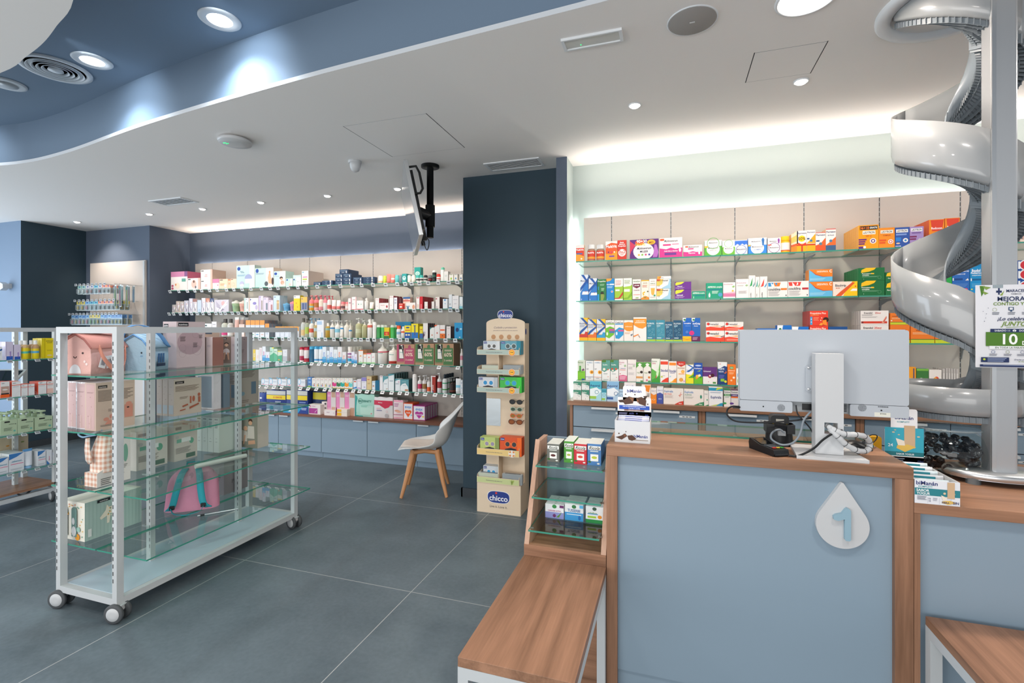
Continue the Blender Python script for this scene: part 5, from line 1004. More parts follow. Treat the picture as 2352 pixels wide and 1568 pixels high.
face_deco(m, pw, ph, (
 'p %s .06 .99 .14 .99 .12 .9 .09 .86;p #7f9a4a .1 .99 .24 .97 .16 .94;p #7f9a4a .1 .93 .2 .9 .14 .88;'
 'r .345 .88 .37 .96 %s;r .315 .905 .40 .93 %s;p #8aa04a .38 .88 .44 .93 .41 .87 .37 .87;'
 't MARACEITE .64 .925 .032 %s .34;t 24H .88 .925 .032 #b8323c .12;t FARMACIA .62 .887 .014 #6a6f7a .2;'
 't MEJORAMOS .66 .83 .05 %s .74;t CONTIGO_Y_PARA_TI .66 .77 .036 %s .78;'
 'o .29 .70 .035 #a8b08a .006;r .5 .69 .58 .73 #2f4a6a;r .515 .697 .565 .723 #dcdde2;r .525 .675 .555 .69 #2f4a6a;o .76 .70 .03 #a8b08a .006;o .93 .70 .03 #8a90a0 .006;'
 'l .25 .66 .36 2 .008 #6a6f7a;l .49 .66 .6 2 .008 #6a6f7a;l .7 .66 .82 2 .008 #6a6f7a;'
 'i ¡Lo_celebramos .62 .59 .04 %s .62;i JUNTOS! .62 .53 .05 %s .5;p %s .46 .488 .84 .5 .84 .497 .46 .482;'
 'r .15 .26 1 .43 %s;r .22 .425 .98 .468 %s;t SABADO_11 .4 .447 .02 #dfe3ea .28;c .585 .447 .028 #e8eaee .02;t y .585 .447 .02 #24325a;t DOMINGO_12 .8 .447 .02 #dfe3ea .3;'
 't 10 .52 .345 .12 #f2f4f2 .36;t %% .82 .38 .07 #f2f4f2 .16;t DTO. .82 .30 .045 #f2f4f2 .26;r .2 .225 .98 .262 #e6e7ea;t EN_TODA_LA_PARAFARMACIA .6 .243 .02 #3f5a3a .7;'
 'o .26 .19 .03 #3f5a8a .006;o .48 .19 .03 #7a8a5a .006;o .7 .19 .03 #4a5a7a .006;o .9 .19 .03 #7a8a5a .006;l .2 .16 .32 2 .006 #5a6070;l .42 .16 .54 2 .006 #5a6070;l .62 .16 .78 2 .006 #5a6070;l .84 .16 .96 2 .006 #5a6070;'
 'r .07 .065 .5 .125 %s;c .12 .1 .02 #b8c83a .02;l .17 .11 .46 3 .008 #8a98b8;i Gracias_por_confiar .72 .1 .016 #3a4a6a .36;i en_nosotros .72 .078 .014 #6d8a34 .22;r .05 .01 1 .038 %s;l .1 .028 .9 1 .006 #8a98b8;'
 'c .18 .72 .006 #24325a .006;c .1 .68 .006 #24325a .006;c .15 .65 .007 #24325a .006;c .14 .6 .006 #24325a .006;c .12 .56 .008 #24325a .006') % (DG, NV, NV, NV, NV, GR, NV, GR, GR, DG, NV, NV, NV))
m.build('poster_sheet', ps, local=True)
MB().box(.05, .08, -.001, .0, ph-.012, ph, 'clear_plastic').build('tape', ps, local=True)
# ================================================================ SCREEN ON THE COUNTER
MY = 2.05; mx0, mx1 = atY(1699, 800, MY)[0], atY(2088, 800, MY)[0]; mz1 = atY(1900, 758, MY)[2]; mz0 = atY(1900, 952, MY)[2]
mc = (mx0+mx1)/2
mo = empty('computer_monitor', (mc, Y0+.07, ZC), 'white computer monitor seen from behind on its stand, on the counter', 'monitor')
mzs = atY(1900, 925, MY)[2]
MB().rbox(mx0, mx1, MY, MY+.03, mzs, mz1, .008, 'monitor_shell').build('screen_back', mo, bevel=.003)
MB().box(mx0-.001, mx1+.001, MY+.03, MY+.042, mz0+.004, mz1+.002, 'white_plastic').box(mx0+.008, mx1-.008, MY+.042, MY+.043, mz0+.02, mz1-.008, 'dark_glass').build('bezel', mo)
xn0, xn1 = atY(1820, 900, MY)[0], atY(1952, 900, MY)[0]
m = MB(); m.rbox(mx0, xn0, MY-.001, MY+.03, mz0, mzs-.0015, .006, 'monitor_shell'); m.rbox(xn1, mx1, MY-.001, MY+.03, mz0, mzs-.0015, .006, 'monitor_shell'); m.box(xn0, xn1, MY+.014, MY+.03, mz0+.004, mzs, 'grey_plastic')
m.box(xn0+.035, xn0+.075, MY+.011, MY+.014, mz0+.012, mz0+.035, 'black_plastic')
for i in range(7): m.box(xn1-.026, xn1-.006, MY+.0125, MY+.014, mz0+.012+i*.0055, mz0+.0145+i*.0055, 'dark_slot')
m.build('port_cover', mo)
for gx in (1794, 1980):
    m = MB(); c = atY(gx, 936, MY); rings = ((0, 1), (.003, 6), (.006, 12), (.009, 18), (.012, 22))
    for r, n_ in rings:
        for i in range(n_):
            a = 2*math.pi*i/n_; x, z = c[0]+r*math.cos(a), c[2]+r*math.sin(a); m.add([(x-.0009, MY-.0018, z-.0009), (x+.0009, MY-.0018, z-.0009), (x+.0009, MY-.0018, z+.0009), (x-.0009, MY-.0018, z+.0009)], [[0, 1, 2, 3]], 'dark_slot')
    m.build('speaker_grille', mo)
for gx, gy in ((1753, 933), (2024, 942)):
    c = atY(gx, gy, MY); MB().lathe([(.0028, -.0018), (.0001, -.002)], (c[0], MY, c[2]), 'black_plastic', 12, axis=1).build('screw_hole', mo)
m = MB()
for gy, w_ in ((934, .03), (950, .018)):
    c = atY(2028, gy, MY); rr = random.Random(gy); x = c[0]-w_/2
    while x < c[0]+w_/2:
        w1 = rr.choice((.0006, .0012, .0018)); m.box(x, x+w1, MY-.0016, MY-.001, c[2]-.002, c[2]+.002, '#4a4f55'); x += w1+rr.choice((.0006, .0010))
c = atY(2028, 955, MY); m.box(c[0]-.026, c[0]+.022, MY-.0014, MY-.001, c[2]-.003, c[2]+.012, '#d8d8cc'); m.build('barcode_sticker', mo)
# vesa plate, stand
c = atY(1862, 870, MY)
m = MB(); m.rbox(c[0]-.018, c[0]+.07, MY-.007, MY, c[2]-.045, c[2]+.05, .006, 'monitor_shell'); vp = m.build('mounting_plate', mo)
for z_ in (-.037, .042): MB().lathe([(.005, -.010), (.004, -.0115), (.0001, -.0115)], (c[0]-.008, MY, c[2]+z_), 'silver', 12, axis=1).build('screw', vp)
NY = Y0+.06; nx0, nx1 = atY(1873, 900, NY)[0], atY(1938, 900, NY)[0]; nz = atY(1905, 812, NY)[2]
hx0, hx1, hz0, hz1 = nx0+.028, nx1-.018, ZC+.085, ZC+.125
m = MB(); m.box(nx0, nx1, NY, NY+.05, hz1, nz, 'white_plastic').box(nx0, hx0, NY, NY+.05, hz0, hz1, 'white_plastic').box(hx1, nx1, NY, NY+.05, hz0, hz1, 'white_plastic').box(nx0-.0, nx1, NY, NY+.05, ZC+.012, hz0, 'white_plastic').box(nx0+.005, nx1-.005, NY+.02, MY-.003, c[2]-.02, c[2]+.03, 'white_plastic')
m.build('stand_column', mo)
bl, br = atZ(1797, 1050, ZC+.012), atZ(1998, 1058, ZC+.012); bl2, br2 = atZ(1797, 1018, ZC+.012), atZ(1945, 1018, ZC+.012)
fy = Y0+.012
m = MB(); m.prism([(nx0-.07, fy), (atY(1998, 1058, fy)[0], fy), (nx1+.045, fy+.20), (nx0-.05, fy+.20)], ZC, ZC+.011, 'white_plastic', 2); m.build('stand_base', mo, bevel=.002)
# cables
def cable(name, pts, r, k, label, cat='cable', n=6):
    o = MB().tube(smooth(pts, n), r, k, 8).build(name); tag(o, label, cat); return o
def q(px_, py_, Y): return atY(px_, py_, Y)
cable('cable', [q(1700, 935, MY-.004), q(1683, 933, MY-.01), q(1671, 940, MY), q(1672, 955, MY), q(1695, 968, MY), q(1760, 970, MY), q(1810, 967, MY), q(1850, 962, MY), q(1880, 958, MY)], .0032, 'black_plastic', 'black cable looping from the left edge of the monitor')
MB().box(mx0-.024, mx0+.001, MY+.004, MY+.014, q(1700, 935, MY)[2]-.006, q(1700, 935, MY)[2]+.004, 'black_plastic').build('plug')
tag(bpy.data.objects['plug'], 'black plug in the left edge of the monitor', 'plug')
cable('cable', [q(1828, 930, MY-.004), q(1832, 950, MY-.01), q(1845, 965, MY-.015), q(1862, 985, MY-.012), q(1876, 1012, MY-.01), q(1895, 1022, MY+.03)], .0025, 'black_plastic', 'thin black cable hanging behind the monitor stand')
cable('cable', [q(1862, 945, MY-.02), q(1846, 965, MY-.03), q(1838, 995, MY-.04), q(1822, 1016, MY-.05), q(1796, 1021, MY-.06), q(1772, 1008, MY-.02), q(1774, 993, MY+.02), q(1790, 986, MY+.05), q(1802, 994, MY+.06)], .0036, 'grey_cable', 'thick grey cable curling into the black scanner dock')
cable('cable', [q(1812, 1046, Y0+.03), q(1835, 1046, Y0+.02), q(1868, 1030, Y0+.03), q(1890, 1010, Y0+.04), q(1915, 994, Y0+.05), q(1935, 988, Y0+.055)], .0038, 'black_plastic', 'thick black cable crossing in front of the monitor foot')
# white spiral cable wrap
o = empty('cable_wrap', (nx1, NY, ZC), 'white ribbed cable wrap looping from the monitor stand', 'cable wrap')
wp = smooth([Vector((hx0+.012, NY+.02, hz1-.012)), q(1912, 985, NY-.005), q(1938, 996, NY-.01), q(1965, 998, NY+.0), q(1988, 1003, NY+.03), q(1998, 1018, NY+.06), q(1992, 1034, NY+.05), q(1972, 1035, NY+.02), q(1945, 1022, NY-.005), q(1925, 1003, NY-.012), q(1905, 984, NY-.005)], 7)
m = MB(); m.tube(wp, [.0098 if i % 3 else .0088 for i in range(len(wp))], 'white_plastic', 12); w_ = m.build('sleeve', o)
for i in range(3, len(wp)-3, 6):
    m = MB(); m.tube([wp[i], wp[i]+(wp[i+1]-wp[i])*.22], .0101, 'dark_slot', 12); m.build('gap', w_)
# card terminal, scanner dock, mouse, mat
def boxrot(name, o, x0, x1, y0, y1, z0, z1, k, **kw): return MB().box(x0, x1, y0, y1, z0, z1, k).build(name, o, local=True, **kw)
tc_ = atZ(1767, 1026, ZC+.02)
o = empty('card_terminal', (tc_[0], tc_[1], ZC), 'dark card payment terminal with keypad lying on the counter', 'card terminal', rz=math.radians(28)); o.scale = (.8, .8, .8)
m = MB(); m.prism([(-.09, 0), (.075, 0), (.08, .01), (.075, .03), (-.02, .034), (-.088, .052), (-.095, .03)], -.038, .038, 'black_plastic', 0)
m.v = [(x, -y, z) for x, y, z in m.v]; m.build('body', o, local=True, bevel=.003)
m = MB(); m.add([(-.028, .015, .0362), (.028, .015, .0362), (.028, .075, .0505), (-.028, .075, .0505)], [[0, 1, 2, 3]], 'dark_glass'); m.build('display', o, local=True)
for r_ in range(5):
    for c_ in range(3):
        k = 'grey_plastic' if r_ < 4 else ('#c8362e', '#d8b82e', '#3fa03a')[c_]
        x, y = -.024+c_*.019, .004-r_*.0135; MB().box(x, x+.014, y-.009, y, .0335, .0365, '#5c6064' if r_ < 4 else k).build('key', o, local=True)
MB().box(-.034, .034, -.086, -.076, .006, .012, 'dark_slot').build('card_slot', o, local=True)
dk = atZ(1788, 1010, ZC+.03)
o = empty('scanner_dock', (atY(1789, 1000, 2.16)[0], 2.16, ZC), 'black scanner dock behind the card terminal, holding a handheld scanner', 'scanner dock')
MB().lathe([(.055, 0), (.05, .02), (.046, .06), (.05, .085)], (0, 0, 0), 'black_plastic', 20, sy=.8).box(-.05, -.022, -.035, .03, .05, .085, 'black_plastic').box(.022, .05, -.035, .03, .05, .085, 'black_plastic').build('cradle', o, local=True)
MB().rbox(-.032, .032, -.02, .03, .075, .118, .012, 'black_plastic').build('scanner_head', o, local=True)
MB().box(-.014, .014, -.0215, -.020, .09, .104, '#c8c4b8').build('sticker', o, local=True)
for sx_ in (-.024, .024): MB().lathe([(.0035, -.0225), (.0001, -.023)], (sx_, 0, .083), '#d8b82e', 10, axis=1).build('contact_pin', o, local=True)
MB().box(-.012, .014, -.052, -.036, .045, .062, 'grey_plastic').build('cable_plug', o, local=True)
p = atY(1962, 1010, 2.16)
o = empty('computer_mouse', (p[0], 2.16, ZC+.002), 'dark computer mouse behind the monitor stand', 'mouse')
m = MB(); rows = []
for t_ in [i/8 for i in range(9)]:
    x = -.055+.11*t_; hh = .034*math.sin(math.pi*(t_*.86+.1)); ww = .031*math.sin(math.pi*(t_*.8+.12))**.5
    rows.append([(x, ww*math.cos(a), max(0, hh*math.sin(a))) for a in [math.pi*i/10 for i in range(11)]])
m.grid(rows, 'black_plastic'); m.build('shell', o, local=True)
MB().box(.018, .05, -.0012, .0012, .022, .0305, 'grey_plastic').build('button_gap', o, local=True)
MB().lathe([(.006, -.003), (.006, .003)], (.03, 0, .0265), 'rubber', 12, axis=1).build('scroll_wheel', o, local=True)
pa = atY(1826, 1000, 2.13)[0]
tag(MB().box(pa+.0, pa+.20, 2.08, 2.19, ZC, ZC+.003, 'dark_slot').build('mouse_mat'), 'dark mat lying under the monitor on the counter', 'mat')
cable('cable', [atZ(1980, 1018, ZC+.02), atY(1998, 1000, 2.2), atY(2014, 1000, 2.25), atY(2010, 1012, 2.22), atY(1990, 1026, 2.12)], .002, 'black_plastic', 'thin black cable looping right of the mouse')
# ================================================================ SNACK BOXES
def snack(ox_px, oy, z, w, d, h, backh, body_front, label, deco_f, deco_b, stick, rz=0):
    a = atZ(ox_px, oy, z)
    o = empty('snack_display_box', (a[0], a[1], z), label, 'display box', rz=rz); t_ = .0018
    m = MB(); m.box(0, w, 0, t_, 0, h, body_front).box(0, t_, t_, d, 0, h, '#dcdcdc').box(w-t_, w, t_, d, 0, h, '#dcdcdc').box(t_, w-t_, t_, d, 0, t_, '#dcdcdc').box(0, w, d, d+t_, 0, h+.02, '#e4e2e0')
    face_deco(m, w, h, deco_f); m.build('tray', o, local=True)
    m = MB(); m.rbox(.0, w, d, d+t_, h-.02, h+backh*.62, .004, '#e8e6e4'); m.rbox(w*.16, w*.84, d, d+t_, h+backh*.5, h+backh, .008, '#eceaea')
    e = [d-.0004]; face_deco(m, w, backh+.02, deco_b, 0, lambda u, v: (u, d-.0008-.00001, h-.02+v)) if False else None
    lay = [d]
    def fb(u, v): return (u, lay[0], h-.02+v)
    for part in deco_b.split(';'):
        lay[0] -= .00025; face_deco(m, w, backh+.02, part, 0, fb)
    m.build('header_card', o, local=True)
    for i in range(6):
        y = t_+.008+i*(d-.02)/6; zz = h*.55+.012*i*.4
        m = MB(); rows = []
        for s_ in (0, .06, .12, .5, .88, .94, 1):
            ry = .008 if .1 < s_ < .9 else .0025; rz_ = .012
            rows.append([(.006+(w-.012)*s_, y+.008+ry*math.cos(a_), zz+.01+rz_*math.sin(a_)) for a_ in [2*math.pi*j/10 for j in range(10)]])
        m.grid(rows, stick[i % 2], closed=True); m.box(w*.25, w*.75, y-.0005, y+.0, zz+.004, zz+.018, stick[2]); b = m.build('snack_bar')
        b.location = o.location; b.rotation_euler = o.rotation_euler; tag(b, 'wrapped snack bar in the %s' % label.split(' standing')[0].split(' on ')[0], 'snack bar', 'snack bars in '+label[:20])
    return o
choc = 'p #5a3a2a .2 .36 .42 .5 .5 .42 .38 .26 .24 .26;p #5a3a2a .56 .44 .72 .52 .8 .46 .86 .26 .72 .22;p #8a5a3c .4 .48 .5 .42 .44 .34;p #8a5a3c .56 .44 .66 .4 .6 .34;p #3f281d .15 .3 .3 .34 .2 .24;p #3f281d .45 .24 .6 .3 .5 .2'
sa, sb = atZ(1412, 1014, ZC), atZ(1493, 1020, ZC)
snack(1412, 1014, ZC, sb[0]-sa[0], .115, .088, .128, '#d3d6d9', 'white chocolate snack box with tall header on the service counter corner',
 't biManán .74 .32 .13 #2f3f8a .42;l .55 .13 .95 1 .03 #8a7a6a;p #4f3223 .02 .22 .18 .3 .3 .42 .36 .3 .2 .12;p #4f3223 .36 .32 .5 .36 .62 .2 .5 .1 .4 .14;p #7a4c33 .24 .4 .34 .34 .28 .24;c .12 .4 .02 #4f3223;c .32 .5 .015 #4f3223',
 't biManán .5 .86 .085 #2a3f94 .6;p #533426 .14 .56 .34 .7 .5 .66 .46 .5 .22 .46;p #533426 .56 .66 .72 .7 .86 .6 .84 .44 .64 .5;p #8a5a3c .34 .68 .48 .66 .46 .54;p #8a5a3c .56 .65 .64 .6 .6 .52;p #3f281d .02 .58 .16 .6 .2 .52 .06 .52;p #3f281d .76 .72 .9 .74 .84 .64;c .24 .76 .02 #3f281d;c .52 .76 .02 #3f281d;c .9 .5 .02 #3f281d;r .05 .33 .95 .44 #2450b0;t 100%_NUTRICIONALMENTE_COMPLETO .5 .41 .025 #ffffff .84;t 2_barritas_=_1_comida .5 .36 .025 #ffffff .6;r .2 .29 .8 .325 #7a4a3a;t CHOCOLATE_FONDANT .5 .307 .02 #f0e0d8 .5;t ALTO .42 .22 .035 #5a62a8 .16;t 13 .58 .22 .035 #5a62a8 .08;t 10 .58 .15 .035 #5a62a8 .08;t 30 .87 .17 .065 #2a3f94 .16;l .04 .22 .3 2 .014 #8a8ab0;l .36 .16 .5 2 .012 #a0a0c0', ('#d8d6dc', '#b9bfd6', '#4a5ab0'))
cook = 'c .78 .62 .04 #cfae8a;c .66 .5 .03 #d8c0a0;c .86 .5 .03 #cfae8a;p #c9aa88 .72 .3 .88 .3 .88 .98 .72 .98;p #e0b858 .6 .1 .74 .04 .92 .14 .78 .22 .6 .16;p #e8dccb .58 .42 .7 .34 .72 .2 .62 .2'
ka = atZ(2101, 1154, ZL); kb = atZ(2201, 1161, ZL)
snack(2101, 1154, ZL, kb[0]-ka[0], .235, .077, .198, '#dfe1e6', 'teal and white yoghurt biscuit display box on the lower counter',
 'r 0 .36 1 .66 #2f7f88;t biManán .27 .88 .16 #2f3a72 .48;t KOMPLETT .24 .73 .07 #5aa0a8 .4;t SABOR .18 .57 .1 #f0f4f4 .3;t YOGUR .19 .44 .1 #f0f4f4 .3;%s;l .05 .3 .26 4 .02 #6a7080;t 12 .33 .24 .06 #4a5070;t 15 .33 .14 .06 #4a5070;l .4 .26 .5 3 .02 #8a90a0;t FIBRA .68 .12 .07 #3a4070 .2;t SIN .9 .13 .1 #3a4070 .16;r .28 .04 .285 .3 #a8acb8;r .54 .04 .545 .3 #a8acb8;r .79 .04 .795 .3 #a8acb8' % cook,
 'r 0 .26 1 .68 #3aa4b8;r 0 .2 1 .27 #23747c;t biManán .5 .85 .055 #2f3a72 .6;t KOMPLETT .48 .78 .025 #5aa0a8 .5;p #c9aa88 .5 .34 .78 .34 .78 .72 .5 .72;p #e0b858 .3 .33 .52 .27 .8 .36 .6 .4 .32 .38;p #e8dccb .28 .5 .5 .46 .52 .38 .34 .38;c .22 .6 .04 #d8c0a0 .02;c .36 .56 .03 #d8c0a0 .015;c .86 .54 .04 #d8c0a0 .02;c .26 .64 .03 #cfae8a .015;t 24 .14 .38 .05 #f0f4f4 .16;t SABOR_YOGUR .52 .235 .028 #f0f4f4 .46;l .1 .15 .5 2 .014 #8a90a0;t FIBRA .7 .1 .03 #3a4070 .2;t SIN .9 .12 .04 #3a4070 .14', ('#e2e3e6', '#d8e6ea', '#3a97a6'))
# ================================================================ GLASS BOWL
bz = ZL; BY = 2.37; bxc = atY(2172, 1050, BY)[0]; o = empty('glass_bowl', (bxc, BY, bz), 'round clear glass bowl filled with dark glossy wrapped sweets', 'bowl')
zr = atY(2176, 980, BY)[2]-bz
m = MB(); R1 = .118
pr = [(.06, .002), (.085, .014), (.108, .05), (R1, .095), (.114, .13), (.098, .165), (.080, .185), (.078, .192), (.09, .197), (.096, .2)]
k_ = zr/.2; pr = [(r*1.14, h*k_) for r, h in pr]
m.lathe(pr, (0, 0, 0), 'bowl_glass', 48, caps=False); m.lathe([(.0001, .003), (.06, .002)], (0, 0, 0), 'bowl_glass', 48); m.build('bowl_body', o, local=True)
MB().tube([(.110*math.cos(a), .110*math.sin(a), .2*k_) for a in [2*math.pi*i/40 for i in range(40)]], .0035, 'clear_plastic', 8, closed=True).build('rim', o, local=True)
rr = random.Random(4); first = None; n_ = 0
for lay in range(7):
    for i in range(14):
        a = rr.uniform(0, 6.28); z = .022+lay*.021; rm = (.07, .09, .1, .106, .108, .1, .085)[lay]-.012; r = rm*math.sqrt(rr.random()) if lay < 6 else rm*rr.random()
        if i < 9: r = rm
        if first is None:
            m = MB(); rows = []
            for j in range(7):
                t_ = -math.pi/2+math.pi*j/6; rows.append([((.0155*math.cos(t_)+.0005)*math.cos(b), (.0125*math.cos(t_)+.0005)*math.sin(b)*(1+.2*math.cos(3*b)), .011*math.sin(t_)) for b in [2*math.pi*q_/10 for q_ in range(10)]])
            m.grid(rows, 'bag_black', closed=True); c = first = m.build('wrapped_sweet')
        else: c = first.copy(); COL.objects.link(c)
        c.location = (bxc+r*math.cos(a), BY+r*math.sin(a), bz+z*k_); c.rotation_euler = (rr.uniform(-1, 1), rr.uniform(-1, 1), rr.uniform(0, 3)); tag(c, 'dark glossy wrapped sweet inside the round glass bowl', 'sweet', 'dark sweets in the glass bowl'); n_ += 1
# yellow and black oddments behind the counter edge
p = atY(2012, 1008, 2.38); tag(MB().rbox(p[0]-.02, p[0]+.02, 2.38, 2.41, ZL, p[2]+.01, .008, '#e0aa22').build('yellow_holder'), 'small yellow object behind the monitor foot', 'holder')
# ================================================================ SWEETS DISPLAY CONTENT
def sd_row(shelf, items, dep, where):
    y0_, z_ = SDZ[shelf]; R = Row(atZ(1272, 1061 if shelf == 0 else 1190, z_)[1], z_+.0005, where, 0, 0, 1)
    return R
R = sd_row(0, 0, 0, 'on the sloping sweets display')
for a, b, c_, nm, dy_ in ((1256, 1285, '#6a6c66', 'grey', .0), (1295, 1318, '#4f9a3a', 'green', .01), (1318, 1348, '#c8303c', 'red', .0), (1349, 1381, '#4a7fb8', 'blue', .0)):
    R.box('%s herb sweets packet with white emblem' % nm, a, b, 1019 if nm != 'green' else 1013, c_, 'r .05 .72 .96 .9 #eef0ea;i Ricola .5 .81 .14 #1f2a22 .84;r .22 .2 .8 .52 #eceee8;c .5 .37 .2 %s .1;c .15 .16 .12 #3a6a2a .07;c .8 .1 .1 #e0e4dc .06;l .2 .64 .8 1 .04 #dfe4dc' % {'grey': '#5a2a2a', 'green': '#a8b83a', 'red': '#d84a3a', 'blue': '#b8c83a'}[nm], d=.022, n=4, gap=.002, cat='sweets packet', dy=dy_, top='#d8d8d0')
R = sd_row(2, 0, 0, 'low on the sloping display')
for a, b, nm, dc in ((1252, 1295, 'lilac', 'r 0 0 1 .45 #8a90c8;c .5 .2 .09 #6a2f6a;p #5a8a3a .6 .1 .9 .5 .75 .1;t CANNABIS_SATIVA .5 .55 .1 #b85a8a .7;c .5 .86 .12 #3a8a4a .1;r .78 .8 1 .98 #6a2f6a'),
                     (1297, 1340, 'blue', 'r 0 0 1 .5 #3a94d0;t TUSSERBE .5 .62 .16 #2f5f9a .7;c .5 .86 .12 #3a7a4a .1;r .1 .36 .9 .4 #e0eaf0;c .8 .2 .07 #1f6ab0 .12;r .8 .8 1 .98 #5ab0e0'),
                     (1345, 1386, 'green', 'r 0 0 1 .22 #2a8a4a;r .1 .3 .6 .42 #a0c83a;t erbaflora .4 .6 .1 #6aa03a .6;c .5 .86 .12 #3a5a4a .1;c .8 .4 .12 #e0902a .1;l .1 .52 .7 1 .05 #5a9ad0')):
    R.box('white and %s lozenge packet' % nm, a, b, 1158 if nm != 'green' else 1163, '#e4e8ec', dc, d=.014, n=5, gap=.006, cat='sweets packet')
# ================================================================ SUNGLASSES STAND
fa, fb_, fc_ = atZ(1098, 1170, 0), atZ(1202, 1180, 0), atZ(1215, 1160, 0)
CX0, CX1, CY, CD = fa[0]+.005, fb_[0]-.004, 3.70, .24
st = empty('sunglasses_stand', ((CX0+CX1)/2, CY, 0), 'cream cardboard sunglasses stand with oval blue logo in front of dark column', 'display stand')
cw = CX1-CX0; ztop_ = atY(1160, 742, CY+.12)[2]; YB = CY+.115
def zy(py_, Y=CY): return atY(1150, py_, Y)[2]
zb0 = zy(1112)   # top of the base block
m = MB(); m.box(CX0, CX1, CY, CY+CD, 0, zb0, 'cream_card')
bwid, bh = cw, zb0
e = CY
def logo(m, cx, cz, w, h, Yp):
    pts = [(cx+w/2*sgn*abs(math.cos(a))**.55, cz+h/2*abs(math.sin(a))**.8*(1 if math.sin(a) > 0 else -1)) for a in [2*math.pi*i/36 for i in range(36)] for sgn in [1 if math.cos(a) >= 0 else -1]]
    m.prism(pts, Yp-.0006, Yp, '#e8e8e8'); m.prism([((x-cx)*.95+cx, (z-cz)*.92+cz) for x, z in pts], Yp-.0012, Yp-.0006, '#2b3f86')
    put_text(m, 'chicco', '#f0f0f2', lambda x, y: (x, Yp-.0016, y), cx, cz-h*.08, h*.42, w*.84)
    m.poly([(cx-w*.1+w*.045*math.cos(a), Yp-.0018, cz+h*.32+w*.045*math.sin(a)) for a in [2*math.pi*i/14 for i in range(14)]], '#d8402e')
logo(m, (CX0+CX1)/2, zb0*.56, cw*.52, zb0*.42, CY-.0008)
put_text(m, 'Live it. Love it.', '#5a5a60', lambda x, y: (x, CY-.0012, y), (CX0+CX1)/2, zb0*.24, .019, cw*.4, False)
m.build('base_block', st)
x0_, x1_ = CX0+cw*.1, CX1
zh = atY(1160, 720, YB)[2]-.02
m = MB(); pts = [(x0_, zb0), (x1_, zb0), (x1_, zh-.06)]+[((x0_+x1_)/2+(x1_-x0_)/2*math.cos(a), zh-.06+.045*math.sin(a)) for a in [math.pi*i/16 for i in range(1, 16)]]+[(x0_, zh-.06)]
m.prism(pts, YB, YB+.008, 'cream_card')
put_text(m, 'Cuidado y proteccion', '#6a5a70', lambda x, y: (x, YB-.0008, y), (x0_+x1_)/2, zh-.095, .016, cw*.54, False, .3)
put_text(m, 'para todas las aventuras de los mas pequenos', '#6a5a70', lambda x, y: (x, YB-.0008, y), (x0_+x1_)/2, zh-.12, .008, cw*.7, False, .3)
for i in range(4):
    cx = x0_+(x1_-x0_)*(.19+.205*i); m.poly([(cx+.020*math.cos(a), YB-.0008, zh-.175+.020*math.sin(a)) for a in [2*math.pi*j/18 for j in range(18)]], '#b5875f')
    m.poly([(cx-.012, YB-.0008, zh-.205), (cx+.012, YB-.0008, zh-.205), (cx+.012, YB-.0008, zh-.202), (cx-.012, YB-.0008, zh-.202)], '#8a7a80')
m.build('back_board', st)
m = MB(); m.box(x1_-.004, x1_, YB+.008, CY+CD, zb0, zh-.06, 'cream_card')
m.poly([(x1_+.0005, YB+.03+.018*math.cos(a), zh-.13+.026*math.sin(a)) for a in [2*math.pi*j/18 for j in range(18)]], '#2b3f86')
vs, fs, w_ = glyphs('Live it. Love it.', False); m.add([(x1_+.0006, YB+.035+y*.012, .75+x*.05) for x, y in [(a, b) for a, b in vs]], fs, '#5a5a60')
m.build('side_wall', st)
m = MB(); logo(m, (x0_+x1_)/2, zh+.012, cw*.36, .075, YB-.004); m.build('logo_sign', st)
TR = []
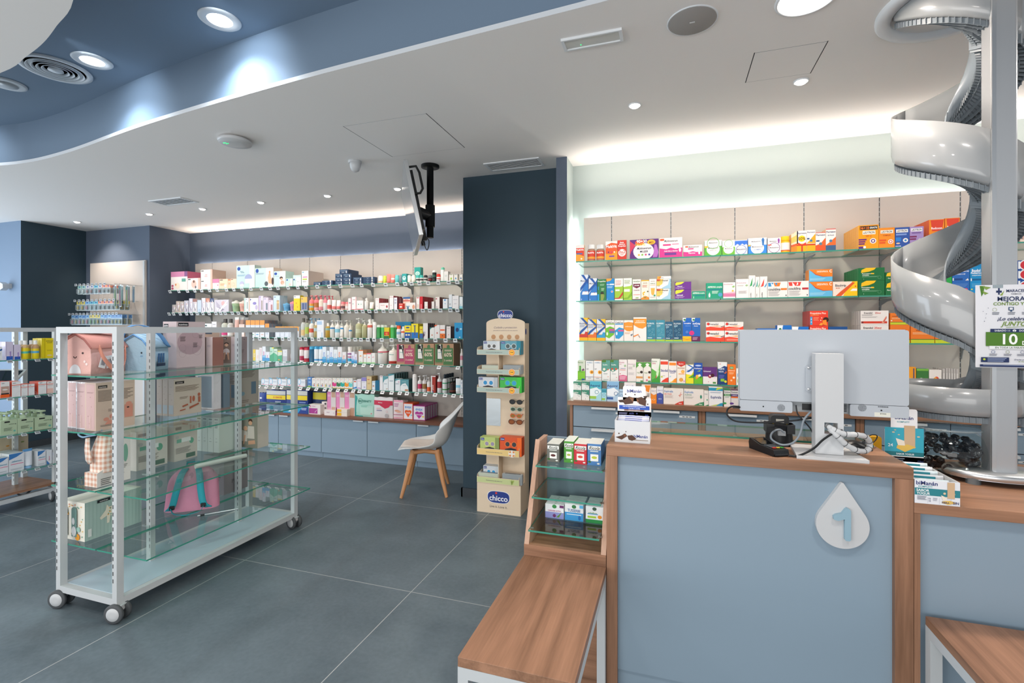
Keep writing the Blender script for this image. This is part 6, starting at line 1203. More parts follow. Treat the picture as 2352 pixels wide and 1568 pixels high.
for j, (yt_, yb_, kcol, em) in enumerate(((803, 815, '#a9bab0', 'sun'), (848, 860, '#a9bab0', 'sun'), (890, 902, '#a9bab0', 'sun'), (1032, 1047, '#e6c884', 'ring'), (1098, 1112, '#c2cc92', 'leaf'))):
    z0_, z1_ = zy(yb_), zy(yt_); tx0, tx1 = CX0-.0+(.0 if j < 4 else 0), CX1-.012; TR.append((z0_, z1_))
    m = MB(); m.box(tx0, tx1, CY-.004, CY, z0_, z1_, 'cream_card').box(tx0, tx1, CY, YB, z0_, z0_+.003, 'cream_card')
    for x in (tx0, tx1-.003): m.prism([(CY, z0_+.003), (YB, z0_+.003), (YB, z1_+.028), (CY+.03, z1_+.022), (CY+.006, z1_+.016), (CY, z1_)], x, x+.003, 'cream_card', 0)
    m.box(tx0+.002, tx1-.002, CY-.0046, CY-.004, z0_+.004, z1_-.003, kcol)
    put_text(m, 'Proteccion de las gafas hasta el sol', '#6a6a70', lambda x, y: (x, CY-.0052, y), tx0+cw*.4, (z0_+z1_)/2, .007, cw*.45)
    cx, cz = tx1-cw*.16, (z0_+z1_)/2; yy = CY-.0075
    if em == 'sun':
        m.prism([(cx+(.031 if i % 2 else .025)*math.cos(2*math.pi*i/32), cz+(.031 if i % 2 else .025)*math.sin(2*math.pi*i/32)) for i in range(32)], yy, yy+.002, '#e8e2d6')
        m.prism([(cx+(.028 if i % 2 else .022)*math.cos(2*math.pi*i/32), cz+(.028 if i % 2 else .022)*math.sin(2*math.pi*i/32)) for i in range(32)], yy-.0006, yy, '#e88a2c')
        m.prism(circle(cx, cz, .018, 20), yy-.001, yy-.0006, '#f4b83a')
        for s_ in (-.006, .006): m.prism(circle(cx+s_, cz+.001, .004, 12), yy-.0014, yy-.001, '#2a2420')
    elif em == 'ring':
        m.prism(circle(cx, cz, .029, 24), yy, yy+.002, '#e8e4dc')
        for i in range(4):
            a = math.pi/4+i*math.pi/2; m.prism([(cx+r*math.cos(a+d_), cz+r*math.sin(a+d_)) for r, d_ in ((.027, -.35), (.027, .35), (.015, .4), (.015, -.4))], yy-.0006, yy, '#e0862c')
    else:
        for a in (60, 90, 120): m.prism([(cx, cz-.02), (cx+.008*math.cos(math.radians(a-30))+.02*math.cos(math.radians(a)), cz+.01), (cx+.034*math.cos(math.radians(a)), cz-.01+.036*math.sin(math.radians(a))), (cx-.006+.01*math.cos(math.radians(a)), cz+.008)], yy, yy+.0015, '#9fb45a')
    m.build('tray', st)
for z0_, z1_ in ((TR[1][1], TR[0][0]), (TR[2][1], TR[1][0]), (TR[4][1]-.02, TR[3][0])):
    MB().box((x0_+x1_)/2-.025, (x0_+x1_)/2-.021, CY+.01, YB, z0_, z1_, 'cream_card').build('divider', st)
ma, mb_ = atY(1118, 914, YB), atY(1150, 978, YB)
MB().box(ma[0], mb_[0], YB-.003, YB-.0005, mb_[2], ma[2], 'mirror').build('mirror', st)
def shades(px_, py_, w, fr, le, label, cat='sunglasses'):
    p = atY(px_, py_, YB-.045); o = empty('sunglasses', p, label, cat)
    m = MB()
    for s_ in (-1, 1): m.tube([(s_*w*.27+w*.2*math.cos(a), 0, w*.15*math.sin(a)) for a in [2*math.pi*i/20 for i in range(20)]], .0028, fr, 6, closed=True)
    m.tube([(-w*.08, 0, .003), (0, -.001, .006), (w*.08, 0, .003)], .0025, fr, 6); m.build('frame', o, local=True)
    for s_ in (-1, 1):
        MB().prism(circle(s_*w*.27, 0, w*.19, 18, w*.145), -.001, .001, le).build('lens', o, local=True)
        MB().tube([(s_*w*.48, 0, .005), (s_*w*.49, .04, .012)], .0025, fr, 6).build('temple', o, local=True)
shades(1185, 923, .115, 'black_plastic', 'dark_glass', 'topmost sunglasses on the stand, with dark frame')
shades(1186, 940, .105, '#a8c0b0', '#3a4a3a', 'second sunglasses on the stand, with pale green frame')
shades(1185, 955, .10, '#e0622c', '#8a6a2c', 'third sunglasses on the stand, with orange frame')
shades(1184, 969, .125, '#5a2a1c', '#8a4a1c', 'lowest sunglasses on the stand, with brown frame')
def gbox(tr, x0p, x1p, ytp, body, fr, le, label, ac, Yo=.012):
    z0_ = TR[tr][0]+.0035; a, b = atY(x0p, 900, CY+Yo)[0], atY(x1p, 900, CY+Yo)[0]; w = b-a; h = atY((x0p+x1p)/2, ytp, CY+Yo)[2]-z0_
    m = carton_mesh(w, h, .075, body, 'r .03 .8 .22 .95 #2b3f86;t chicco .125 .875 .06 #f0f0f2 .15;r .8 0 1 1 %s;c .36 .62 .13 %s;c .36 .62 .1 %s;c .66 .62 .13 %s;c .66 .62 .1 %s;r .45 .62 .57 .68 %s;p #23262a .2 .1 .78 .1 .76 .38 .5 .44 .24 .36' % (ac, fr, le, fr, le, fr))
    o = m.build('sunglasses_box'); o.location = (a, CY+Yo, z0_); tag(o, label, 'sunglasses box')
gbox(0, 1110, 1148, 783, '#c4ccd0', '#e0e0e0', '#5a5a58', 'grey sunglasses box on the top tray, left', '#d0d4d6')
gbox(0, 1150, 1196, 783, '#5f98a8', '#b8c8cc', '#4a5a5a', 'teal sunglasses box on the top tray, right', '#1f7f94')
gbox(2, 1099, 1143, 866, '#c8ccd0', '#d8dcdc', '#2f8ac0', 'white sunglasses box with blue lenses, third tray left', '#b0b8bc')
gbox(2, 1148, 1198, 866, '#3fae4a', '#5ac06a', '#2f9ac8', 'bright green sunglasses box, third tray right', '#35c03a')
gbox(3, 1103, 1146, 1004, '#b8c878', '#d8dc8a', '#9a90a8', 'lime sunglasses box on the fourth tray, left', '#8a9a5a')
gbox(3, 1148, 1198, 1004, '#d8562c', '#e8783a', '#3a3c40', 'orange sunglasses box on the fourth tray, right', '#f06a24')
gbox(4, 1110, 1146, 1070, '#c8ced2', '#d8dcdc', '#2f94c8', 'white sunglasses box with blue lenses, lowest tray', '#c0c8cc', .05)
for tr, a_, b_, yt_, lab in ((1, 1106, 1145, 838, 'flat clear sunglasses pack on second tray, left'), (1, 1155, 1197, 838, 'flat grey sunglasses pack on second tray, right'), (4, 1098, 1146, 1084, 'clear plastic sunglasses pack lying on the lowest tray'), (4, 1153, 1200, 1087, 'pale grey flat sunglasses pack on the lowest tray')):
    z0_ = TR[tr][0]+.0035; x0g, x1g = atY(a_, 900, CY+.01)[0], atY(b_, 900, CY+.01)[0]
    h = max(.02, atY(a_, yt_, CY+.01)[2]-z0_); m = MB(); m.box(x0g+.002, x1g-.004, CY+.01, CY+.045 if tr == 4 else CY+.09, z0_, z0_+h, '#b9bec0' if 'grey' in lab else '#cdd0cc', front='#8f979a' if 'grey' in lab else '#b8bfae')
    m.box(x0g+.02, x1g-.02, CY+.02, CY+.04, z0_+h, z0_+h+.0006, '#5f666a'); tag(m.build('sunglasses_pack'), lab, 'sunglasses pack')

# ================================================================ GOODS OF THE LONG WALL
def bx(R, items):
    for it in items:
        look, a, b, y, body, deco = it[:6]; kw = it[6] if len(it) > 6 else {}
        kw.setdefault('d', .06); kw.setdefault('cat', 'carton'); R.box(look, a, b, y, body, deco, **kw)
def bt(R, items):
    for it in items:
        look, a, b, y, kind, body, cap = it[:7]; R.bottle(look, a, b, y, kind, body, cap, **(it[7] if len(it) > 7 else {}))
CR = '#e6ddd6'; WH_ = '#e2e1df'
A5 = (380, 560, 6.8176); A6 = (700, 560, 6.0316); B1 = (560, 760, 7.127); B2 = (800, 760, 7.1286)
R = Row(4.71, LZ[0], 'top shelf of long wall', *A5)
babyc = 'c %s %s .08 #c9a08a;c %s %s .05 #3a2a22'
bx(R, [('large pink and white pump carton', 85, 345, 432, CR, 'r 0 .72 1 1 #c47a9c;r .82 .72 1 1 #7a4a7a;c .1 .24 .07 #b84a6a .05;c .1 .1 .07 #b84a6a .05;c .4 .24 .14 #e8d8c0 .14;r .66 .45 .9 .62 #5a9a8a;c .3 .3 .05 #d88a5a', {'d': .2, 'side': '#b9607c'}),
 ('white cup carton with baby picture', 347, 545, 535, CR, 'r .82 0 1 1 #eeb0a0;r .04 .86 .24 .94 #2a2a2e;c .5 .5 .2 #e8b8a8 .24;c .5 .7 .07 #6a4a3a .08;c .64 .22 .06 #5a5a5e .08', {'d': .12}),
 ('white carton with round pink lettering', 553, 735, 0, CR, 'r .84 0 1 1 #eeb0a0;r .04 .84 .26 .92 #2a2a2e;o .48 .45 .26 #d8d0ce .03;t Gold .46 .5 .1 #d86a7a .24;t Serum .46 .36 .1 #d86a7a .24', {'stack': [402, 565], 'd': .2, 'side': '#c0a898'}),
 ('small white and pink carton', 738, 842, 548, CR, 'r 0 .6 1 1 #c47a9c;c .8 .38 .1 #c85a7a .06;c .4 .3 .14 #dcd4d0 .14'),
 ('peach carton with orange print', 846, 978, 548, '#f0c4a8', 'r .04 .86 .4 .94 #4a3a34;l .1 .5 .6 3 .04 #e88a5a;c .7 .3 .14 #f4dccc .12', {'n': 1}),
 ('narrow peach carton', 980, 1020, 575, '#efbd9e', 'l .2 .7 .8 4 .03 #d8784a'),
 ('peach carton with thin lines', 1022, 1112, 545, '#f2c9b0', 'r .04 .9 .4 .96 #4a3a34;o .4 .4 .3 #e8a888 .02;o .5 .4 .2 #e8a888 .02', {'n': 1}),
 ('large mint steriliser carton with lilac picture', 1113, 1398, 335, '#b9d5cf', 'r .72 0 1 1 #e6e0da;c .13 .86 .09 #2a4a9a .08;t Electric .3 .74 .04 #4a6a9a .5;t Steriliser .34 .69 .04 #4a6a9a .5;l .05 .58 .5 3 .012 #7a9ac0;c .66 .44 .2 #9aa4c8 .16;r .48 .2 .86 .4 #e6e6ee;c .3 .2 .12 #b4b4d0 .1;c .3 .12 .12 #e2e2ea .06', {'d': .1}),
 ('large mint carton with standing woman picture', 1402, 1692, 375, '#b9d5cf', 'r .6 0 1 1 #e6e0da;c .12 .86 .08 #2a4a9a .09;l .05 .72 .5 2 .02 #7a8aa8;p #d8a888 .74 .2 .7 .5 .76 .72 .84 .74 .88 .5 .96 .3 .9 .16;c .8 .78 .05 #c89a7a;c .96 .3 .06 #3a2a26 .16;c .62 .18 .1 #4a5458 .1', {'d': .14, 'top': '#c9bcae', 'side': '#c9bcae'}),
 ('mint carton with mother and baby picture', 1697, 1880, 425, '#b9d5cf', 'r .5 0 1 1 #e2d8d2;c .16 .84 .13 #2a4a9a .09;l .06 .66 .46 1 .02 #7a8aa8;c .64 .56 .14 #3a2a26 .1;c .66 .48 .1 #d8a888 .08;c .74 .26 .16 #c8a08a .14;c .8 .2 .08 #e0b8a0 .06', {'d': .14, 'top': '#c9bcae'}),
 ('small mint carton with pink circle', 1884, 1992, 540, '#b9d5cf', 'c .2 .82 .12 #2a4a9a .1;r .7 0 1 1 #e6e0da;c .6 .24 .18 #e8c4bc .16', {'d': .14}),
 ('mint and white carton with dots', 1998, 2126, 487, '#c4dcd4', 'r .4 0 1 .8 #e8e4e0;c .12 .6 .1 #2a4a9a .08;l .2 .5 .4 1 .02 #7a8aa8;c .6 .4 .05 #5a6a6a .03', {'d': .1}),
 ('white carton with lime band and blue badge', 2133, 2240, 420, '#e8e4e0', 'c .2 .9 .14 #2a9ac0 .05;l .15 .56 .85 1 .05 #c84a9a;r .12 .4 .8 .48 #b4c83a;l .15 .3 .7 2 .02 #9a9aa0', {'d': .26, 'side': '#d9c9bd'})])
R.src(*A6); NVY = '#2f4460'; nd = 't hidratante .4 .7 .26 #8aa4b8 .7;t crema .4 .3 .2 #c8d4dc .5;c .8 .4 .05 #e8e8e8 .14'
bx(R, [('single low navy carton', 122, 222, 525, NVY, nd), ('pair of wide low navy cartons', 237, 385, 0, NVY, nd, {'stack': [507, 540]}),
 ('navy carton in left column of pile', 422, 526, 0, NVY, nd, {'stack': [412, 466, 520], 'd': .1}), ('navy carton in right column of pile', 529, 645, 0, NVY, nd, {'stack': [410, 466, 522], 'd': .2}),
 ('long navy carton with pale lettering', 665, 800, 0, NVY, nd, {'stack': [460, 514]}), ('wide navy carton by the deodorants', 808, 965, 0, NVY, nd, {'stack': [457, 490, 524]})])
o_ = atY(700+530/6.0316, 560+412/6.0316, 4.71)[2]; R.box('navy carton crowning the pile', 480, 600, 352, NVY, nd, d=.2, z=o_+.001, cat='carton')
bt(R, [('white roll-on deodorant with white cap', 1003, 1066, 435, 'roll', '#e6e2dc', '#e8e6e2', {'bands': [(.1, .3, '#e8c090')]}), ('lime capsule-shaped deodorant', 1075, 1121, 437, 'roll', '#b8cc3a', '#c4d44a', {}),
 ('coral tube standing on its cap', 1122, 1177, 415, 'tube', '#e8857a', '#e07468', {}), ('coral tube with white ring', 1179, 1235, 420, 'tube', '#e8857a', '#e07468', {'bands': [(.35, .5, '#e8e0dc')]}),
 ('teal rounded deodorant stick', 1238, 1294, 428, 'roll', '#5ab4b4', '#62bcbc', {}), ('grey rounded deodorant stick', 1297, 1341, 425, 'roll', '#6f7b86', '#7a8690', {})])
bx(R, [('teal carton with white pill outline', 1345, 1410, 412, '#2f9a98', 'c .5 .5 .36 #e0ece8 .4;c .5 .5 .28 #b8dcd8 .34;c .5 .6 .16 #2f9a98 .1', {'n': 1}), ('tall teal carton behind the deodorants', 1518, 1605, 322, '#2a9a90', 'c .5 .6 .36 #e0ece8 .3;c .5 .6 .28 #a8d8d0 .25', {'dy': .1})])
for a, b, cap, bd in ((1412, 1462, '#e6e2da', '#e4ded4'), (1466, 1520, '#e6e2da', '#e4ded4'), (1528, 1580, '#3fb0a8', '#e8e6e0'), (1582, 1632, '#3fb0a8', '#e8e6e0'), (1635, 1690, '#2a2c30', '#e4e2dc'), (1696, 1752, '#7a7c80', '#2a2a2c')):
    R.bottle('%s roll-on with %s cap' % ('black' if bd == '#2a2a2c' else 'white', {'#e6e2da': 'cream', '#3fb0a8': 'teal', '#2a2c30': 'black', '#7a7c80': 'grey'}[cap]), a, b, 428, 'roll', bd, cap, [(.2, .45, '#4a4a48' if bd != '#2a2a2c' else '#8a3a3a')] if cap != '#e6e2da' else None)
bt(R, [('tall black spray can with white nozzle', 1755, 1811, 365, 'can', '#1f2428', '#e0e0de', {'bands': [(.4, .6, '#3a6a5a')]}), ('white deodorant with red cap', 1813, 1870, 412, 'roll', '#e8e4e0', '#d83a2c', {'bands': [(.3, .4, '#d83a2c')]}), ('tall white can with mint cap', 1873, 1928, 322, 'can', '#dfe4e2', '#6ac4a8', {})])
bx(R, [('white carton with pale text', 1930, 1985, 380, '#e4e2de', 'l .2 .6 .8 3 .03 #b0c0b8'), ('white carton with green drop', 1999, 2058, 420, '#e8e4dc', 'c .5 .3 .22 #9ac43a .16;p #9ac43a .34 .36 .66 .36 .5 .6;l .2 .9 .8 1 .06 #6a7a4a'), ('white carton with blue drop', 2068, 2116, 418, '#e8e4dc', 'c .5 .3 .22 #2f8ac0 .16;p #2f8ac0 .34 .36 .66 .36 .5 .6;l .2 .9 .8 1 .06 #5a6a7a'), ('white carton with dark blue drop by the column', 2142, 2186, 415, '#e8e4dc', 'c .5 .3 .22 #24508a .16;p #24508a .34 .36 .66 .36 .5 .6;l .2 .9 .8 1 .06 #5a6a7a')])
# second shelf
R = Row(4.71, LZ[1], 'second shelf of long wall', *A5)
foil = 'p #b0a8b8 .1 .9 .4 .5 .2 .1;p #f2eef4 .5 .95 .9 .6 .6 .3;p #8a8090 .3 .4 .7 .2 .5 .05;p #f4f0f2 .1 .4 .3 .3 .2 .05;c .6 .7 .12 #d8a8a8'
for i, (a, b, y, c_) in enumerate(((105, 162, 950, '#b9b3ac'), (166, 226, 895, '#c4b4a6'), (228, 290, 900, '#bfb2aa'), (293, 360, 885, '#c0bcc6'), (370, 425, 852, '#d6d2dc'))):
    R.box('shiny clear bagged baby item', a, b, y, c_, foil, d=.05, n=1, cat='bagged item', name='bagged_item')
bx(R, [('white pack with brown lid top', 430, 494, 860, '#d9d4d4', foil+';r 0 .78 1 1 #9a6a60', {'n': 1}), ('pale blue slim carton', 500, 560, 880, '#c4d0dc', 'l .3 .2 .8 5 .05 #9ab0c8'), ('white and lilac slim carton', 566, 625, 846, '#dcd6dc', foil, {'n': 1}),
 ('white pack with orange bottle top', 633, 692, 850, '#dcdcdc', 'r 0 .72 1 1 #c87a5a;'+foil), ('white pack with navy bottle top', 694, 758, 850, '#dcdcdc', 'r 0 .72 1 1 #2f3f6a;'+foil), ('large shiny foil bagged set', 768, 992, 872, '#c9c3cc', foil+';p #f6f4f6 .3 .1 .9 .95 .96 .9 .4 .05', {'d': .05})])
bt(R, [('sage green toddler cup with clear lid', 1004, 1112, 880, 'cup', '#8aa884', '#d0d4cc', {'n': 1}), ('rose toddler cup with clear lid', 1122, 1225, 885, 'cup', '#c89a8e', '#dcccc4', {'n': 1})])
bx(R, [('slim white carton with mint edge', 1231, 1304, 845, '#dfe4e0', 'r 0 0 .3 1 #b8d4cc;c .5 .9 .2 #2a4a9a .04;r .6 .2 .75 .7 #8a9a94'), ('wide white carton with lilac item', 1308, 1455, 845, '#e6e0dc', 'c .14 .88 .09 #2a4a9a .06;c .6 .6 .2 #8a80c0 .12;c .8 .3 .14 #c0b4d0 .2;r 0 .0 .1 1 #e8c0b0', {'n': 1}),
 ('tall lilac edged carton', 1460, 1532, 812, '#dcd4e0', 'r 0 0 .4 1 #c8b8d4;c .3 .92 .16 #2a4a9a .04;r .55 .1 .85 .7 #a89c94', {'n': 1}), ('lilac carton with grey bottle', 1536, 1612, 838, '#d8ccdc', 'c .3 .9 .16 #2a4a9a .04;r .5 .1 .85 .6 #7a8490', {'n': 1}), ('short lilac carton with pink item', 1615, 1686, 880, '#e0d0dc', 'c .3 .9 .16 #2a4a9a .05;r .5 .1 .85 .6 #b07a7a'),
 ('pale blue carton with brown bottle', 1690, 1792, 806, '#c4d8e4', 'c .24 .9 .14 #2a4a9a .04;r .5 .1 .9 .7 #c0a480;r .5 .5 .9 .6 #e0c08a', {'n': 1})])
bt(R, [('blue baby bottle with white loop', 1812, 1910, 920, 'cup', '#5a9ac4', '#6aa8d0', {'n': 1}), ('purple baby cup', 1924, 2004, 895, 'cup', '#a880a8', '#d88aa0', {'n': 1})])
bx(R, [('bright yellow blister pack', 2008, 2108, 805, '#e4cc1c', 'r 0 .8 1 1 #e8e4dc;c .2 .92 .1 #2a4a9a .05;c .4 .5 .07 #d8742c;c .6 .25 .07 #d8742c'), ('amber topped pack with grey bottles', 2120, 2222, 828, '#9a9aa4', 'r 0 .6 1 1 #e8bc5a;c .2 .86 .1 #2a4a9a .05;r .2 .1 .5 .55 #4a5a8a;r .6 .1 .9 .55 #5a6a94')])
R.src(*A6)
bt(R, [('coral and amber pump bottle', 42, 108, 708, 'pump', '#e0a03c', '#e07a7e', {'bands': [(.45, .7, '#e4828a'), (.2, .3, '#8ac0b8')], 'n': 1}), ('amber pump bottle with coral top', 110, 175, 706, 'pump', '#b8703c', '#e07a7e', {'bands': [(.0, .2, '#e8a8a8'), (.5, .7, '#e4828a')], 'n': 1}), ('white pump bottle with pink foot', 178, 236, 706, 'pump', '#e4dccc', '#d86a78', {'bands': [(0, .25, '#e4949a')], 'n': 1}),
 ('white pump bottle with coral collar', 240, 296, 710, 'pump', '#e8e4e0', '#e0788a', {'bands': [(.5, .72, '#e48a94')], 'n': 1}), ('round white pump bottle with red circle', 298, 350, 712, 'pump', '#ece6e2', '#c8505e', {'bands': [(.1, .36, '#d8665c')], 'n': 1}),
 ('white tube with pink gradient', 354, 414, 775, 'tube', '#ece0dc', '#e8e2de', {'bands': [(.15, .45, '#e0807c')]}), ('short white tube with pink gradient', 420, 480, 778, 'tube', '#ece0dc', '#e8e2de', {'bands': [(.15, .45, '#e0807c')]}),
 ('clear jar with coral lid', 484, 542, 800, 'jar', '#d8a8a0', '#e27a80', {'bands': [(.2, .5, '#6a4a4a')]}), ('clear bottle with coral lid', 546, 598, 803, 'jar', '#dcb8b0', '#e27a80', {'bands': [(.2, .5, '#e8e0dc')]})])
bx(R, [('white carton with woman portrait', 600, 648, 752, '#e8e2e0', 'c .5 .6 .3 #8a8488 .2;c .5 .55 .18 #d8b8a8 .14;r .85 0 1 1 #c86a80'), ('tall white carton with green cross', 651, 716, 733, '#ece8e6', 'r .8 0 1 1 #e8b8b8;r 0 0 1 .06 #d86a74;r .2 .42 .3 .52 #4a9a7a;l .2 .8 .8 2 .02 #b09090', {'n': 2}), ('short white carton with pink foot', 719, 808, 782, '#ece8e6', 'r 0 0 1 .12 #e07a80;c .3 .6 .08 #4a9a7a;c .7 .6 .08 #9ac4b0', {'n': 1})])
bt(R, [('white spray bottle with clear cap', 816, 868, 748, 'spray', '#e8e6e2', '#d8d8d4', {}), ('white tube with green cap', 880, 940, 805, 'tube', '#eae6de', '#8ab83a', {})])
bx(R, [('white carton with small red drop', 977, 1031, 750, '#e8e4e2', 'c .5 .3 .12 #c02a3a .04;t bexident .5 .86 .05 #b84a58 .8', {'n': 4, 'side': '#9a2434', 'd': .035}), ('wide white carton with crimson drop', 1033, 1164, 816, '#e8e2e0', 't Bepanthol .35 .66 .12 #c0606a .4;c .8 .44 .08 #a82434 .12'),
 ('tall white carton with red drop', 1169, 1229, 718, '#eae6e4', 'r 0 .88 1 .9 #c05060;c .45 .3 .12 #c02a3a .04;r 0 0 .06 1 #8a2434', {'n': 2, 'side': '#8a2434'}), ('slim white carton with blue text', 1234, 1280, 742, '#e4e4e8', 't 150 .5 .8 .1 #3a4a9a .7;l .2 .6 .8 3 .03 #8a8aa8', {'n': 2, 'side': '#7a3a4a'}),
 ('small red carton with white seal', 1303, 1360, 822, '#d23a2e', 'c .5 .4 .3 #e8d8cc .2;r .1 .8 .9 .9 #e8c0b0'), ('blue topped carton with baby legs', 1362, 1460, 735, '#dfc8b8', 'r 0 .86 1 1 #2f5f9a;r 0 .66 1 .74 #c84a4a;t plantalin .5 .8 .06 #c83a3a .8;c .6 .3 .2 #e8b090 .14', {'dy': .04}), ('wide white carton with foot picture', 1402, 1535, 813, '#e4e0dc', 'c .8 .34 .14 #d89a7a .2;r 0 .4 .4 .5 #5a8aa0;c .2 .2 .1 #4a6a8a .12', {'d': .035}),
 ('slim white carton with crimson side', 1545, 1590, 735, '#e8e2de', 'r .1 .9 .8 .96 #b83a4a;r .2 .1 .8 .4 #d8c8b8', {'side': '#b02a3a', 'n': 2}), ('bright red carton with white lettering', 1593, 1636, 727, '#cc2a34', 'v tratamiento .4 .12 .3 #f0d8d8 .6', {'n': 3, 'side': '#a82430'}), ('short white carton with small red mark', 1657, 1704, 800, '#e4ddd8', 'c .5 .3 .14 #c04a3a .06', {'n': 2, 'side': '#9a2a34'}),
 ('short white carton with dark mark', 1757, 1796, 797, '#e0dad6', 'c .5 .24 .14 #3a3a3a .05'), ('white carton with crimson triangle', 1810, 1868, 735, '#e8e0da', 'p #a82a3a .1 .78 .5 .85 .1 .92;v capilar .3 .1 .2 #3a4a8a .3;r .1 .02 .9 .04 #c04a3a', {'n': 3, 'side': '#6a2420'}), ('white carton with blue square', 1913, 1978, 760, '#dfe2e6', 'r .3 .8 .6 .95 #2f8ac8;c .5 .5 .14 #7ab0d0 .08;r .7 0 1 .02 #5a7a9a'),
 ('tall white carton with number fifteen', 1994, 2040, 700, '#dadfe2', 'v 15 .4 .3 .4 #3a4a54 .3;r 0 0 1 .1 #4a8aa8'), ('wide white carton with faint text', 2042, 2132, 716, '#e4e2e2', 't Neutrogena .5 .7 .05 #7a8090 .8;l .3 .4 .7 3 .014 #a8a8b0', {'n': 1}), ('white carton with cyan foot by the column', 2143, 2188, 732, '#dfe6e8', 'v hidra .4 .3 .2 #3a8a8a .4;r 0 0 1 .2 #8ac8d8')])
# third shelf
R = Row(4.71, LZ[2], 'third shelf of long wall', *A5)
bx(R, [('low white carton with green text', 462, 578, 1272, '#e4e4e2', 'r 0 .8 1 1 #c8d8d4;t SUAVINEX .5 .6 .08 #4a8a7a .6'), ('white carton with small sage badge', 580, 722, 1246, '#e6e4e2', 'r .2 .8 .5 .9 #3a5a54;c .85 .6 .06 #8ac0b8;l .2 .5 .7 3 .03 #b0c0bc'), ('white carton with lilac heart', 726, 800, 1216, '#e4dfe0', 'c .5 .4 .24 #a890b8 .12;l .2 .8 .8 1 .03 #8a8088', {'n': 1})])
bt(R, [('clear bottle with magenta label', 848, 938, 1172, 'cap', '#c8ccc0', '#4a4a4c', {'bands': [(.1, .4, '#d84a84')]}), ('clear bottle with white label', 945, 1025, 1172, 'cap', '#ccccc8', '#4a4a4c', {'bands': [(.1, .6, '#e4e2de')]}), ('rose patterned tube', 1050, 1120, 1145, 'tube', '#d8b0a4', '#b88a80', {'bands': [(.85, 1, '#e8e4e0')], 'n': 2})])
bx(R, [('small white and rose carton', 1150, 1236, 1256, '#e4ccc0', 'r .1 .2 .9 .8 #e8e0da;l .2 .6 .8 3 .05 #a08a80')])
for a, b, c_ in ((1258, 1330, '#d85a8a'), (1334, 1402, '#6ab07a'), (1405, 1475, '#2f94c8'), (1480, 1552, '#e0b09a')):
    R.box('orange topped white carton with %s oval' % {'#d85a8a': 'pink', '#6ab07a': 'green', '#2f94c8': 'blue', '#e0b09a': 'beige'}[c_], a, b, 1194, '#dfe2e6', 'r 0 .72 1 1 #f09a3c;l .1 .66 .9 1 .03 #b8c0cc;r .1 .3 .9 .6 #cdd6e0;c .5 .16 .3 %s .07' % c_, d=.05, n=3, top='#e8822c', side='#8a92a0', cat='carton')
R.box('small white carton with orange band on top', 1560, 1625, 1246, '#dfe2e6', 'r 0 .7 1 1 #f09a3c;c .5 .3 .3 #c8d0dc', d=.05, n=3, top='#e8822c', side='#8a92a0', cat='carton')
for i in range(5): R.box('low bright orange carton', 1720+i*74, 1790+i*74, 1292, '#dfe4ec', 'r 0 .6 1 1 #f4a02c;c .5 .8 .2 #c05a2c .08;o .5 .24 .4 #b8c4d8 .03', d=.1, top='#f0952a', cat='carton')
bt(R, [('tall white and yellow insulated bottle', 2100, 2172, 1160, 'cap', '#c8ccc8', '#5a5a54', {'bands': [(.1, .4, '#e0c08a')]})])
R.src(*A6)
bt(R, [('pale grey bottle with lime tag', -72+60, 40, 1035, 'cap', '#a8b09a', '#5a5a54', {'bands': [(.2, .55, '#b4c85a')]}), ('white pump bottle with blue top and red disc', 42, 104, 1025, 'pump', '#e6e4de', '#8ab8d4', {'bands': [(.26, .46, '#d8604a')], 'n': 2}), ('amber bottle with cream cap', 108, 165, 1075, 'cap', '#b4a06a', '#e0dcd4', {'bands': [(.4, .6, '#b0c8c8')], 'n': 1}),
 ('golden oil bottle with white cap', 268, 332, 1095, 'cap', '#c09a3c', '#e4e0d6', {'bands': [(.5, .65, '#8ab0a8')]}), ('white pump bottle with blue square', 334, 392, 1055, 'pump', '#e4e1d8', '#e6e4e0', {'bands': [(.5, .58, '#2f84c0')], 'n': 1}), ('white pump bottle with cyan lettering', 398, 468, 1055, 'pump', '#e6e6e2', '#e8e6e2', {'bands': [(.3, .5, '#8ac8dc')], 'n': 1}),
 ('white tube with blue square', 474, 520, 1140, 'tube', '#e4e0d8', '#e0dcd6', {'bands': [(.7, .85, '#2f84c0')]}), ('wide cream pump bottle', 524, 596, 1055, 'pump', '#e4dfd4', '#e2ddd2', {'n': 1}), ('short white bottle with blue mark', 600, 640, 1120, 'cap', '#dcd8ce', '#d4d0c8', {'bands': [(.5, .6, '#2f84c0')]}),
 ('tall clear pale green pump bottle', 680, 764, 1025, 'pump', '#b4b48c', '#e0dfd6', {'bands': [(.25, .45, '#c4c8a8')], 'n': 1}), ('clear olive pump bottle', 770, 842, 1055, 'pump', '#b0b084', '#d8d8cc', {'n': 1}), ('slim white bottle with red disc', 850, 916, 1040, 'spray', '#e8e4de', '#e4e2de', {'bands': [(.55, .68, '#d86a5a')], 'n': 1}), ('white aerosol with domed cap', 928, 978, 1080, 'can', '#d8dcdc', '#e4e6e6', {})])
bx(R, [('white carton with pale blue header', 168, 262, 1055, '#e4e6ea', 'r 0 .74 .75 .94 #a8c4e0;r .72 0 .8 .3 #8ab4dc;l .1 .4 .6 2 .012 #b8c8d8', {'n': 1})])
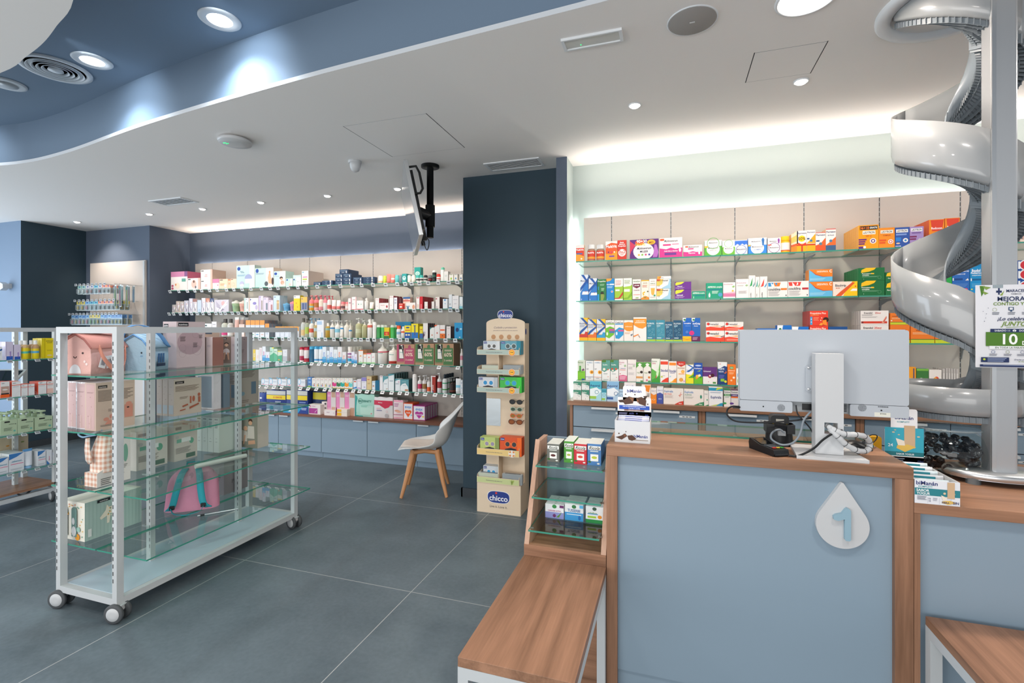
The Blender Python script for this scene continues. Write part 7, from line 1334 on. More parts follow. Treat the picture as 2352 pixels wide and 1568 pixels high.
bt(R, [('green spray can with white lettering, far left', 983, 1038, 1120, 'can', '#2f8a4a', '#d4d8d4', {'n': 1}), ('light green spray can', 1044, 1096, 1122, 'can', '#4aa860', '#c8d4cc', {'n': 1}), ('green spray can next to yellow carton', 1172, 1232, 1122, 'can', '#3aa452', '#c4d0c8', {'n': 1}),
 ('white jar with orange lid', 1256, 1318, 1130, 'jar', '#dfe2e4', '#d8562a', {'bands': [(.3, .5, '#8ab0d0')]}), ('white bottle with orange arc', 1321, 1380, 1142, 'cap', '#e4e2e2', '#e0e0e0', {'bands': [(.45, .6, '#e0623a')]})])
bx(R, [('yellow and red carton', 1100, 1168, 1157, '#d8c42c', 'r 0 .26 1 .6 #c82f2a;r 0 0 1 .2 #2a6a3a;t 12 .5 .42 .16 #f4e03a .5'), ('bright blue carton behind white jars', 1256, 1470, 1078, '#2a86b4', 'l .1 .5 .9 1 .1 #4aa0c8', {'dy': .1}), ('yellow and blue foot care carton', 1382, 1470, 1130, '#e8d42c', 'r 0 0 1 .46 #2a56a0;c .5 .84 .3 #2a4a8a .1;r .1 .6 .9 .66 #d83a3a;c .3 .26 .16 #e8d8b0 .12;c .7 .26 .16 #e8d8b0 .12', {'n': 1}),
 ('blue and yellow blister carton', 1476, 1570, 1104, '#e4d22a', 'r 0 0 1 .4 #2a70b8;c .5 .86 .2 #2a4a8a .06;r .45 .2 .6 .85 #4a5a7a', {'top': '#e4d22a', 'n': 1}), ('small yellow carton behind', 1590, 1636, 1140, '#dccb2e', 'r 0 0 1 .4 #3a66a0;l .2 .7 .8 1 .06 #c83a3a'), ('white carton with dark plum edge', 1638, 1706, 1097, '#e2dedc', 'p #4a2a44 0 0 .1 0 .3 .2 0 .5;v ritual .3 .3 .26 #4a4a50 .5', {'n': 3, 'side': '#3a2030', 'top': '#3a2030', 'd': .04}),
 ('short white carton with teal corner', 1732, 1796, 1157, '#dfe0dc', 'p #2a8a84 0 1 .5 1 0 .8;c .5 .3 .16 #c8846a .14'), ('white carton with orange corner', 1798, 1870, 1121, '#e2dfdc', 'p #e8622c 0 1 .6 1 0 .86;c .5 .4 .14 #c86a5a .14'), ('white and orange carton', 1873, 1944, 1123, '#e6e0dc', 'r 0 .0 1 .36 #e4742c;r .05 .58 .95 .68 #e8602c;c .5 .2 .14 #6a3a2a .1', {'n': 1}), ('white carton with tiny red triangle', 1962, 2022, 1141, '#e4dcd8', 'p #c8303a .4 .34 .6 .34 .5 .24;r .2 .84 .8 .86 #8a5a70', {'n': 1, 'side': '#4a2a3a'}),
 ('cyan blister card beside the column', 2072, 2186, 1090, '#2a94c8', 'c .35 .55 .2 #1a3a6a .24;c .8 .6 .14 #a8d8ec .1;c .66 .08 .1 #e8e8e8 .05', {'d': .03})])
# fourth shelf
R = Row(4.71, LZ[3], 'fourth shelf of long wall', *B1)
bx(R, [('narrow yellow and white carton', 150, 190, 300, '#e4c43a', 'l .3 .6 .8 4 .04 #e8e8e0', {'n': 2, 'top': '#d8b42a'}), ('plain white cream carton', 192, 250, 302, '#e4e0dc', 'r .4 .2 .8 .5 #e8d0c8', {'n': 1}), ('white carton with faint pink stem', 252, 300, 272, '#e4dcdc', 'r .5 .4 .6 .9 #d88a9a', {'n': 1}), ('tall white and blue toothpaste carton with pink name', 303, 358, 252, '#dfe2e8', 'r 0 0 1 .24 #4a9ad0;r 0 .24 1 .4 #8ac0e0;v dental .4 .5 .3 #d83a8a .3', {'n': 1}), ('short white and blue toothpaste carton', 360, 422, 340, '#dfe2e8', 'r 0 0 1 .34 #4a9ad0;v dental .4 .5 .24 #d83a8a .3', {'n': 1}),
 ('green wave carton with yellow corner', 426, 490, 265, '#b8dcc4', 'p #4aa87a 0 0 1 0 1 .6 0 .4;p #e8d84a .6 .9 1 .9 1 1 .6 1;l .1 .7 .6 2 .02 #3a8a6a', {'n': 1}), ('pale green wave carton', 492, 550, 292, '#cfe0cc', 'p #5ab48a 0 0 1 0 1 .5 0 .7;l .1 .8 .8 2 .02 #3a8a6a'), ('green carton with orange seal', 555, 626, 322, '#d4dcc8', 'p #4aa87a 0 0 1 0 1 .6 0 .5;r 0 .9 1 1 #e8d84a;c .3 .14 .2 #e89a3a .1', {'n': 1}), ('white and grey carton with small flower', 636, 710, 302, '#dcdde0', 'r 0 0 1 .44 #b4b8be;c .6 .8 .08 #8a7a9a .05', {'n': 1})])
bt(R, [('white pump bottle with crimson band', 746, 806, 300, 'pump', '#e4ddd8', '#e0dcd8', {'bands': [(.12, .3, '#b83a54')]}), ('white mouthwash bottle with crimson cap', 893, 958, 262, 'can', '#e4dcdc', '#b82a44', {'bands': [(.1, .4, '#b83a5a')], 'n': 2}), ('short crimson striped bottle', 962, 1042, 270, 'can', '#e2dada', '#b82a44', {'bands': [(0, .25, '#a82a3c')], 'n': 1}),
 ('dark teal spray can with cyan cap', 1050, 1125, 250, 'can', '#1f5a7c', '#4aa8d0', {'n': 1}), ('white mouthwash with cyan cap, left', 1130, 1204, 250, 'can', '#dfe4e8', '#4aa8d8', {'bands': [(.1, .2, '#4a9ad0')], 'n': 2}), ('white mouthwash with cyan cap, right', 1209, 1283, 250, 'can', '#dfe4e8', '#4aa8d8', {'bands': [(.1, .2, '#4a9ad0')], 'n': 2})])
tp = 'r 0 0 1 .22 #3a94cc;r 0 .22 1 .36 #7ab8dc;v %s .45 .5 .34 %s .4'
bx(R, [('tall toothpaste carton with blue name', 1286, 1348, 258, '#dfe6ec', tp % ('VITIS', '#2a6ac0'), {'n': 2}), ('short toothpaste carton with blue name', 1356, 1400, 322, '#dfe6ec', tp % ('VITIS', '#2a6ac0'), {'n': 2}), ('tall toothpaste carton with lilac name', 1403, 1465, 260, '#e2e6ee', tp % ('VITIS', '#8a94d8'), {'n': 2}), ('short toothpaste carton with pale name', 1468, 1530, 302, '#e2e6e8', tp % ('VITIS', '#a8c0dc'), {'n': 2}), ('tall toothpaste carton with orange name', 1533, 1606, 258, '#e4e2e2', tp % ('VITIS', '#e8742c'), {'n': 2}), ('short toothpaste carton with orange name', 1612, 1672, 342, '#e4e2e2', tp % ('VITIS', '#e8742c'), {'n': 1}), ('slim toothpaste carton with violet name', 1762, 1812, 342, '#e4e2ee', tp % ('VITIS', '#7a4ac0'), {'n': 1}), ('small toothpaste carton with violet name', 1815, 1853, 375, '#e4e2ee', tp % ('VITIS', '#7a4ac0'), {'n': 1})])
R.bottle('white bottle with plum and cyan bands', 1680, 1756, 258, 'jar', '#e4e0e2', '#e6e2dc', [(.1, .28, '#3aa4cc'), (.34, .4, '#a83a7a'), (.52, .6, '#8a3a8a')], n=3)
R.src(*B2)
bx(R, [('white carton with orange lid and green foot', 166, 240, 312, '#e8e6e2', 'r 0 .94 1 1 #e8803c;r 0 0 1 .1 #a8d49a;c .4 .56 .12 #e8903c;c .6 .56 .1 #f0b83a;c .5 .14 .14 #5a9a6a .04', {'n': 2, 'top': '#e8803c', 'side': '#d8b48c'}), ('short white carton with orange fruit', 246, 300, 366, '#e8e6e2', 'r 0 .9 1 1 #e8803c;r 0 0 1 .14 #a8d49a;c .5 .6 .2 #e8903c .1', {'n': 1, 'top': '#e8803c'}), ('short white carton with pink fruit', 303, 373, 362, '#e8e6e2', 'r 0 .9 1 1 #e8707c;r 0 0 1 .14 #a8d49a;c .5 .6 .16 #e8605c .1', {'n': 1, 'top': '#e8707c'}), ('short white carton with cherries', 377, 438, 360, '#e8e6e2', 'r 0 0 1 .14 #a8d49a;c .4 .6 .12 #d84a5a .07;c .6 .64 .1 #d84a5a .06')])
bt(R, [('large white pump bottle with red flash', 442, 596, 185, 'pump', '#e6e2da', '#e4e0d8', {'bands': [(.52, .58, '#d85a6a')], 'txt': ('sebamed', .5, .05, '#4a9a8a'), 'n': 2}), ('large white pump bottle with red price spot', 622, 780, 225, 'pump', '#e6e2da', '#e4e0d8', {'bands': [(.02, .16, '#b83a2c')], 'txt': ('sebamed', .5, .055, '#5aa08a'), 'n': 2})])
for a, b, y, c_, nm in ((790, 1086, 215, '#b04a68', 'raspberry'), (1093, 1406, 206, '#4f7a4c', 'green'), (1416, 1726, 206, '#4f7a4c', 'green')):
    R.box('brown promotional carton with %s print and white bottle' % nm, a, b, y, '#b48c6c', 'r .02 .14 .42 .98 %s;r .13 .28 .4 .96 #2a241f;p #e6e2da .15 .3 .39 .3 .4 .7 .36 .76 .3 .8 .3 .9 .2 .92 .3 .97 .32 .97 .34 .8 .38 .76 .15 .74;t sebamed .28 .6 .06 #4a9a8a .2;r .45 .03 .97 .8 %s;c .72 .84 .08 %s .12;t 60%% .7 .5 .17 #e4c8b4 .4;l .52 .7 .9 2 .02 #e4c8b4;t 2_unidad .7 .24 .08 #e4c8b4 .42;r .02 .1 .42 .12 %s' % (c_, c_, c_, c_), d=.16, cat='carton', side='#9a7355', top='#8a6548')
R.bottle('white bottle with pink label by the column', 1822, 1872, 292, 'cap', '#e6e2de', '#dcd8d4', [(.35, .6, '#d88a9a')])
# fifth shelf
R = Row(4.71, LZ[4], 'fifth shelf of long wall', *B1)
for a, b in ((285, 408), (413, 545), (553, 700), (710, 845), (878, 1006)): R.box('white carton with blue ring and pink foot', a, b, 790, '#e2e4e8', 'r 0 0 1 .08 #e8b4c0;c .24 .66 .2 #5ab0d4 .32;c .24 .66 .15 #e8e4e8 .25;l .5 .7 .95 4 .03 #b4c0cc;p #e0a8b4 .1 .1 .4 .1 .3 .3', d=.1, cat='carton', n=1)
R.box('blue tube shaped carton with sun', 1042, 1112, 752, '#4a7ab8', 'c .5 .84 .3 #dce4ec .1;c .5 .5 .3 #a8c4e0 .1;r 0 0 1 .1 #8ab83a;c .4 .16 .16 #e8d84a .06', d=.04, cat='carton')
for i, (a, b) in enumerate(((1115, 1180), (1182, 1247), (1250, 1312), (1314, 1376), (1378, 1440))): R.box('white carton with little cartoonish child figures', a, b, 768, '#e8e2da', 't ISDIN .5 .86 .06 #c05a5a .6;l .2 .74 .8 1 .02 #a0a0a0;c .35 .34 .14 %s .09;c .62 .38 .12 #5a4a3a .08;r .25 .1 .45 .28 %s;r .55 .12 .72 .3 %s' % (('#e8c09a', '#5a9ad0', '#d84a3a') if i % 2 == 0 else ('#d8a880', '#e8b83a', '#3aa05a')), d=.05, cat='carton', n=1)
for (a, b), c_, nm in zip(((1450, 1515), (1518, 1582), (1584, 1648), (1650, 1715), (1717, 1780)), ('#d83a84', '#3a7a4a', '#2aa89a', '#f09a2c', '#6ac8c8'), ('magenta', 'dark green', 'teal', 'orange', 'aqua')): R.box('white carton with %s mountain wave' % nm, a, b, 772, '#e8e6de', 'p %s 0 .24 .5 .16 1 .24 1 .6 .6 .48 .3 .62 0 .56;p #7ab85a .5 .6 .7 .68 .9 .6;c .2 .86 .1 #d84a3a .05;c .5 .86 .1 #f0b83a .05;c .8 .86 .1 #5aa8d8 .05;r 0 0 1 .06 #e8a84a' % c_, d=.05, cat='carton', n=1)
R.src(*B2)
bx(R, [('white and orange red carton with blue foot', 82, 138, 806, '#e0e4e8', 'c .5 .86 .4 #d8502c .14;p #2f84c8 0 .16 1 .3 1 .1 0 .04'), ('white carton with violet arc', 142, 209, 787, '#e4e0e4', 'c .5 .1 .44 #7a6ab8 .14;c .5 .08 .24 #e8c0d0 .1;l .1 .8 .9 1 .03 #c86a8a', {'n': 1}), ('white carton with lilac corner and flower', 216, 297, 760, '#e2dfe4', 'r 0 .7 1 1 #8a80c0;c .6 .2 .2 #a8a0cc .1;l .1 .6 .8 1 .02 #9a9aa8', {'n': 1, 'side': '#b8b48a'}), ('beige carton with red oval', 301, 382, 742, '#d8c090', 'c .36 .76 .26 #c84a34 .06;l .2 .5 .7 3 .02 #a88a5a', {'n': 1, 'side': '#a88a5c'}), ('white carton with smiling face picture', 388, 441, 818, '#dfe4e8', 'c .45 .4 .3 #d8a080 .16;c .45 .5 .3 #4a3024 .07;r 0 .86 1 .9 #5aa0c8', {'side': '#1f6a94'}), ('dark teal carton edge', 443, 508, 810, '#1f6a8c', 'r .5 0 .56 1 #174f6c', {'n': 1}),
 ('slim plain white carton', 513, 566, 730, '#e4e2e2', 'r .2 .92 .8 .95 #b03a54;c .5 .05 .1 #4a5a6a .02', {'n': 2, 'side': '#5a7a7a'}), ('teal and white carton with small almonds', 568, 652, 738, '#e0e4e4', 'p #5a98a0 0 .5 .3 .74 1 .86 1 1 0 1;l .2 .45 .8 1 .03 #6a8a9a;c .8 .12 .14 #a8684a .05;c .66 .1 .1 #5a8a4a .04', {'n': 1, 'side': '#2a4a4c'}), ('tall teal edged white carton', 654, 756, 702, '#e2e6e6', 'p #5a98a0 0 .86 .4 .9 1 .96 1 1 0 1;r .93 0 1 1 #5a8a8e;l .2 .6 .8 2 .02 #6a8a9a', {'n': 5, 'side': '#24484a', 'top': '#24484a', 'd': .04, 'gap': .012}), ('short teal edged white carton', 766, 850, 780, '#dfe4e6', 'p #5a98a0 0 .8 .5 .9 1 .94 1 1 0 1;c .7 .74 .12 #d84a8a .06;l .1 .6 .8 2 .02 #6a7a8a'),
 ('wide teal and white carton with almonds', 852, 990, 792, '#e2e6e4', 'p #5a949c 0 .4 .2 .6 .6 .7 .9 .4 1 0 1 1 0 1;t naturales .5 .5 .06 #6a8aa0 .5;p #c07a4a .5 .06 .9 .04 1 .16 .6 .18;l .2 .8 .7 1 .03 #a8c8c8', {'d': .14, 'side': '#2f5254', 'top': '#4a7a80'}), ('red carton with white name', 1352, 1430, 732, '#a8382c', 'r 0 .94 1 1 #e4e0dc;v pilexil .4 .3 .3 #e8c8c0 .4;r .3 .02 .5 .08 #5a9ad0;r 0 0 .26 1 #e2dcd8', {'side': '#7a241c'}), ('white and blue carton at the column', 1834, 1873, 802, '#dfe2e6', 'r .3 .4 .7 .44 #5aa0d0;l .2 .8 .9 2 .03 #8a9ab0')])
bt(R, [('white waisted lotion bottle', 1032, 1108, 706, 'can', '#dcdad8', '#e2e0de', {}), ('white pump bottle with magenta label', 1120, 1188, 735, 'pump', '#e4e0de', '#e0dedc', {'bands': [(.2, .5, '#c83a64')]}), ('white pump bottle with tan label', 1196, 1264, 727, 'pump', '#e2dedc', '#dcdad8', {'bands': [(.2, .5, '#9a7444')], 'n': 1}), ('white pump bottle with orange label', 1274, 1338, 760, 'pump', '#e6e2de', '#dedad6', {'bands': [(.08, .36, '#e45a24')]}),
 ('tall white pump bottle with red label', 1440, 1514, 686, 'pump', '#e4e2e0', '#e2e0de', {'bands': [(.24, .56, '#a8363a')]}), ('white shampoo bottle with green bands', 1522, 1608, 712, 'cap', '#dfe2df', '#1f2a34', {'bands': [(.16, .22, '#3a9a4a'), (.5, .56, '#4aa87a')], 'n': 3}), ('dark brown hair bottle with pump', 1634, 1734, 776, 'pump', '#2f211c', '#1a1a1c', {'bands': [(.12, .2, '#7a3a2c')], 'n': 2}), ('white tube with cyan lettering', 1738, 1828, 782, 'tube', '#e0e2e2', '#dcdedd', {'bands': [(.42, .5, '#8ac8dc')]})])
# low worktop
R = Row(4.73, .5, 'low worktop of long wall', *B1)
def bag(R, look, x0, x1, yt, body, deco, d=.12, cat='pack', puff=.012, n=0, z=None, dy=0):
    a, w, h = R.place(x0, x1, yt, z, dy); m = MB(); g = 7; rows = []
    for j in range(g):
        v = j/(g-1); rows.append([(w*(i/(g-1)), -puff*math.sin(math.pi*i/(g-1))**.5*math.sin(math.pi*v)**.5, h*v*(1-.02*math.sin(i*2.1))) for i in range(g)])
    m.grid(rows, body)
    m.grid([[(p[0], d*.15 if j in (0, g-1) else d-p[1]*.6, p[2]) for p in r] for j, r in enumerate(rows)][::-1], body)
    for e in (0, g-1):
        m.grid([[(rows[j][e][0], rows[j][e][1], rows[j][e][2]), (rows[j][e][0], d*.15 if j in (0, g-1) else d-rows[j][e][1]*.6, rows[j][e][2])] for j in range(g)], body)
    m.box(w*.02, w*.98, .002, d*.9, 0, h*.96, body)
    def fn0(u, v):
        return (u, -puff*max(0, math.sin(math.pi*min(1, max(0, u/w))))**.5*max(0, math.sin(math.pi*min(1, max(0, v/h))))**.5-.001, v)
    e = [0]
    def fn(u, v): q_ = fn0(u, v); return (q_[0], q_[1]-e[0]-.0004, q_[2])
    for part in deco.split(';'):
        q = part.split(); e[0] += .0005
        if q and q[0] == 'r':   # subdivide bands so they follow the bulge
            x_0, y_0, x_1, y_1 = [float(t) for t in q[1:5]]; K = 8
            m.grid([[fn((x_0+(x_1-x_0)*i/K)*w, (y_0+(y_1-y_0)*j/3)*h) for i in range(K+1)] for j in range(4)], q[5])
        else: face_deco(m, w, h, part, 0, fn)
    o = m.build('soft_pack'); R.put(o, a, R.z if z is None else z, dy); R.reg(o, look, cat); return o
bag(R, 'royal blue nappy pack with round badge', 258, 366, 1008, '#24408c', 'c .3 .7 .2 #dfe4ec .1;r 0 0 1 .2 #3a5aa8')
bag(R, 'blue nappy pack with yellow band and free offer', 370, 694, 965, '#24387c', 'r .02 .56 .98 .76 #ecd02c;r .02 .78 .98 .97 #c4c4c0;t 12_GRATIS .6 .66 .08 #d8542c .5;t DODOT .64 .45 .06 #dfe4ec .3;r .5 .36 .8 .4 #e4d48a;r .02 .02 .98 .3 #9ab8d8;c .3 .16 .1 #3aa0c0 .08')
bag(R, 'blue nappy pack with white top, right of the first', 698, 1050, 965, '#24387c', 'r .02 .56 .98 .76 #ecd02c;r .02 .78 .98 .97 #c8c8c4;t GRATIS .4 .66 .08 #d8842c .4;r .02 .02 .6 .34 #b0c4dc;l .64 .44 .92 3 .04 #8a9ac8')
bag(R, 'dark blue nappy pack with lime band', 1132, 1358, 985, '#20305c', 'r .02 .62 .98 .94 #c8b82c;r .3 .2 .7 .4 #2a84a8', dy=.06)
bx(R, [('cyan wipes pack lying low', 640, 1052, 1228, '#2f9ac4', 'p #24408c .6 0 1 0 1 1 .8 1;p #e0e8ee .2 .2 .5 .2 .4 .7;l .74 .7 .94 2 .08 #c8d8e8', {'d': .05, 'cat': 'wipes pack', 'dy': -.06}), ('white and magenta carton with drop', 1060, 1254, 1202, '#e4ddd8', 'r .04 .08 .76 .62 #a83a8c;c .14 .8 .06 #d87a9a;t Cumlaude .4 .84 .09 #c86aa0 .4;p #e0b8d8 .5 .2 .7 .5 .74 .5 .56 .2', {'d': .09, 'dy': -.05}), ('white carton with dark haired woman', 1276, 1362, 1157, '#e0d4d0', 'c .7 .84 .2 #2a2224 .14;c .7 .5 .2 #4a3a3a .1;l .1 .7 .4 2 .03 #b08a8a;c .3 .1 .16 #d8a0a8 .06', {'d': .06}),
 ('long low white carton', 1318, 1496, 1296, '#e8dfdc', 't Rilastil .34 .6 .18 #b88aa0 .5;o .86 .5 .06 #c8b0b8 .02', {'d': .05, 'dy': -.06}), ('low white carton with yellow end', 1506, 1690, 0, '#e6dcd0', 'r .0 .1 .5 .9 #ecb42c;c .05 .7 .06 #8a2a5a .2', {'stack': [1278, 1330], 'd': .07, 'dy': -.055})])
for a, b in ((1364, 1506), (1509, 1650), (1652, 1818)): R.box('tall pink compression stocking carton with leg picture', a, b, 995, '#d8d0cc', 'r 0 .3 .44 1 #e08ab4;r 0 0 .5 .3 #e8a8c4;p #c8a088 .5 .0 .9 .0 .95 .34 .55 .34;p #c8a088 .52 .76 .96 .76 .92 1 .5 1;l .06 .84 .4 2 .02 #f0d0dc;r .0 .0 .4 .03 #e8e0e0', d=.1, side='#b8947c', cat='carton')
R.src(*B2)
bag(R, 'mint green maternity pad bag', 112, 428, 1034, '#a8d4c4', 'p #2f9a90 0 .0 .42 .0 .1 .9 0 .95;r .3 .1 .95 .5 #b8dccc;t MATERNITY .54 .7 .09 #2f7a6a .66;o .3 .7 .12 #2f7a6a .014;l .35 .5 .7 3 .015 #7ac0a8;c .86 .16 .03 #d87a8a')
bag(R, 'white incontinence pack with red wave', 424, 728, 1082, '#dcd8d6', 'r .0 .62 1 .84 #c42a48;p #c42a48 .3 .63 .9 .63 .8 .52 .62 .46 .46 .54;t Molinea .36 .74 .05 #f0dcdc .26;l .16 .46 .4 2 .02 #d89aa0;r .16 .34 .46 .38 #7a7a9a;c .7 .12 .1 #b4b0b0 .1;o .72 .32 .05 #d8a0a0 .012')
bag(R, 'tall pink pack with hands picture', 744, 898, 1132, '#e6d4d4', 'r .02 .9 .98 1 #e4a0b4;r .02 .02 .98 .1 #e8a8b8;c .4 .44 .26 #d89a80 .1;c .6 .4 .22 #e0a890 .1;l .1 .8 .6 3 .03 #a85a8a;r .02 .22 .98 .25 #a03a6a')
R.box('orange framed carton with orange heart', 902, 1058, 1180, '#e4582a', 'r .05 .04 .95 .96 #e6e2e4;t evax .5 .78 .17 #2f84c8 .86;c .34 .5 .2 #e85a24 .12;c .66 .5 .2 #e85a24 .12;p #e85a24 .13 .46 .87 .46 .5 .14;t maxi .5 .43 .1 #f4e8e0 .56;c .84 .28 .1 #7ac8d8 .06', d=.14, top='#e4582a', cat='carton')
a = R.items
R.box('magenta framed carton with magenta heart', 1062, 1258, 1222, '#a82a84', 'r .04 .04 .97 .96 #e6e2e6;t evax .5 .77 .2 #2f84c8 .88;c .34 .48 .18 #b83a98 .13;c .66 .48 .18 #b83a98 .13;p #b83a98 .17 .44 .83 .44 .5 .1;t normal .5 .4 .11 #f4e8f0 .5;c .84 .26 .1 #e8c83a .05', d=.055, n=4, gap=.004, top='#a82a84', cat='carton', sdeco='r .08 .06 .92 .94 #b0a0b0')
# ================================================================ HANGING PACKS IN THE ALCOVE
PYY = 4.521; pxl, pxr = atY(207, 604, PYY)[0], atY(334, 600, PYY)[0]
pg = empty('peg_panel', ((pxl+pxr)/2, PYY, 0), 'cream wall panel with rows of metal hooks in the dark alcove', 'panel')
MB().box(pxl, pxr, PYY, 4.538, .1, atY(335, 597, PYY)[2], 'panel_cream').build('panel_board', pg)
MB().box(pxr-.03, pxr-.004, PYY-.012, PYY, .1, atY(335, 597, PYY)[2]-.01, 'white_metal').build('upright', pg)
BL = {}
def blister(style, w, h):
    k = (style, round(w, 3))
    if k not in BL:
        hd, card, ins, cut = style; m = MB(); m.box(-w/2, w/2, 0, .002, -h, 0, card); m.box(-w/2, w/2, -.0006, 0, -h*cut, 0, hd); m.poly([(x, -.001, z) for x, z in circle(0, -h*.12, w*.14, 12)], '#2a4a94')
        e = m.build('backing_card'); m = MB(); m.rbox(-w*.38, w*.38, -.022, -.0008, -h*.94, -h*(cut+.06), .01, 'clear_plastic'); b = m.build('clear_bubble')
        m = MB(); m.lathe([(w*.12, 0), (w*.2, h*.1), (w*.17, h*.3), (w*.06, h*.36), (.0001, h*.4)], (0, -.011, -h*.86), ins, 10, sy=.5); c_ = m.build('packed_item')
        for q in (b, c_): q.parent = e
        e.parent = None; BL[k] = e; return e
    return clone(BL[k])
rowsP = [(653, 163, 322, [(850+i*62, 'bottle') for i in range(6)], 735, 832), (688, 161, 285, None, 905, 1010), (724, 161, 325, None, 1050, 1165), (760, 160, 275, None, 1225, 1312)]
HY_ = 4.27
styles = [('#8ab4a8', '#cfd8d4', '#d8dcd8', .3), ('#c8b85a', '#c4c8c0', '#c8a83a', .3), ('#5aa8b8', '#d4dcdc', '#b8c8cc', .28), ('#e08a68', '#e4dcd4', '#a8a8a8', .26), ('#7aa8cc', '#ccd4d8', '#d88a9a', .3), ('#d8c46a', '#c8ccc4', '#9ac48a', .28), ('#6a94c0', '#c8d4dc', '#c8b87a', .34), ('#b8b8bc', '#c0c0c4', '#a87070', .3)]
seqs = [[0, 0, 7, 7, 2, 7, 3, 3], [1, 1, 4, 2, 2, 3, 3, 3, 3, 1], [4, 6, 4, 6, 4, 5, 5, 1, 4, 6, 4, 6, 6, 6], [7, 0, 7, 4, 7, 3, 7, 7, 4, 7]]
spans = [(860, 1170), (850, 1270), (790, 1300), (770, 1260)]; desc = ['mint', 'yellow', 'teal', 'orange', 'blue', 'gold', 'deep blue', 'silver']
posn = 'first second third fourth fifth sixth seventh eighth ninth tenth eleventh twelfth thirteenth fourteenth'.split()
for r_, (yy, xa_, xb_, _, t_, b_) in enumerate(rowsP):
    n_ = len(seqs[r_]); x0s, x1s = spans[r_]; zt_ = atY(200, 500+(t_+6)/4.704, HY_)[2]; zb_ = atY(200, 500+b_/4.704, HY_)[2]; hh = zt_-zb_
    step = (x1s-x0s)/(n_-1)
    for i, st_ in enumerate(seqs[r_]):
        X = atY((x0s+i*step)/4.704, 600, HY_)[0]; w = (atY((x0s+step)/4.704, 600, HY_)[0]-atY(x0s/4.704, 600, HY_)[0])*.92
        hk = empty('hook', (0, 0, 0), None, None); hk.parent = pg; hk.location = Vector((X, PYY, zt_+.012))-pg.location
        MB().tube([(0, 0, 0), (0, -.27, .004), (0, -.29, .012)], .0025, 'silver', 6).build('wire', hk, local=True)
        m = MB(); m.box(-.02, .02, -.002, .002, -.014, .014, 'white_plastic').box(-.014, .014, -.0026, -.002, -.007, .009, '#5b6064'); tg = m.build('price_tag', hk, local=True); tg.location = (-.0, -.295, .006)
        for dep in range(3 if i == n_-1 else 2):
            b = blister(styles[st_], w, hh); b.location = (X, HY_+dep*.06, zt_+.008)
            lab = '%s hanging pack with %s header, hook row %s of alcove' % (posn[i], desc[st_], ('one', 'two', 'three', 'four')[r_])
            if dep: tag(b, '%s headed pack hanging behind another, hook row %s of alcove' % (desc[st_], ('one', 'two', 'three', 'four')[r_]), 'hanging pack', 'packs hanging at the back, row %d %s' % (r_, desc[st_]))
            else: tag(b, lab, 'hanging pack', 'hanging packs in the alcove')
# long toothbrush packs on the right of the first row
for i, (xp, c1, c2) in enumerate(((1325, '#8ac04a', '#e0e0e0'), (1365, '#c04a7a', '#4ab0a0'), (1405, '#2fa89a', '#e0e4e4'), (1445, '#b8c84a', '#2fa89a'), (1480, '#d84a6a', '#8a94c0'), (1510, '#5a9ad0', '#c0c4c8'))):
    X = pxr-(.145, .055)[i % 2]; TY = 4.255+.08*(i//2); zt_ = atY(200, 500+735/4.704, 4.24)[2]; hh = .28 if i < 4 else .22
    m = MB(); m.box(-.016, .016, 0, .0016, -hh, 0, '#dfe6e6'); e = m.build('backing_card')
    m = MB(); m.tube([(0, -.006, -hh*.96), (0, -.008, -hh*.5), (0, -.006, -hh*.2)], [.004, .005, .0028], c1, 8); m.box(-.004, .004, -.016, -.006, -hh*.22, -hh*.08, c2); b = m.build('brush'); b.parent = e
    m = MB(); m.rbox(-.012, .012, -.018, -.0005, -hh*.98, -hh*.05, .006, 'clear_plastic'); b = m.build('clear_bubble'); b.parent = e
    if i < 2: hk = empty('hook', (0, 0, 0), None, None); hk.parent = pg; hk.location = Vector((X, PYY, zt_+.006))-pg.location
    if i < 2: MB().tube([(0, 0, 0), (0, -.29, .004)], .0025, 'silver', 6).build('wire', hk, local=True)
    e.location = (X, TY, zt_); tag(e, '%s toothbrush pack from left with %s handle, top hook row' % (posn[i], ('lime', 'plum', 'teal', 'olive', 'rose', 'blue')[i]), 'toothbrush', 'toothbrush packs in the alcove')

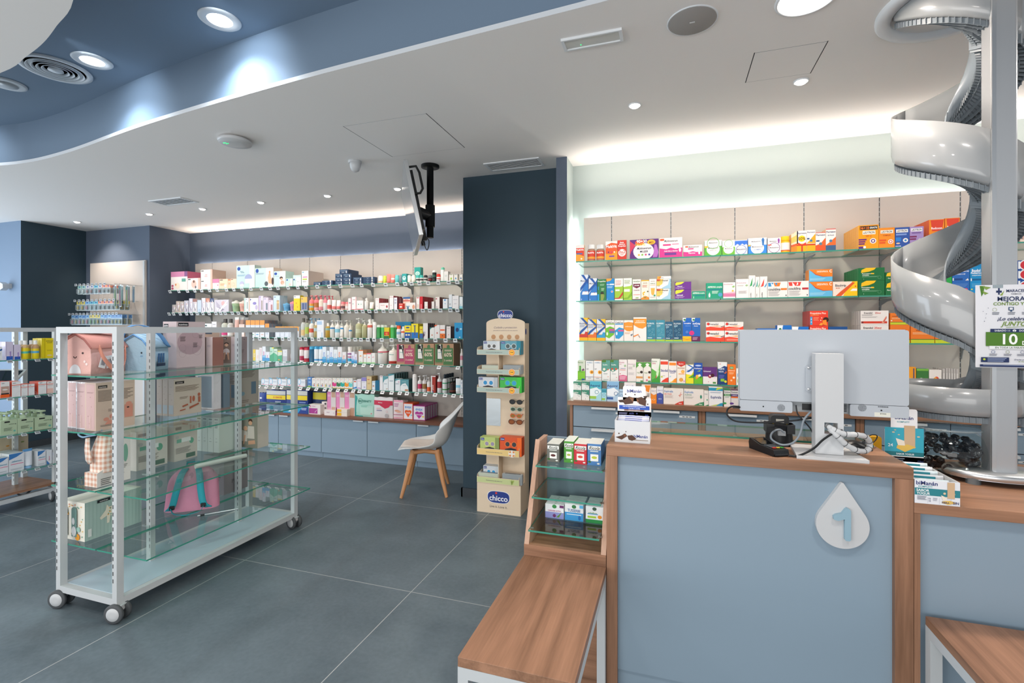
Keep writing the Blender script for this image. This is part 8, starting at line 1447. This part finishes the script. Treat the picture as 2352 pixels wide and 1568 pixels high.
# ================================================================ GOODS ON THE MIDDLE RACK
def place_box(name, label, cat, x1, y0, z, w, d, h, body, front='', side_d='', top=None, side=None, grp=None, rz=0):
    """box whose right front bottom corner is at (x1, y0, z); front faces -Y, printed side faces +X"""
    m = MB(); m.box(-w, 0, 0, d, 0, h, body, top=top, side=side)
    e = [0]
    if front: m2 = len(m.v); face_deco(m, w, h, front, 0, None); m.v[m2:] = [(x-w, y, z_) for x, y, z_ in m.v[m2:]]
    if side_d:
        k = [.0003]
        for part in side_d.split(';'):
            k[0] += .00022; face_deco(m, d, h, part, 0, lambda u, v: (k[0], u, v))
    o = m.build(name); o.location = (x1, y0, z); o.rotation_euler.z = rz; tag(o, label, cat, grp); return o
def house_bag(name, label, cx, cy, z, w, d, h, body, roof, rz, strap, face):
    o = empty(name, (cx, cy, z), label, 'bag', None, rz); he = h*.62
    def sec(y, s=1.0):
        pts = [(-w/2, 0), (w/2, 0), (w/2*1.04, he*.5), (w/2, he), (w*.3, h*.80), (0, h*.93), (-w*.3, h*.80), (-w/2, he), (-w/2*1.04, he*.5)]
        return [(x*s, y, zz*(.985 if s < 1 else 1)) for x, zz in pts]
    m = MB(); ys = [0, .012, d*.5, d-.012, d]; ss = [.96, 1, 1.02, 1, .96]
    rows = [sec(y-d/2, s) for y, s in zip(ys, ss)]; m.grid(rows, body, closed=True); m.poly(rows[0][::-1], body); m.poly(rows[-1], body)
    yf = -d/2-.001
    if face == 'pink':
        for x in (-.26, .24): m.poly([(w*x+.006*math.cos(a), yf-.0006, h*.5+.006*math.sin(a)) for a in [2*math.pi*i/12 for i in range(12)]], '#4a3a3a')
        m.tube([(w*(-.05+.1*t_), yf-.0006, h*(.42-.04*math.sin(math.pi*t_))) for t_ in [i/6 for i in range(7)]], .0018, '#3a2a2a', 5)
        m.poly([(w*.0+.035*math.cos(a), yf-.0004, .005+.05*max(0, math.sin(a))) for a in [math.pi*i/12 for i in range(13)]], '#dfe0e4')
        for x, z_ in ((.3, .3), (.36, .24), (-.36, .2)): m.poly([(w*x+.008*math.cos(a), yf-.0006, h*z_+.008*math.sin(a)) for a in [2*math.pi*i/5 for i in range(5)]], '#ecd8d4')
    else:
        for x in (-.3, .26): m.poly([(w*x+.0055*math.cos(a), yf-.0006, h*.48+.0055*math.sin(a)) for a in [2*math.pi*i/12 for i in range(12)]], '#2f3a44'); m.poly([(w*x+.009*math.cos(a), yf-.0006, h*.39+.005*math.sin(a)) for a in [2*math.pi*i/12 for i in range(12)]], '#7fa8c8')
        xs = w/2+.012
        for y in (-.02, .0, .02): m.box(xs-.001, xs, y, y+.012, h*.2, h*.45, '#3f6a9a')
        m.box(xs-.001, xs, -.03, .04, h*.1, h*.18, '#2a3a54')
    m.build('bag_body', o, local=True)
    m = MB(); rr = [[(x*1.06+(.0 if abs(x) > .001 else 0), y, zz) for x, zz in [(-w/2*1.03, he*.98), (-w*.3, h*.84), (0, h*.97), (w*.3, h*.84), (w/2*1.03, he*.98)]] for y in (-d/2-.006, 0, d/2+.006)]
    m.grid(rr, roof); m.build('zip_lid', o, local=True, solid=.008)
    m = MB(); m.tube([(-w*.54, -d/2-.008, he*.98), (-w*.3, -d/2-.008, h*.84), (0, -d/2-.008, h*.97), (w*.3, -d/2-.008, h*.84), (w*.54, -d/2-.008, he*.98)], .0045, strap, 6); m.build('piping', o, local=True)
    return o
x_, y_ = -3.17, 1.90
b = house_bag('lunch_bag', 'pink house-shaped fabric bag with smiling face on the top shelf of the middle rack', -3.165, 1.90, 1.2505, .19, .22, .235, 'fabric_rose', 'fabric_pink', math.radians(14), '#a8645c', 'pink')
m = MB(); P_ = smooth([Vector((-.01, -.02, .232)), Vector((.0, -.05, .252)), Vector((.01, .0, .262)), Vector((.02, .04, .244))], 5)
m.grid([[p+Vector((-.018, 0, 0)), p+Vector((.018, 0, 0))] for p in P_], 'peach_strap'); m.build('carry_handle', b, local=True, solid=.004)
P_ = smooth([Vector((.108, -.08, .15)), Vector((.125, -.07, .09)), Vector((.13, -.02, .03)), Vector((.125, .04, .012)), Vector((.115, .08, .06)), Vector((.105, .09, .14))], 6)
m = MB(); m.grid([[p+Vector((0, 0, -.014)), p+Vector((.008, 0, .014))] for p in P_], 'peach_strap'); m.build('shoulder_strap', b, local=True, solid=.003)
for i, (y, a) in enumerate(((-.05, -.3), (-.03, .1), (-.008, .35))):
    m = MB(); m.box(-.0008, .0008, -.02, .02, -.07, 0, '#e4e4e4'); m.box(.0008, .0012, -.012, .012, -.055, -.02, '#9a9aa0'); t_ = m.build('paper_tag', b, local=True); t_.location = (.118+.004*i, y, .10); t_.rotation_euler = (a, 0, 0)
b = house_bag('lunch_bag', 'pale blue house-shaped fabric bag with dotted roof on the top shelf of the middle rack', -3.09, 2.135, 1.2505, .17, .17, .225, 'fabric_blue', 'fabric_blue', math.radians(18), 'fabric_mid_blue', 'blue')
P_ = smooth([Vector((-.085, -.09, .15)), Vector((-.06, -.1, .22)), Vector((-.02, -.09, .268)), Vector((.03, -.05, .27)), Vector((.07, .02, .22)), Vector((.1, .06, .14))], 6)
m = MB(); m.grid([[p+Vector((-.012, 0, 0)), p+Vector((.012, .006, 0))] for p in P_], 'fabric_mid_blue'); m.build('shoulder_strap', b, local=True, solid=.003)
SV = 'r .06 .88 .40 .95 #26282c;t suavinex .23 .915 .05 #e4e0e0 .3;'
place_box('gift_box', 'tall pale pink box with printed circle on the middle rack top shelf', 'gift box', -3.03, 2.29, 1.2505, .12, .20, .30, '#c9b4b4', SV, 'r .0 .0 1 1 #cbb8b8;c .46 .54 .44 #b59a9e .40;o .66 .72 .12 #8a787c .004;o .2 .42 .12 #8a787c .004;o .2 .3 .12 #8a787c .004;o .7 .36 .16 #8a787c .004;l .12 .66 .3 5 .01 #6a5c60;l .78 .7 .9 4 .01 #6a5c60;l .56 .52 .72 5 .01 #6a5c60;r .05 .9 .4 .975 #26282c;t suavinex .22 .937 .04 #e4e0e0 .3', top='#d8ccc8')
place_box('gift_box', 'low beige box standing at the far side of the middle rack top shelf', 'gift box', -3.12, 2.56, 1.2505, .10, .12, .25, '#d4b8a4', '', 'r .06 .86 .5 .95 #5a6474', top='#e0ccc0')
baby = 'r .0 .0 .62 1 #8a7468;c .34 .74 .14 #2a201e .055;c .34 .69 .12 #d8a88c .075;c .34 .66 .04 #ead8b0 .02;c .34 .45 .2 #dcd0cc .14;p #d0a084 .16 .14 .24 .14 .3 .4 .2 .42;p #d0a084 .44 .14 .52 .14 .48 .42 .38 .4;r .05 .9 .36 .97 #26282c;t suavinex .2 .935 .04 #e4e0e0 .26;l .7 .7 .9 2 .02 #a89aa0'
for (yy, lab) in ((2.47+.04, 'brown baby photo box beside the pink circle box, middle rack'), (2.71, 'brown baby photo box near the far post of the middle rack')):
    place_box('photo_box', lab, 'gift box', -2.985, yy, 1.2505, .155, .085, .195, '#c8b6b4', baby, 'r 0 0 1 1 #9a6a5e' if yy < 2.6 else 'r 0 0 1 1 #9c8c8c;c .7 .9 .05 #6a5c60;l .2 .5 .7 3 .02 #7a6c70', top='#b8a09a')
# second shelf
for i, xx in enumerate((-2.965, -3.060, -3.155)):
    lab = ('right', 'middle', 'left')[i]
    o = place_box('bag_set', '%s of three film wrapped pink sets, second shelf of middle rack' % lab, 'baby set', xx, 1.79+i*.012, .9455, .088, .20, .262, 'pack_glossy' if i else '#cbb2a4', 'r .12 .03 .88 .97 #c9a8a6;l .2 .8 .8 3 .004 #8a6a6a;c .3 .3 .04 #a88480;c .6 .5 .03 #a88480;c .5 .7 .03 #a88480;c .4 .15 .03 #a88480;r .46 .05 .54 .3 #d8b8b0', '' if i else 'r .0 .0 1 1 #cdb4a2;r .05 .88 .28 .94 #3a3430;t suavinex .165 .908 .03 #d8c8c0 .18;l .05 .82 .95 9 .012 #7a6a60;l .3 .42 .7 3 .01 #8a7a70;c .25 .22 .07 #cf8e7a .05;c .38 .27 .05 #cf8e7a .06;r .44 .2 .6 .3 #d49a86;p #cf8e7a .2 .1 .5 .1 .55 .18 .3 .2;r .72 .2 .94 .48 #d08c78;c .83 .5 .08 #d08c78 .05;r .78 .4 .84 .43 #4a3a36;l .1 .1 .4 2 .01 #8a7a70', top='#b8a4a4')
for i, xx in enumerate((-3.0, -3.052, -3.104)):
    place_box('gift_box', 'slim cream box with brush illustrations, %s of three, second shelf of middle rack' % ('nearest right', 'middle', 'left')[i], 'gift box', xx, 2.25, .9455, .048, .19, .232, '#c6b6a8', 'r 0 0 1 1 #c4b4aa;c .5 .8 .12 #7a6a60 .02;c .3 .6 .1 #8a7a70 .02;c .6 .45 .1 #7a6a60 .02;r .1 .06 .9 .3 #b4bcc4', 'r .04 .88 .36 .95 #2e2a28;t suavinex .2 .915 .035 #d8c8c0 .26;l .05 .8 .9 6 .012 #8a7a6c;l .2 .5 .5 3 .01 #8a7a6c;r .56 .3 .62 .5 #b0644c;c .7 .42 .05 #b0644c .1;c .9 .52 .05 #b0644c .06;r .87 .3 .95 .46 #b0644c;p #a85c44 .3 .22 .5 .26 .48 .3 .28 .26;p #a85c44 .55 .14 .9 .24 .88 .28 .54 .2;p #a85c44 .2 .12 .4 .14 .4 .17 .2 .15' if i == 0 else '', top='#b0a09a')
place_box('bag_set', 'film wrapped grey blue set on the second shelf of the middle rack', 'baby set', -3.0, 2.53, .9455, .16, .06, .24, 'pack_glossy', 'r .1 .05 .9 .95 #8a98a4')
place_box('bag_set', 'film wrapped slate set beside the grey blue one, middle rack', 'baby set', -3.0, 2.61, .9455, .16, .05, .235, '#6f7c88', '')
place_box('gift_box', 'brown grey leaflet box, second shelf far end of middle rack', 'gift box', -2.985, 2.72, .9455, .17, .18, .27, '#9a8c84', 'l .1 .9 .8 8 .02 #6a6058;r .6 .2 .9 .55 #5f7484;l .1 .4 .5 4 .02 #7a7068', 'r 0 0 1 1 #a39a90;l .1 .9 .8 6 .015 #6a6058;r .62 .26 .86 .6 #5f7484;c .2 .3 .1 #7a98a8 .08;l .1 .1 .5 2 .02 #7a7068', top='#8a7c74')
# third shelf
gb = empty('gingham_backpack_box', (-2.955, 1.79, .6405), 'pink gingham child backpack in open white gift box, third shelf of middle rack', 'gift set')
m = MB(); m.box(-.10, 0, 0, .17, 0, .075, '#e2dcd6'); m.box(-.0995, -.0005, -.001, 0, 0, .075, 'gingham'); m.prism([(0, .075), (.17, .075), (.17, .275), (.12, .275), (.06, .20), (.03, .09)], -.003, 0, '#dcd6d0', 0)
k = [.0004]
for part in 'r .5 2.2 .62 2.4 #2e3230;c .7 1.9 .1 #7aa894 .2;c .84 2.1 .08 #7aa894 .3;c .6 1.6 .1 #6a9a86 .12;l .5 1.2 .9 3 .05 #8a8a86;l .1 .5 .4 4 .06 #6a6a66;l .5 .6 .8 3 .06 #9a9a96'.split(';'): k[0] += .0002; face_deco(m, .17, .075, part, 0, lambda u, v: (k[0], u, v))
m.build('gift_box_sleeve', gb, local=True)
m = MB(); rows = []
for t_ in [i/9 for i in range(10)]:
    z_ = .072+.20*t_; hw = .06*(1-.5*max(0, t_-.55)/.45); hd = .055*(1-.5*max(0, t_-.5)/.5)
    rows.append([(-.05+hw*1.0*abs(math.cos(a))**.6*(1 if math.cos(a) > 0 else -1)*(1+.04*math.sin(5*a+7*t_)), .07+hd*abs(math.sin(a))**.6*(1 if math.sin(a) > 0 else -1), z_) for a in [2*math.pi*i/20 for i in range(20)]])
m.grid(rows, 'gingham', closed=True); m.poly(rows[-1], 'gingham'); m.build('backpack', gb, local=True)
m = MB(); m.grid([[(-.09, .0, .262), (-.055, -.004, .268)], [(-.095, -.002, .20), (-.05, -.006, .20)], [(-.08, -.006, .145), (-.03, -.008, .15)], [(-.06, -.004, .125), (-.04, -.006, .127)]], 'gingham'); m.build('ear_flap', gb, local=True, solid=.006)
m = MB(); m.tube(smooth([Vector((-.04, .02, .28)), Vector((-.07, .0, .275)), Vector((-.10, -.01, .27)), Vector((-.115, -.02, .285)), Vector((-.095, -.02, .298)), Vector((-.06, .0, .285)), Vector((-.01, .03, .31))], 4), .005, '#8fb0cc', 6); m.build('blue_ribbon', gb, local=True)
ster = 'r .05 .86 .3 .94 #3a3f3c;c .74 .5 .1 #6aa68c .12;r .3 .5 .7 .62 #dfe4e0;r .1 .5 .3 .6 #7ab09a;l .06 .34 .7 5 .015 #8a8a84;r .5 .04 .9 .16 #5f7a6c;c .12 .66 .08 #b8b8b4 .06'
place_box('gift_box', 'white bottle warmer box nearest the post, third shelf of middle rack', 'gift box', -3.07, 2.07, .6405, .13, .19, .235, '#cfcbc2', 'r .1 .1 .4 .8 #dcdad4;l .12 .7 .38 8 .03 #a8a8a4', ster, top='#bdb7aa')
place_box('gift_box', 'white bottle warmer box further along, third shelf of middle rack', 'gift box', -3.05, 2.29, .6405, .13, .16, .235, '#c9c4ba', '', ster, top='#c8b09a')
for i in range(4):
    place_box('gift_box', 'slim pale green box with small icon, %s of four, third shelf' % ('nearest', 'second', 'third', 'farthest')[i], 'gift box', -3.145+.0535*i, 2.56, .6405, .05, .14, .24, '#bcc6be', 'l .2 .86 .8 6 .014 #6f7a74;c .5 .4 .1 #4a5a54 .02;l .3 .3 .7 1 .01 #6f7a74;r .2 .94 .8 .97 #3f4a46', top='#a8b0a8')
place_box('photo_box', 'box with two babies pictured, far end of third shelf of middle rack', 'gift box', -2.83, 2.74, .6405, .19, .10, .225, '#9c9688', 'r 0 .0 1 1 #8e8c7e;r .03 .86 .26 .96 #26282c;c .66 .86 .1 #4a3224 .09;c .66 .8 .09 #d8a888 .08;c .42 .62 .1 #d8a888 .09;p #d4ccc0 .5 .3 .86 .3 .84 .7 .54 .7;p #cfc6ba .14 .2 .5 .2 .5 .52 .24 .56;p #d8a888 .3 .1 .36 .1 .44 .4 .36 .4;p #d8a888 .56 .1 .9 .14 .88 .26 .56 .22', 'r 0 0 1 1 #c8c0b4', top='#8a8878')
m = MB(); m.tube([(-2.78, 2.22, .655), (-2.70, 2.52, .655)], .014, '#a8b0a8', 14); tag(m.build('wrapped_tube'), 'pale rolled tube lying on the third shelf of the middle rack', 'tube')
# fourth shelf
spk = ';'.join('c %.2f %.2f .02 %s' % (random.Random(i).uniform(.05, .95), random.Random(i+99).uniform(.04, .96), ('#e0a04a', '#d8784a', '#6aa08a', '#e8c06a')[i % 4]) for i in range(40))
bl_ = empty('blanket_box', (-3.055, 1.79, .3325), 'mint gift box with spotted window front on the lowest shelf of the middle rack', 'gift set')
m = MB(); W2 = .20; m.box(-W2, 0, 0, .30, 0, .212, '#a9c0b8', top='#dcd8cc', front='#e4e0d4')
m2 = len(m.v); face_deco(m, W2, .212, spk+';c .74 .1 .09 #e0962c;c .78 .3 .07 #9ac0b4;r .06 .1 .34 .78 #6f8f88;r .5 .1 .72 .78 #6f8f88;c .61 .78 .11 #6f8f88 .1;c .2 .78 .14 #6f8f88 .1;c .6 .24 .09 #e4e4e4 .14;c .58 .5 .06 #dfe0e0 .1;c .18 .24 .1 #e4e4e4 .16;c .16 .5 .06 #dfe0e0 .12', 0); m.v[m2:] = [(x-W2, y, z_) for x, y, z_ in m.v[m2:]]
k = [.0003]
dog = 'p #e4dcc8 .36 .3 .4 .3 .42 .48 .52 .5 .54 .3 .6 .3 .6 .62 .66 .8 .56 .74 .4 .72 .36 .8 .34 .66 .24 .5 .26 .44 .36 .5'
dots = ';'.join('c %.2f %.2f .012 %s' % (.36+.22*random.Random(i).random(), .5+.2*random.Random(i+7).random(), ('#e0a04a', '#6aa08a')[i % 2]) for i in range(16))
for part in (';'.join('r %.3f 0 %.3f 1 #9fb8b0' % (i/16, i/16+.012) for i in range(16))+';r .2 .9 .42 .98 #26282c;t suavinex .31 .94 .04 #e0dcd8 .18;'+dog+';'+dots+';r .04 .1 .1 .3 #d8dcd8').split(';'): k[0] += .00015; face_deco(m, .30, .212, part, 0, lambda u, v: (k[0], u, v))
m.build('box_body', bl_, local=True)
bp = empty('child_backpack', (-2.98, 2.36, .3325), 'pink child backpack with turquoise straps on the lowest shelf of the middle rack', 'backpack', None, math.radians(38))
m = MB(); rows = []; n_ = 28
for t_ in [i/12 for i in range(13)]:
    z_ = .275*t_; f = (1-max(0, (t_-.55)/.45)**2.4*.75); lean = .05*t_
    rows.append([((.155-.02*t_)*f*abs(math.cos(a))**.7*(1 if math.cos(a) > 0 else -1), lean+.07*(1.05-.35*t_)*abs(math.sin(a))**.8*(1 if math.sin(a) > 0 else -1), z_) for a in [2*math.pi*i/n_ for i in range(n_)]])
m.grid(rows, 'pink_pack', closed=True); m.poly(rows[0][::-1], 'pink_pack'); m.poly(rows[-1], 'pink_pack'); m.build('pack_body', bp, local=True)
m = MB(); m.tube([(-.04, .03, .265), (-.035, .03, .29), (.035, .03, .29), (.04, .03, .265)], .006, 'teal_strap', 8); m.build('top_loop', bp, local=True)
for s_ in (-1, 1):
    P_ = smooth([Vector((.035*s_, -.01, .26)), Vector((.05*s_, -.045, .23)), Vector((.06*s_, -.072, .18)), Vector((.07*s_, -.092, .12)), Vector((.085*s_, -.10, .05)), Vector((.11*s_, -.085, .02))], 6)
    m = MB(); m.grid([[p+Vector((-.019, 0, 0)), p+Vector((.019, 0, 0))] for p in P_], 'teal_strap'); st_ = m.build('shoulder_strap', bp, local=True, solid=.007)
    m = MB(); m.rbox(.085*s_-.014, .085*s_+.014, -.112, -.102, .03, .055, .004, 'black_plastic'); m.build('buckle', st_, local=True)
    P_ = smooth([Vector((.09*s_, -.108, .04)), Vector((.07*s_, -.125, .012)), Vector((.02*s_, -.14, .004)), Vector((-.02*s_, -.15, .004))], 5)
    m = MB(); m.grid([[p+Vector((0, 0, -.0)), p+Vector((0, -.016, .002))] for p in P_], 'teal_strap'); m.build('strap_end', st_, local=True, solid=.002)
place_box('gift_box', 'large grey box behind the backpack, lowest shelf of middle rack', 'gift box', -2.985, 2.60, .3325, .19, .20, .27, '#8f8a8c', 'l .1 .5 .9 3 .03 #6a6668;t PRO .5 .3 .1 #5f5b5e .6', 'r 0 0 1 1 #857f82;t PRO .5 .3 .1 #5f5b5e .5', top='#a09a9a')
m = MB(); m.tube([(-2.80, 2.25, .338), (-2.66, 2.42, .338)], .0045, 'silver', 8); m.tube([(-2.79, 2.262, .338), (-2.776, 2.279, .338)], .0062, 'black_plastic', 8); tag(m.build('pen'), 'silver pen lying on the lowest glass shelf of the middle rack', 'pen')
# ================================================================ GOODS ON THE LEFT RACK (long side faces right)
XR = -5.13
R = Row(XR, GZ[0]+.0005, 'top shelf of left rack', 0, 740, 3.8214, 'X')
bx(R, [('white carton with blue name, cut by the photo edge', -40, 20, 214, '#dfe2e4', 'p #2a5a9a 0 .7 1 .86 1 .72 0 .6;l .3 .5 .8 3 .03 #9aa4ac'), ('lilac and white tall carton', 48, 116, 170, '#cfc6dc', 'r .1 0 .96 .2 #2f5cb0;v mustela .6 .3 .24 #7a4ab0 .6;r 0 .2 .12 1 #b8b0cc', {'n': 1}), ('lilac and white short carton', 121, 182, 195, '#cfc6dc', 'r .1 0 .96 .2 #2f5cb0;v mustela .6 .3 .24 #7a4ab0 .6', {'n': 1}),
 ('bright yellow carton with round lettering', 396, 472, 138, '#e6cf1e', 't mitosyl .5 .86 .07 #8a7a3a .8;l .2 .76 .8 1 .02 #5a5020;l .2 .4 .8 2 .015 #b8a428;c .5 .14 .3 #e8cf9a .1', {'n': 1, 'top': '#e0c81c'}), ('yellow carton edge beside the bottles', 366, 394, 140, '#d8c41c', '', {'n': 1})])
bt(R, [('yellow bottle with beige label collar, left', 200, 268, 160, 'cap', '#e4cc22', '#e4e4e0', {'bands': [(.3, .42, '#5ab8a0'), (.6, .8, '#c8a878')], 'n': 1}), ('yellow bottle with beige label collar, right', 292, 360, 158, 'cap', '#e4cc22', '#e4e4e0', {'bands': [(.3, .42, '#5aa8d0'), (.55, .8, '#b8946a')], 'n': 1})])
R = Row(XR, GZ[1]+.0005, 'second shelf of left rack', 0, 740, 3.8214, 'X')
iso = 'r 0 .74 1 .78 #e0562c;t isdin .3 .9 .06 #5a5a60 .4;l .1 .66 .8 2 .012 #a8a8ac;o .9 .1 .5 #c8ccd0 .02'
bx(R, [('white and orange carton with product photo', 2, 85, 520, '#dfdedc', 'r 0 0 1 .2 #e8642c;r .06 .28 .94 .7 #b8988a;c .5 .5 .3 #dcd4d0 .12;r .06 .2 .94 .28 #2a2a30;t isdin .3 .9 .05 #5a5a60 .4', {'side': '#d8502c', 'top': '#e05a34', 'd': .1}), ('tall white carton with orange stripe', 103, 182, 518, '#e2e2e2', iso, {'side': '#e0562c', 'top': '#e05a34', 'd': .12}),
 ('short white carton with orange stripe, left of pair', 185, 245, 544, '#e2e2e2', iso, {'side': '#e0562c', 'top': '#e05a34', 'd': .12}), ('short white carton with orange stripe, right of pair', 248, 304, 540, '#e2e2e2', iso, {'side': '#e0562c', 'top': '#e05a34', 'd': .12}), ('white carton with orange stripe before the post', 335, 410, 518, '#e2e2e2', iso, {'side': '#e0562c', 'top': '#e05a34', 'd': .12}), ('white and rose carton at the rack end', 413, 488, 515, '#e4dedc', iso+';r 0 0 1 .4 #e4bcb0', {'side': '#e0562c', 'top': '#e05a34', 'd': .12})])
R = Row(XR, GZ[2]+.0005, 'third shelf of left rack', 0, 740, 3.8214, 'X')
def square_pump(x0, x1, yt, label, n=2):
    a, w, h = R.place(x0, x1, yt); hb = h*.66; e = empty('pump_bottle', (0, 0, 0), None, None); m = MB()
    m.rbox(-w/2, w/2, 0, w*.55, 0, hb, .006, '#b0c2a2'); k = [-.0004]
    face_deco(m, w, hb, 'r .24 .82 .56 .92 #2a2c2a;l .5 .68 .84 1 .03 #5a6a58;l .2 .44 .7 4 .025 #6a7a66;c .84 .22 .07 #6ab0a0;c .9 .68 .04 #5a6a60', 0, lambda u, v: (u-w/2, -.0012, v))
    m.build('bottle_body', e, local=True); m = MB(); c = (0, w*.28, 0)
    m.lathe([(w*.2, hb), (w*.2, hb+h*.12), (w*.07, hb+h*.13), (w*.07, h*.9), (w*.24, h*.9), (w*.24, h*.97), (.0001, h)], c, '#a8ba9c', 16); m.box(-w*.42, 0, w*.22, w*.34, h*.9, h*.96, '#a8ba9c'); m.build('pump_head', e, local=True)
    R.put(e, a+w/2, R.z); tag(e, label, 'bottle', 'square green pump bottles')
    for i in range(n):
        c_ = clone(e); R.put(c_, a+w/2, R.z, (w*.55+.008)*(i+1)); tag(c_, 'sage green square pump bottle behind a front one, third shelf of left rack', 'bottle', 'square green pump bottles behind')
square_pump(2, 150, 790, 'sage green square pump bottle, leftmost in front on the left rack'); square_pump(153, 295, 775, 'sage green square pump bottle, second in front on the left rack'); square_pump(305, 460, 770, 'sage green square pump bottle, third in front on the left rack')
R = Row(XR, GZ[3]+.0005, 'lowest shelf of left rack', 0, 740, 3.8214, 'X')
seb = 'p #3f7ab8 0 .98 1 .98 .5 .78 0 .66;t sebamed .5 .56 .08 #5a9ab8 .8;r .1 .38 .95 .41 #d84a7a;l .1 .5 .9 1 .02 #a8b8c8;l .1 .12 .9 2 .02 #b0b8c0'
bx(R, [('white baby care carton cut by the photo edge', -30, 74, 1188, '#dfe2e6', seb, {'top': '#b8c0c8'}), ('wide white baby care carton with blue sweep', 78, 212, 1145, '#dfe2e6', seb, {'d': .1, 'top': '#c8ccd0', 'n': 1}), ('white baby care carton with blue sweep', 330, 402, 1124, '#dfe2e6', seb, {'n': 1}), ('narrow white baby care carton with blue corner', 408, 456, 1122, '#dfe2e6', 'p #3f7ab8 0 0 .6 0 0 .3;v sebamed .5 .4 .2 #d84a7a .4'), ('white baby care carton at the rack end', 464, 500, 1136, '#dfe2e6', 'l .2 .6 .8 2 .03 #a8b0b8;p #3f7ab8 0 .98 1 .98 0 .7')])
R.bottle('white baby cream tube with blue cap', 216, 305, 1112, 'tube', '#dfe4ea', '#8ab8dc', [(.55, .6, '#d84a7a'), (.85, 1, '#5a94c8')])
# things seen through the left rack, standing on its far side
for i, (ya, z_, h) in enumerate(((2.30, GZ[0], 0), (2.55, GZ[1], .0))): pass
o = empty('tablet_stand', (-5.50, 2.62, GZ[1]), 'white angled tablet stand seen through the left rack', 'tablet')
m = MB(); m.prism([(-.13, .0), (.13, .0), (.13, .012), (-.13, .012)], -.02, .06, 'white_plastic', 1); m.build('base', o, local=True)
m = MB(); m.box(-.12, .12, -.006, .006, -.10, .10, 'white_plastic'); s_ = m.build('screen_frame', o, local=True); s_.location = (0, 0, .13); s_.rotation_euler = (math.radians(-48), 0, math.radians(20))
m = MB(); m.box(-.10, .10, -.0075, -.006, -.075, .085, 'dark_glass'); m.build('screen', s_, local=True)
place_box('gift_box', 'kraft box with round fruit wreath print, low on the left rack', 'carton', -5.40, 2.30, GZ[3]+.0005, .12, .20, .24, '#c4b49a', '', 'r 0 0 1 1 #c8b89e;c .5 .3 .3 #c87a4a .22;c .5 .3 .22 #c8b89e .16;c .3 .7 .06 #7a8a4a .03;c .8 .76 .06 #7a8a4a .03;l .4 .36 .6 2 .03 #8a6a4a', top='#b8a888')
place_box('gift_box', 'second kraft box with fruit wreath print, far end low on the left rack', 'carton', -5.40, 2.53, GZ[3]+.0005, .12, .20, .24, '#c4b49a', '', 'r 0 0 1 1 #c8b89e;c .5 .3 .3 #7aa04a .22;c .5 .3 .22 #c8b89e .16;c .3 .7 .06 #c88a3a .03;c .8 .76 .06 #7a8a4a .03;l .4 .36 .6 2 .03 #8a6a4a', top='#b8a888')
for i, (yy, zz) in enumerate(((2.20, GZ[1]), (2.41, GZ[1]), (2.30, GZ[2]), (2.52, GZ[2]))):
    o = empty('plastic_tub', (-5.50, yy, zz), 'round clear plastic tub with white rim, %s on the left rack' % ('near one of upper two', 'far one of upper two', 'near one of lower two', 'far one of lower two')[i], 'tub')
    MB().lathe([(.085, 0), (.095, .09)], (0, 0, 0), 'clear_plastic', 28, caps=False).lathe([(.0001, .002), (.085, .002)], (0, 0, 0), 'clear_plastic', 28).build('tub_body', o, local=True)
    MB().lathe([(.094, .088), (.100, .090), (.100, .104), (.094, .106), (.0001, .106)], (0, 0, 0), 'white_plastic', 28).build('tub_lid', o, local=True)

for r_ in ROWS: r_.finish()
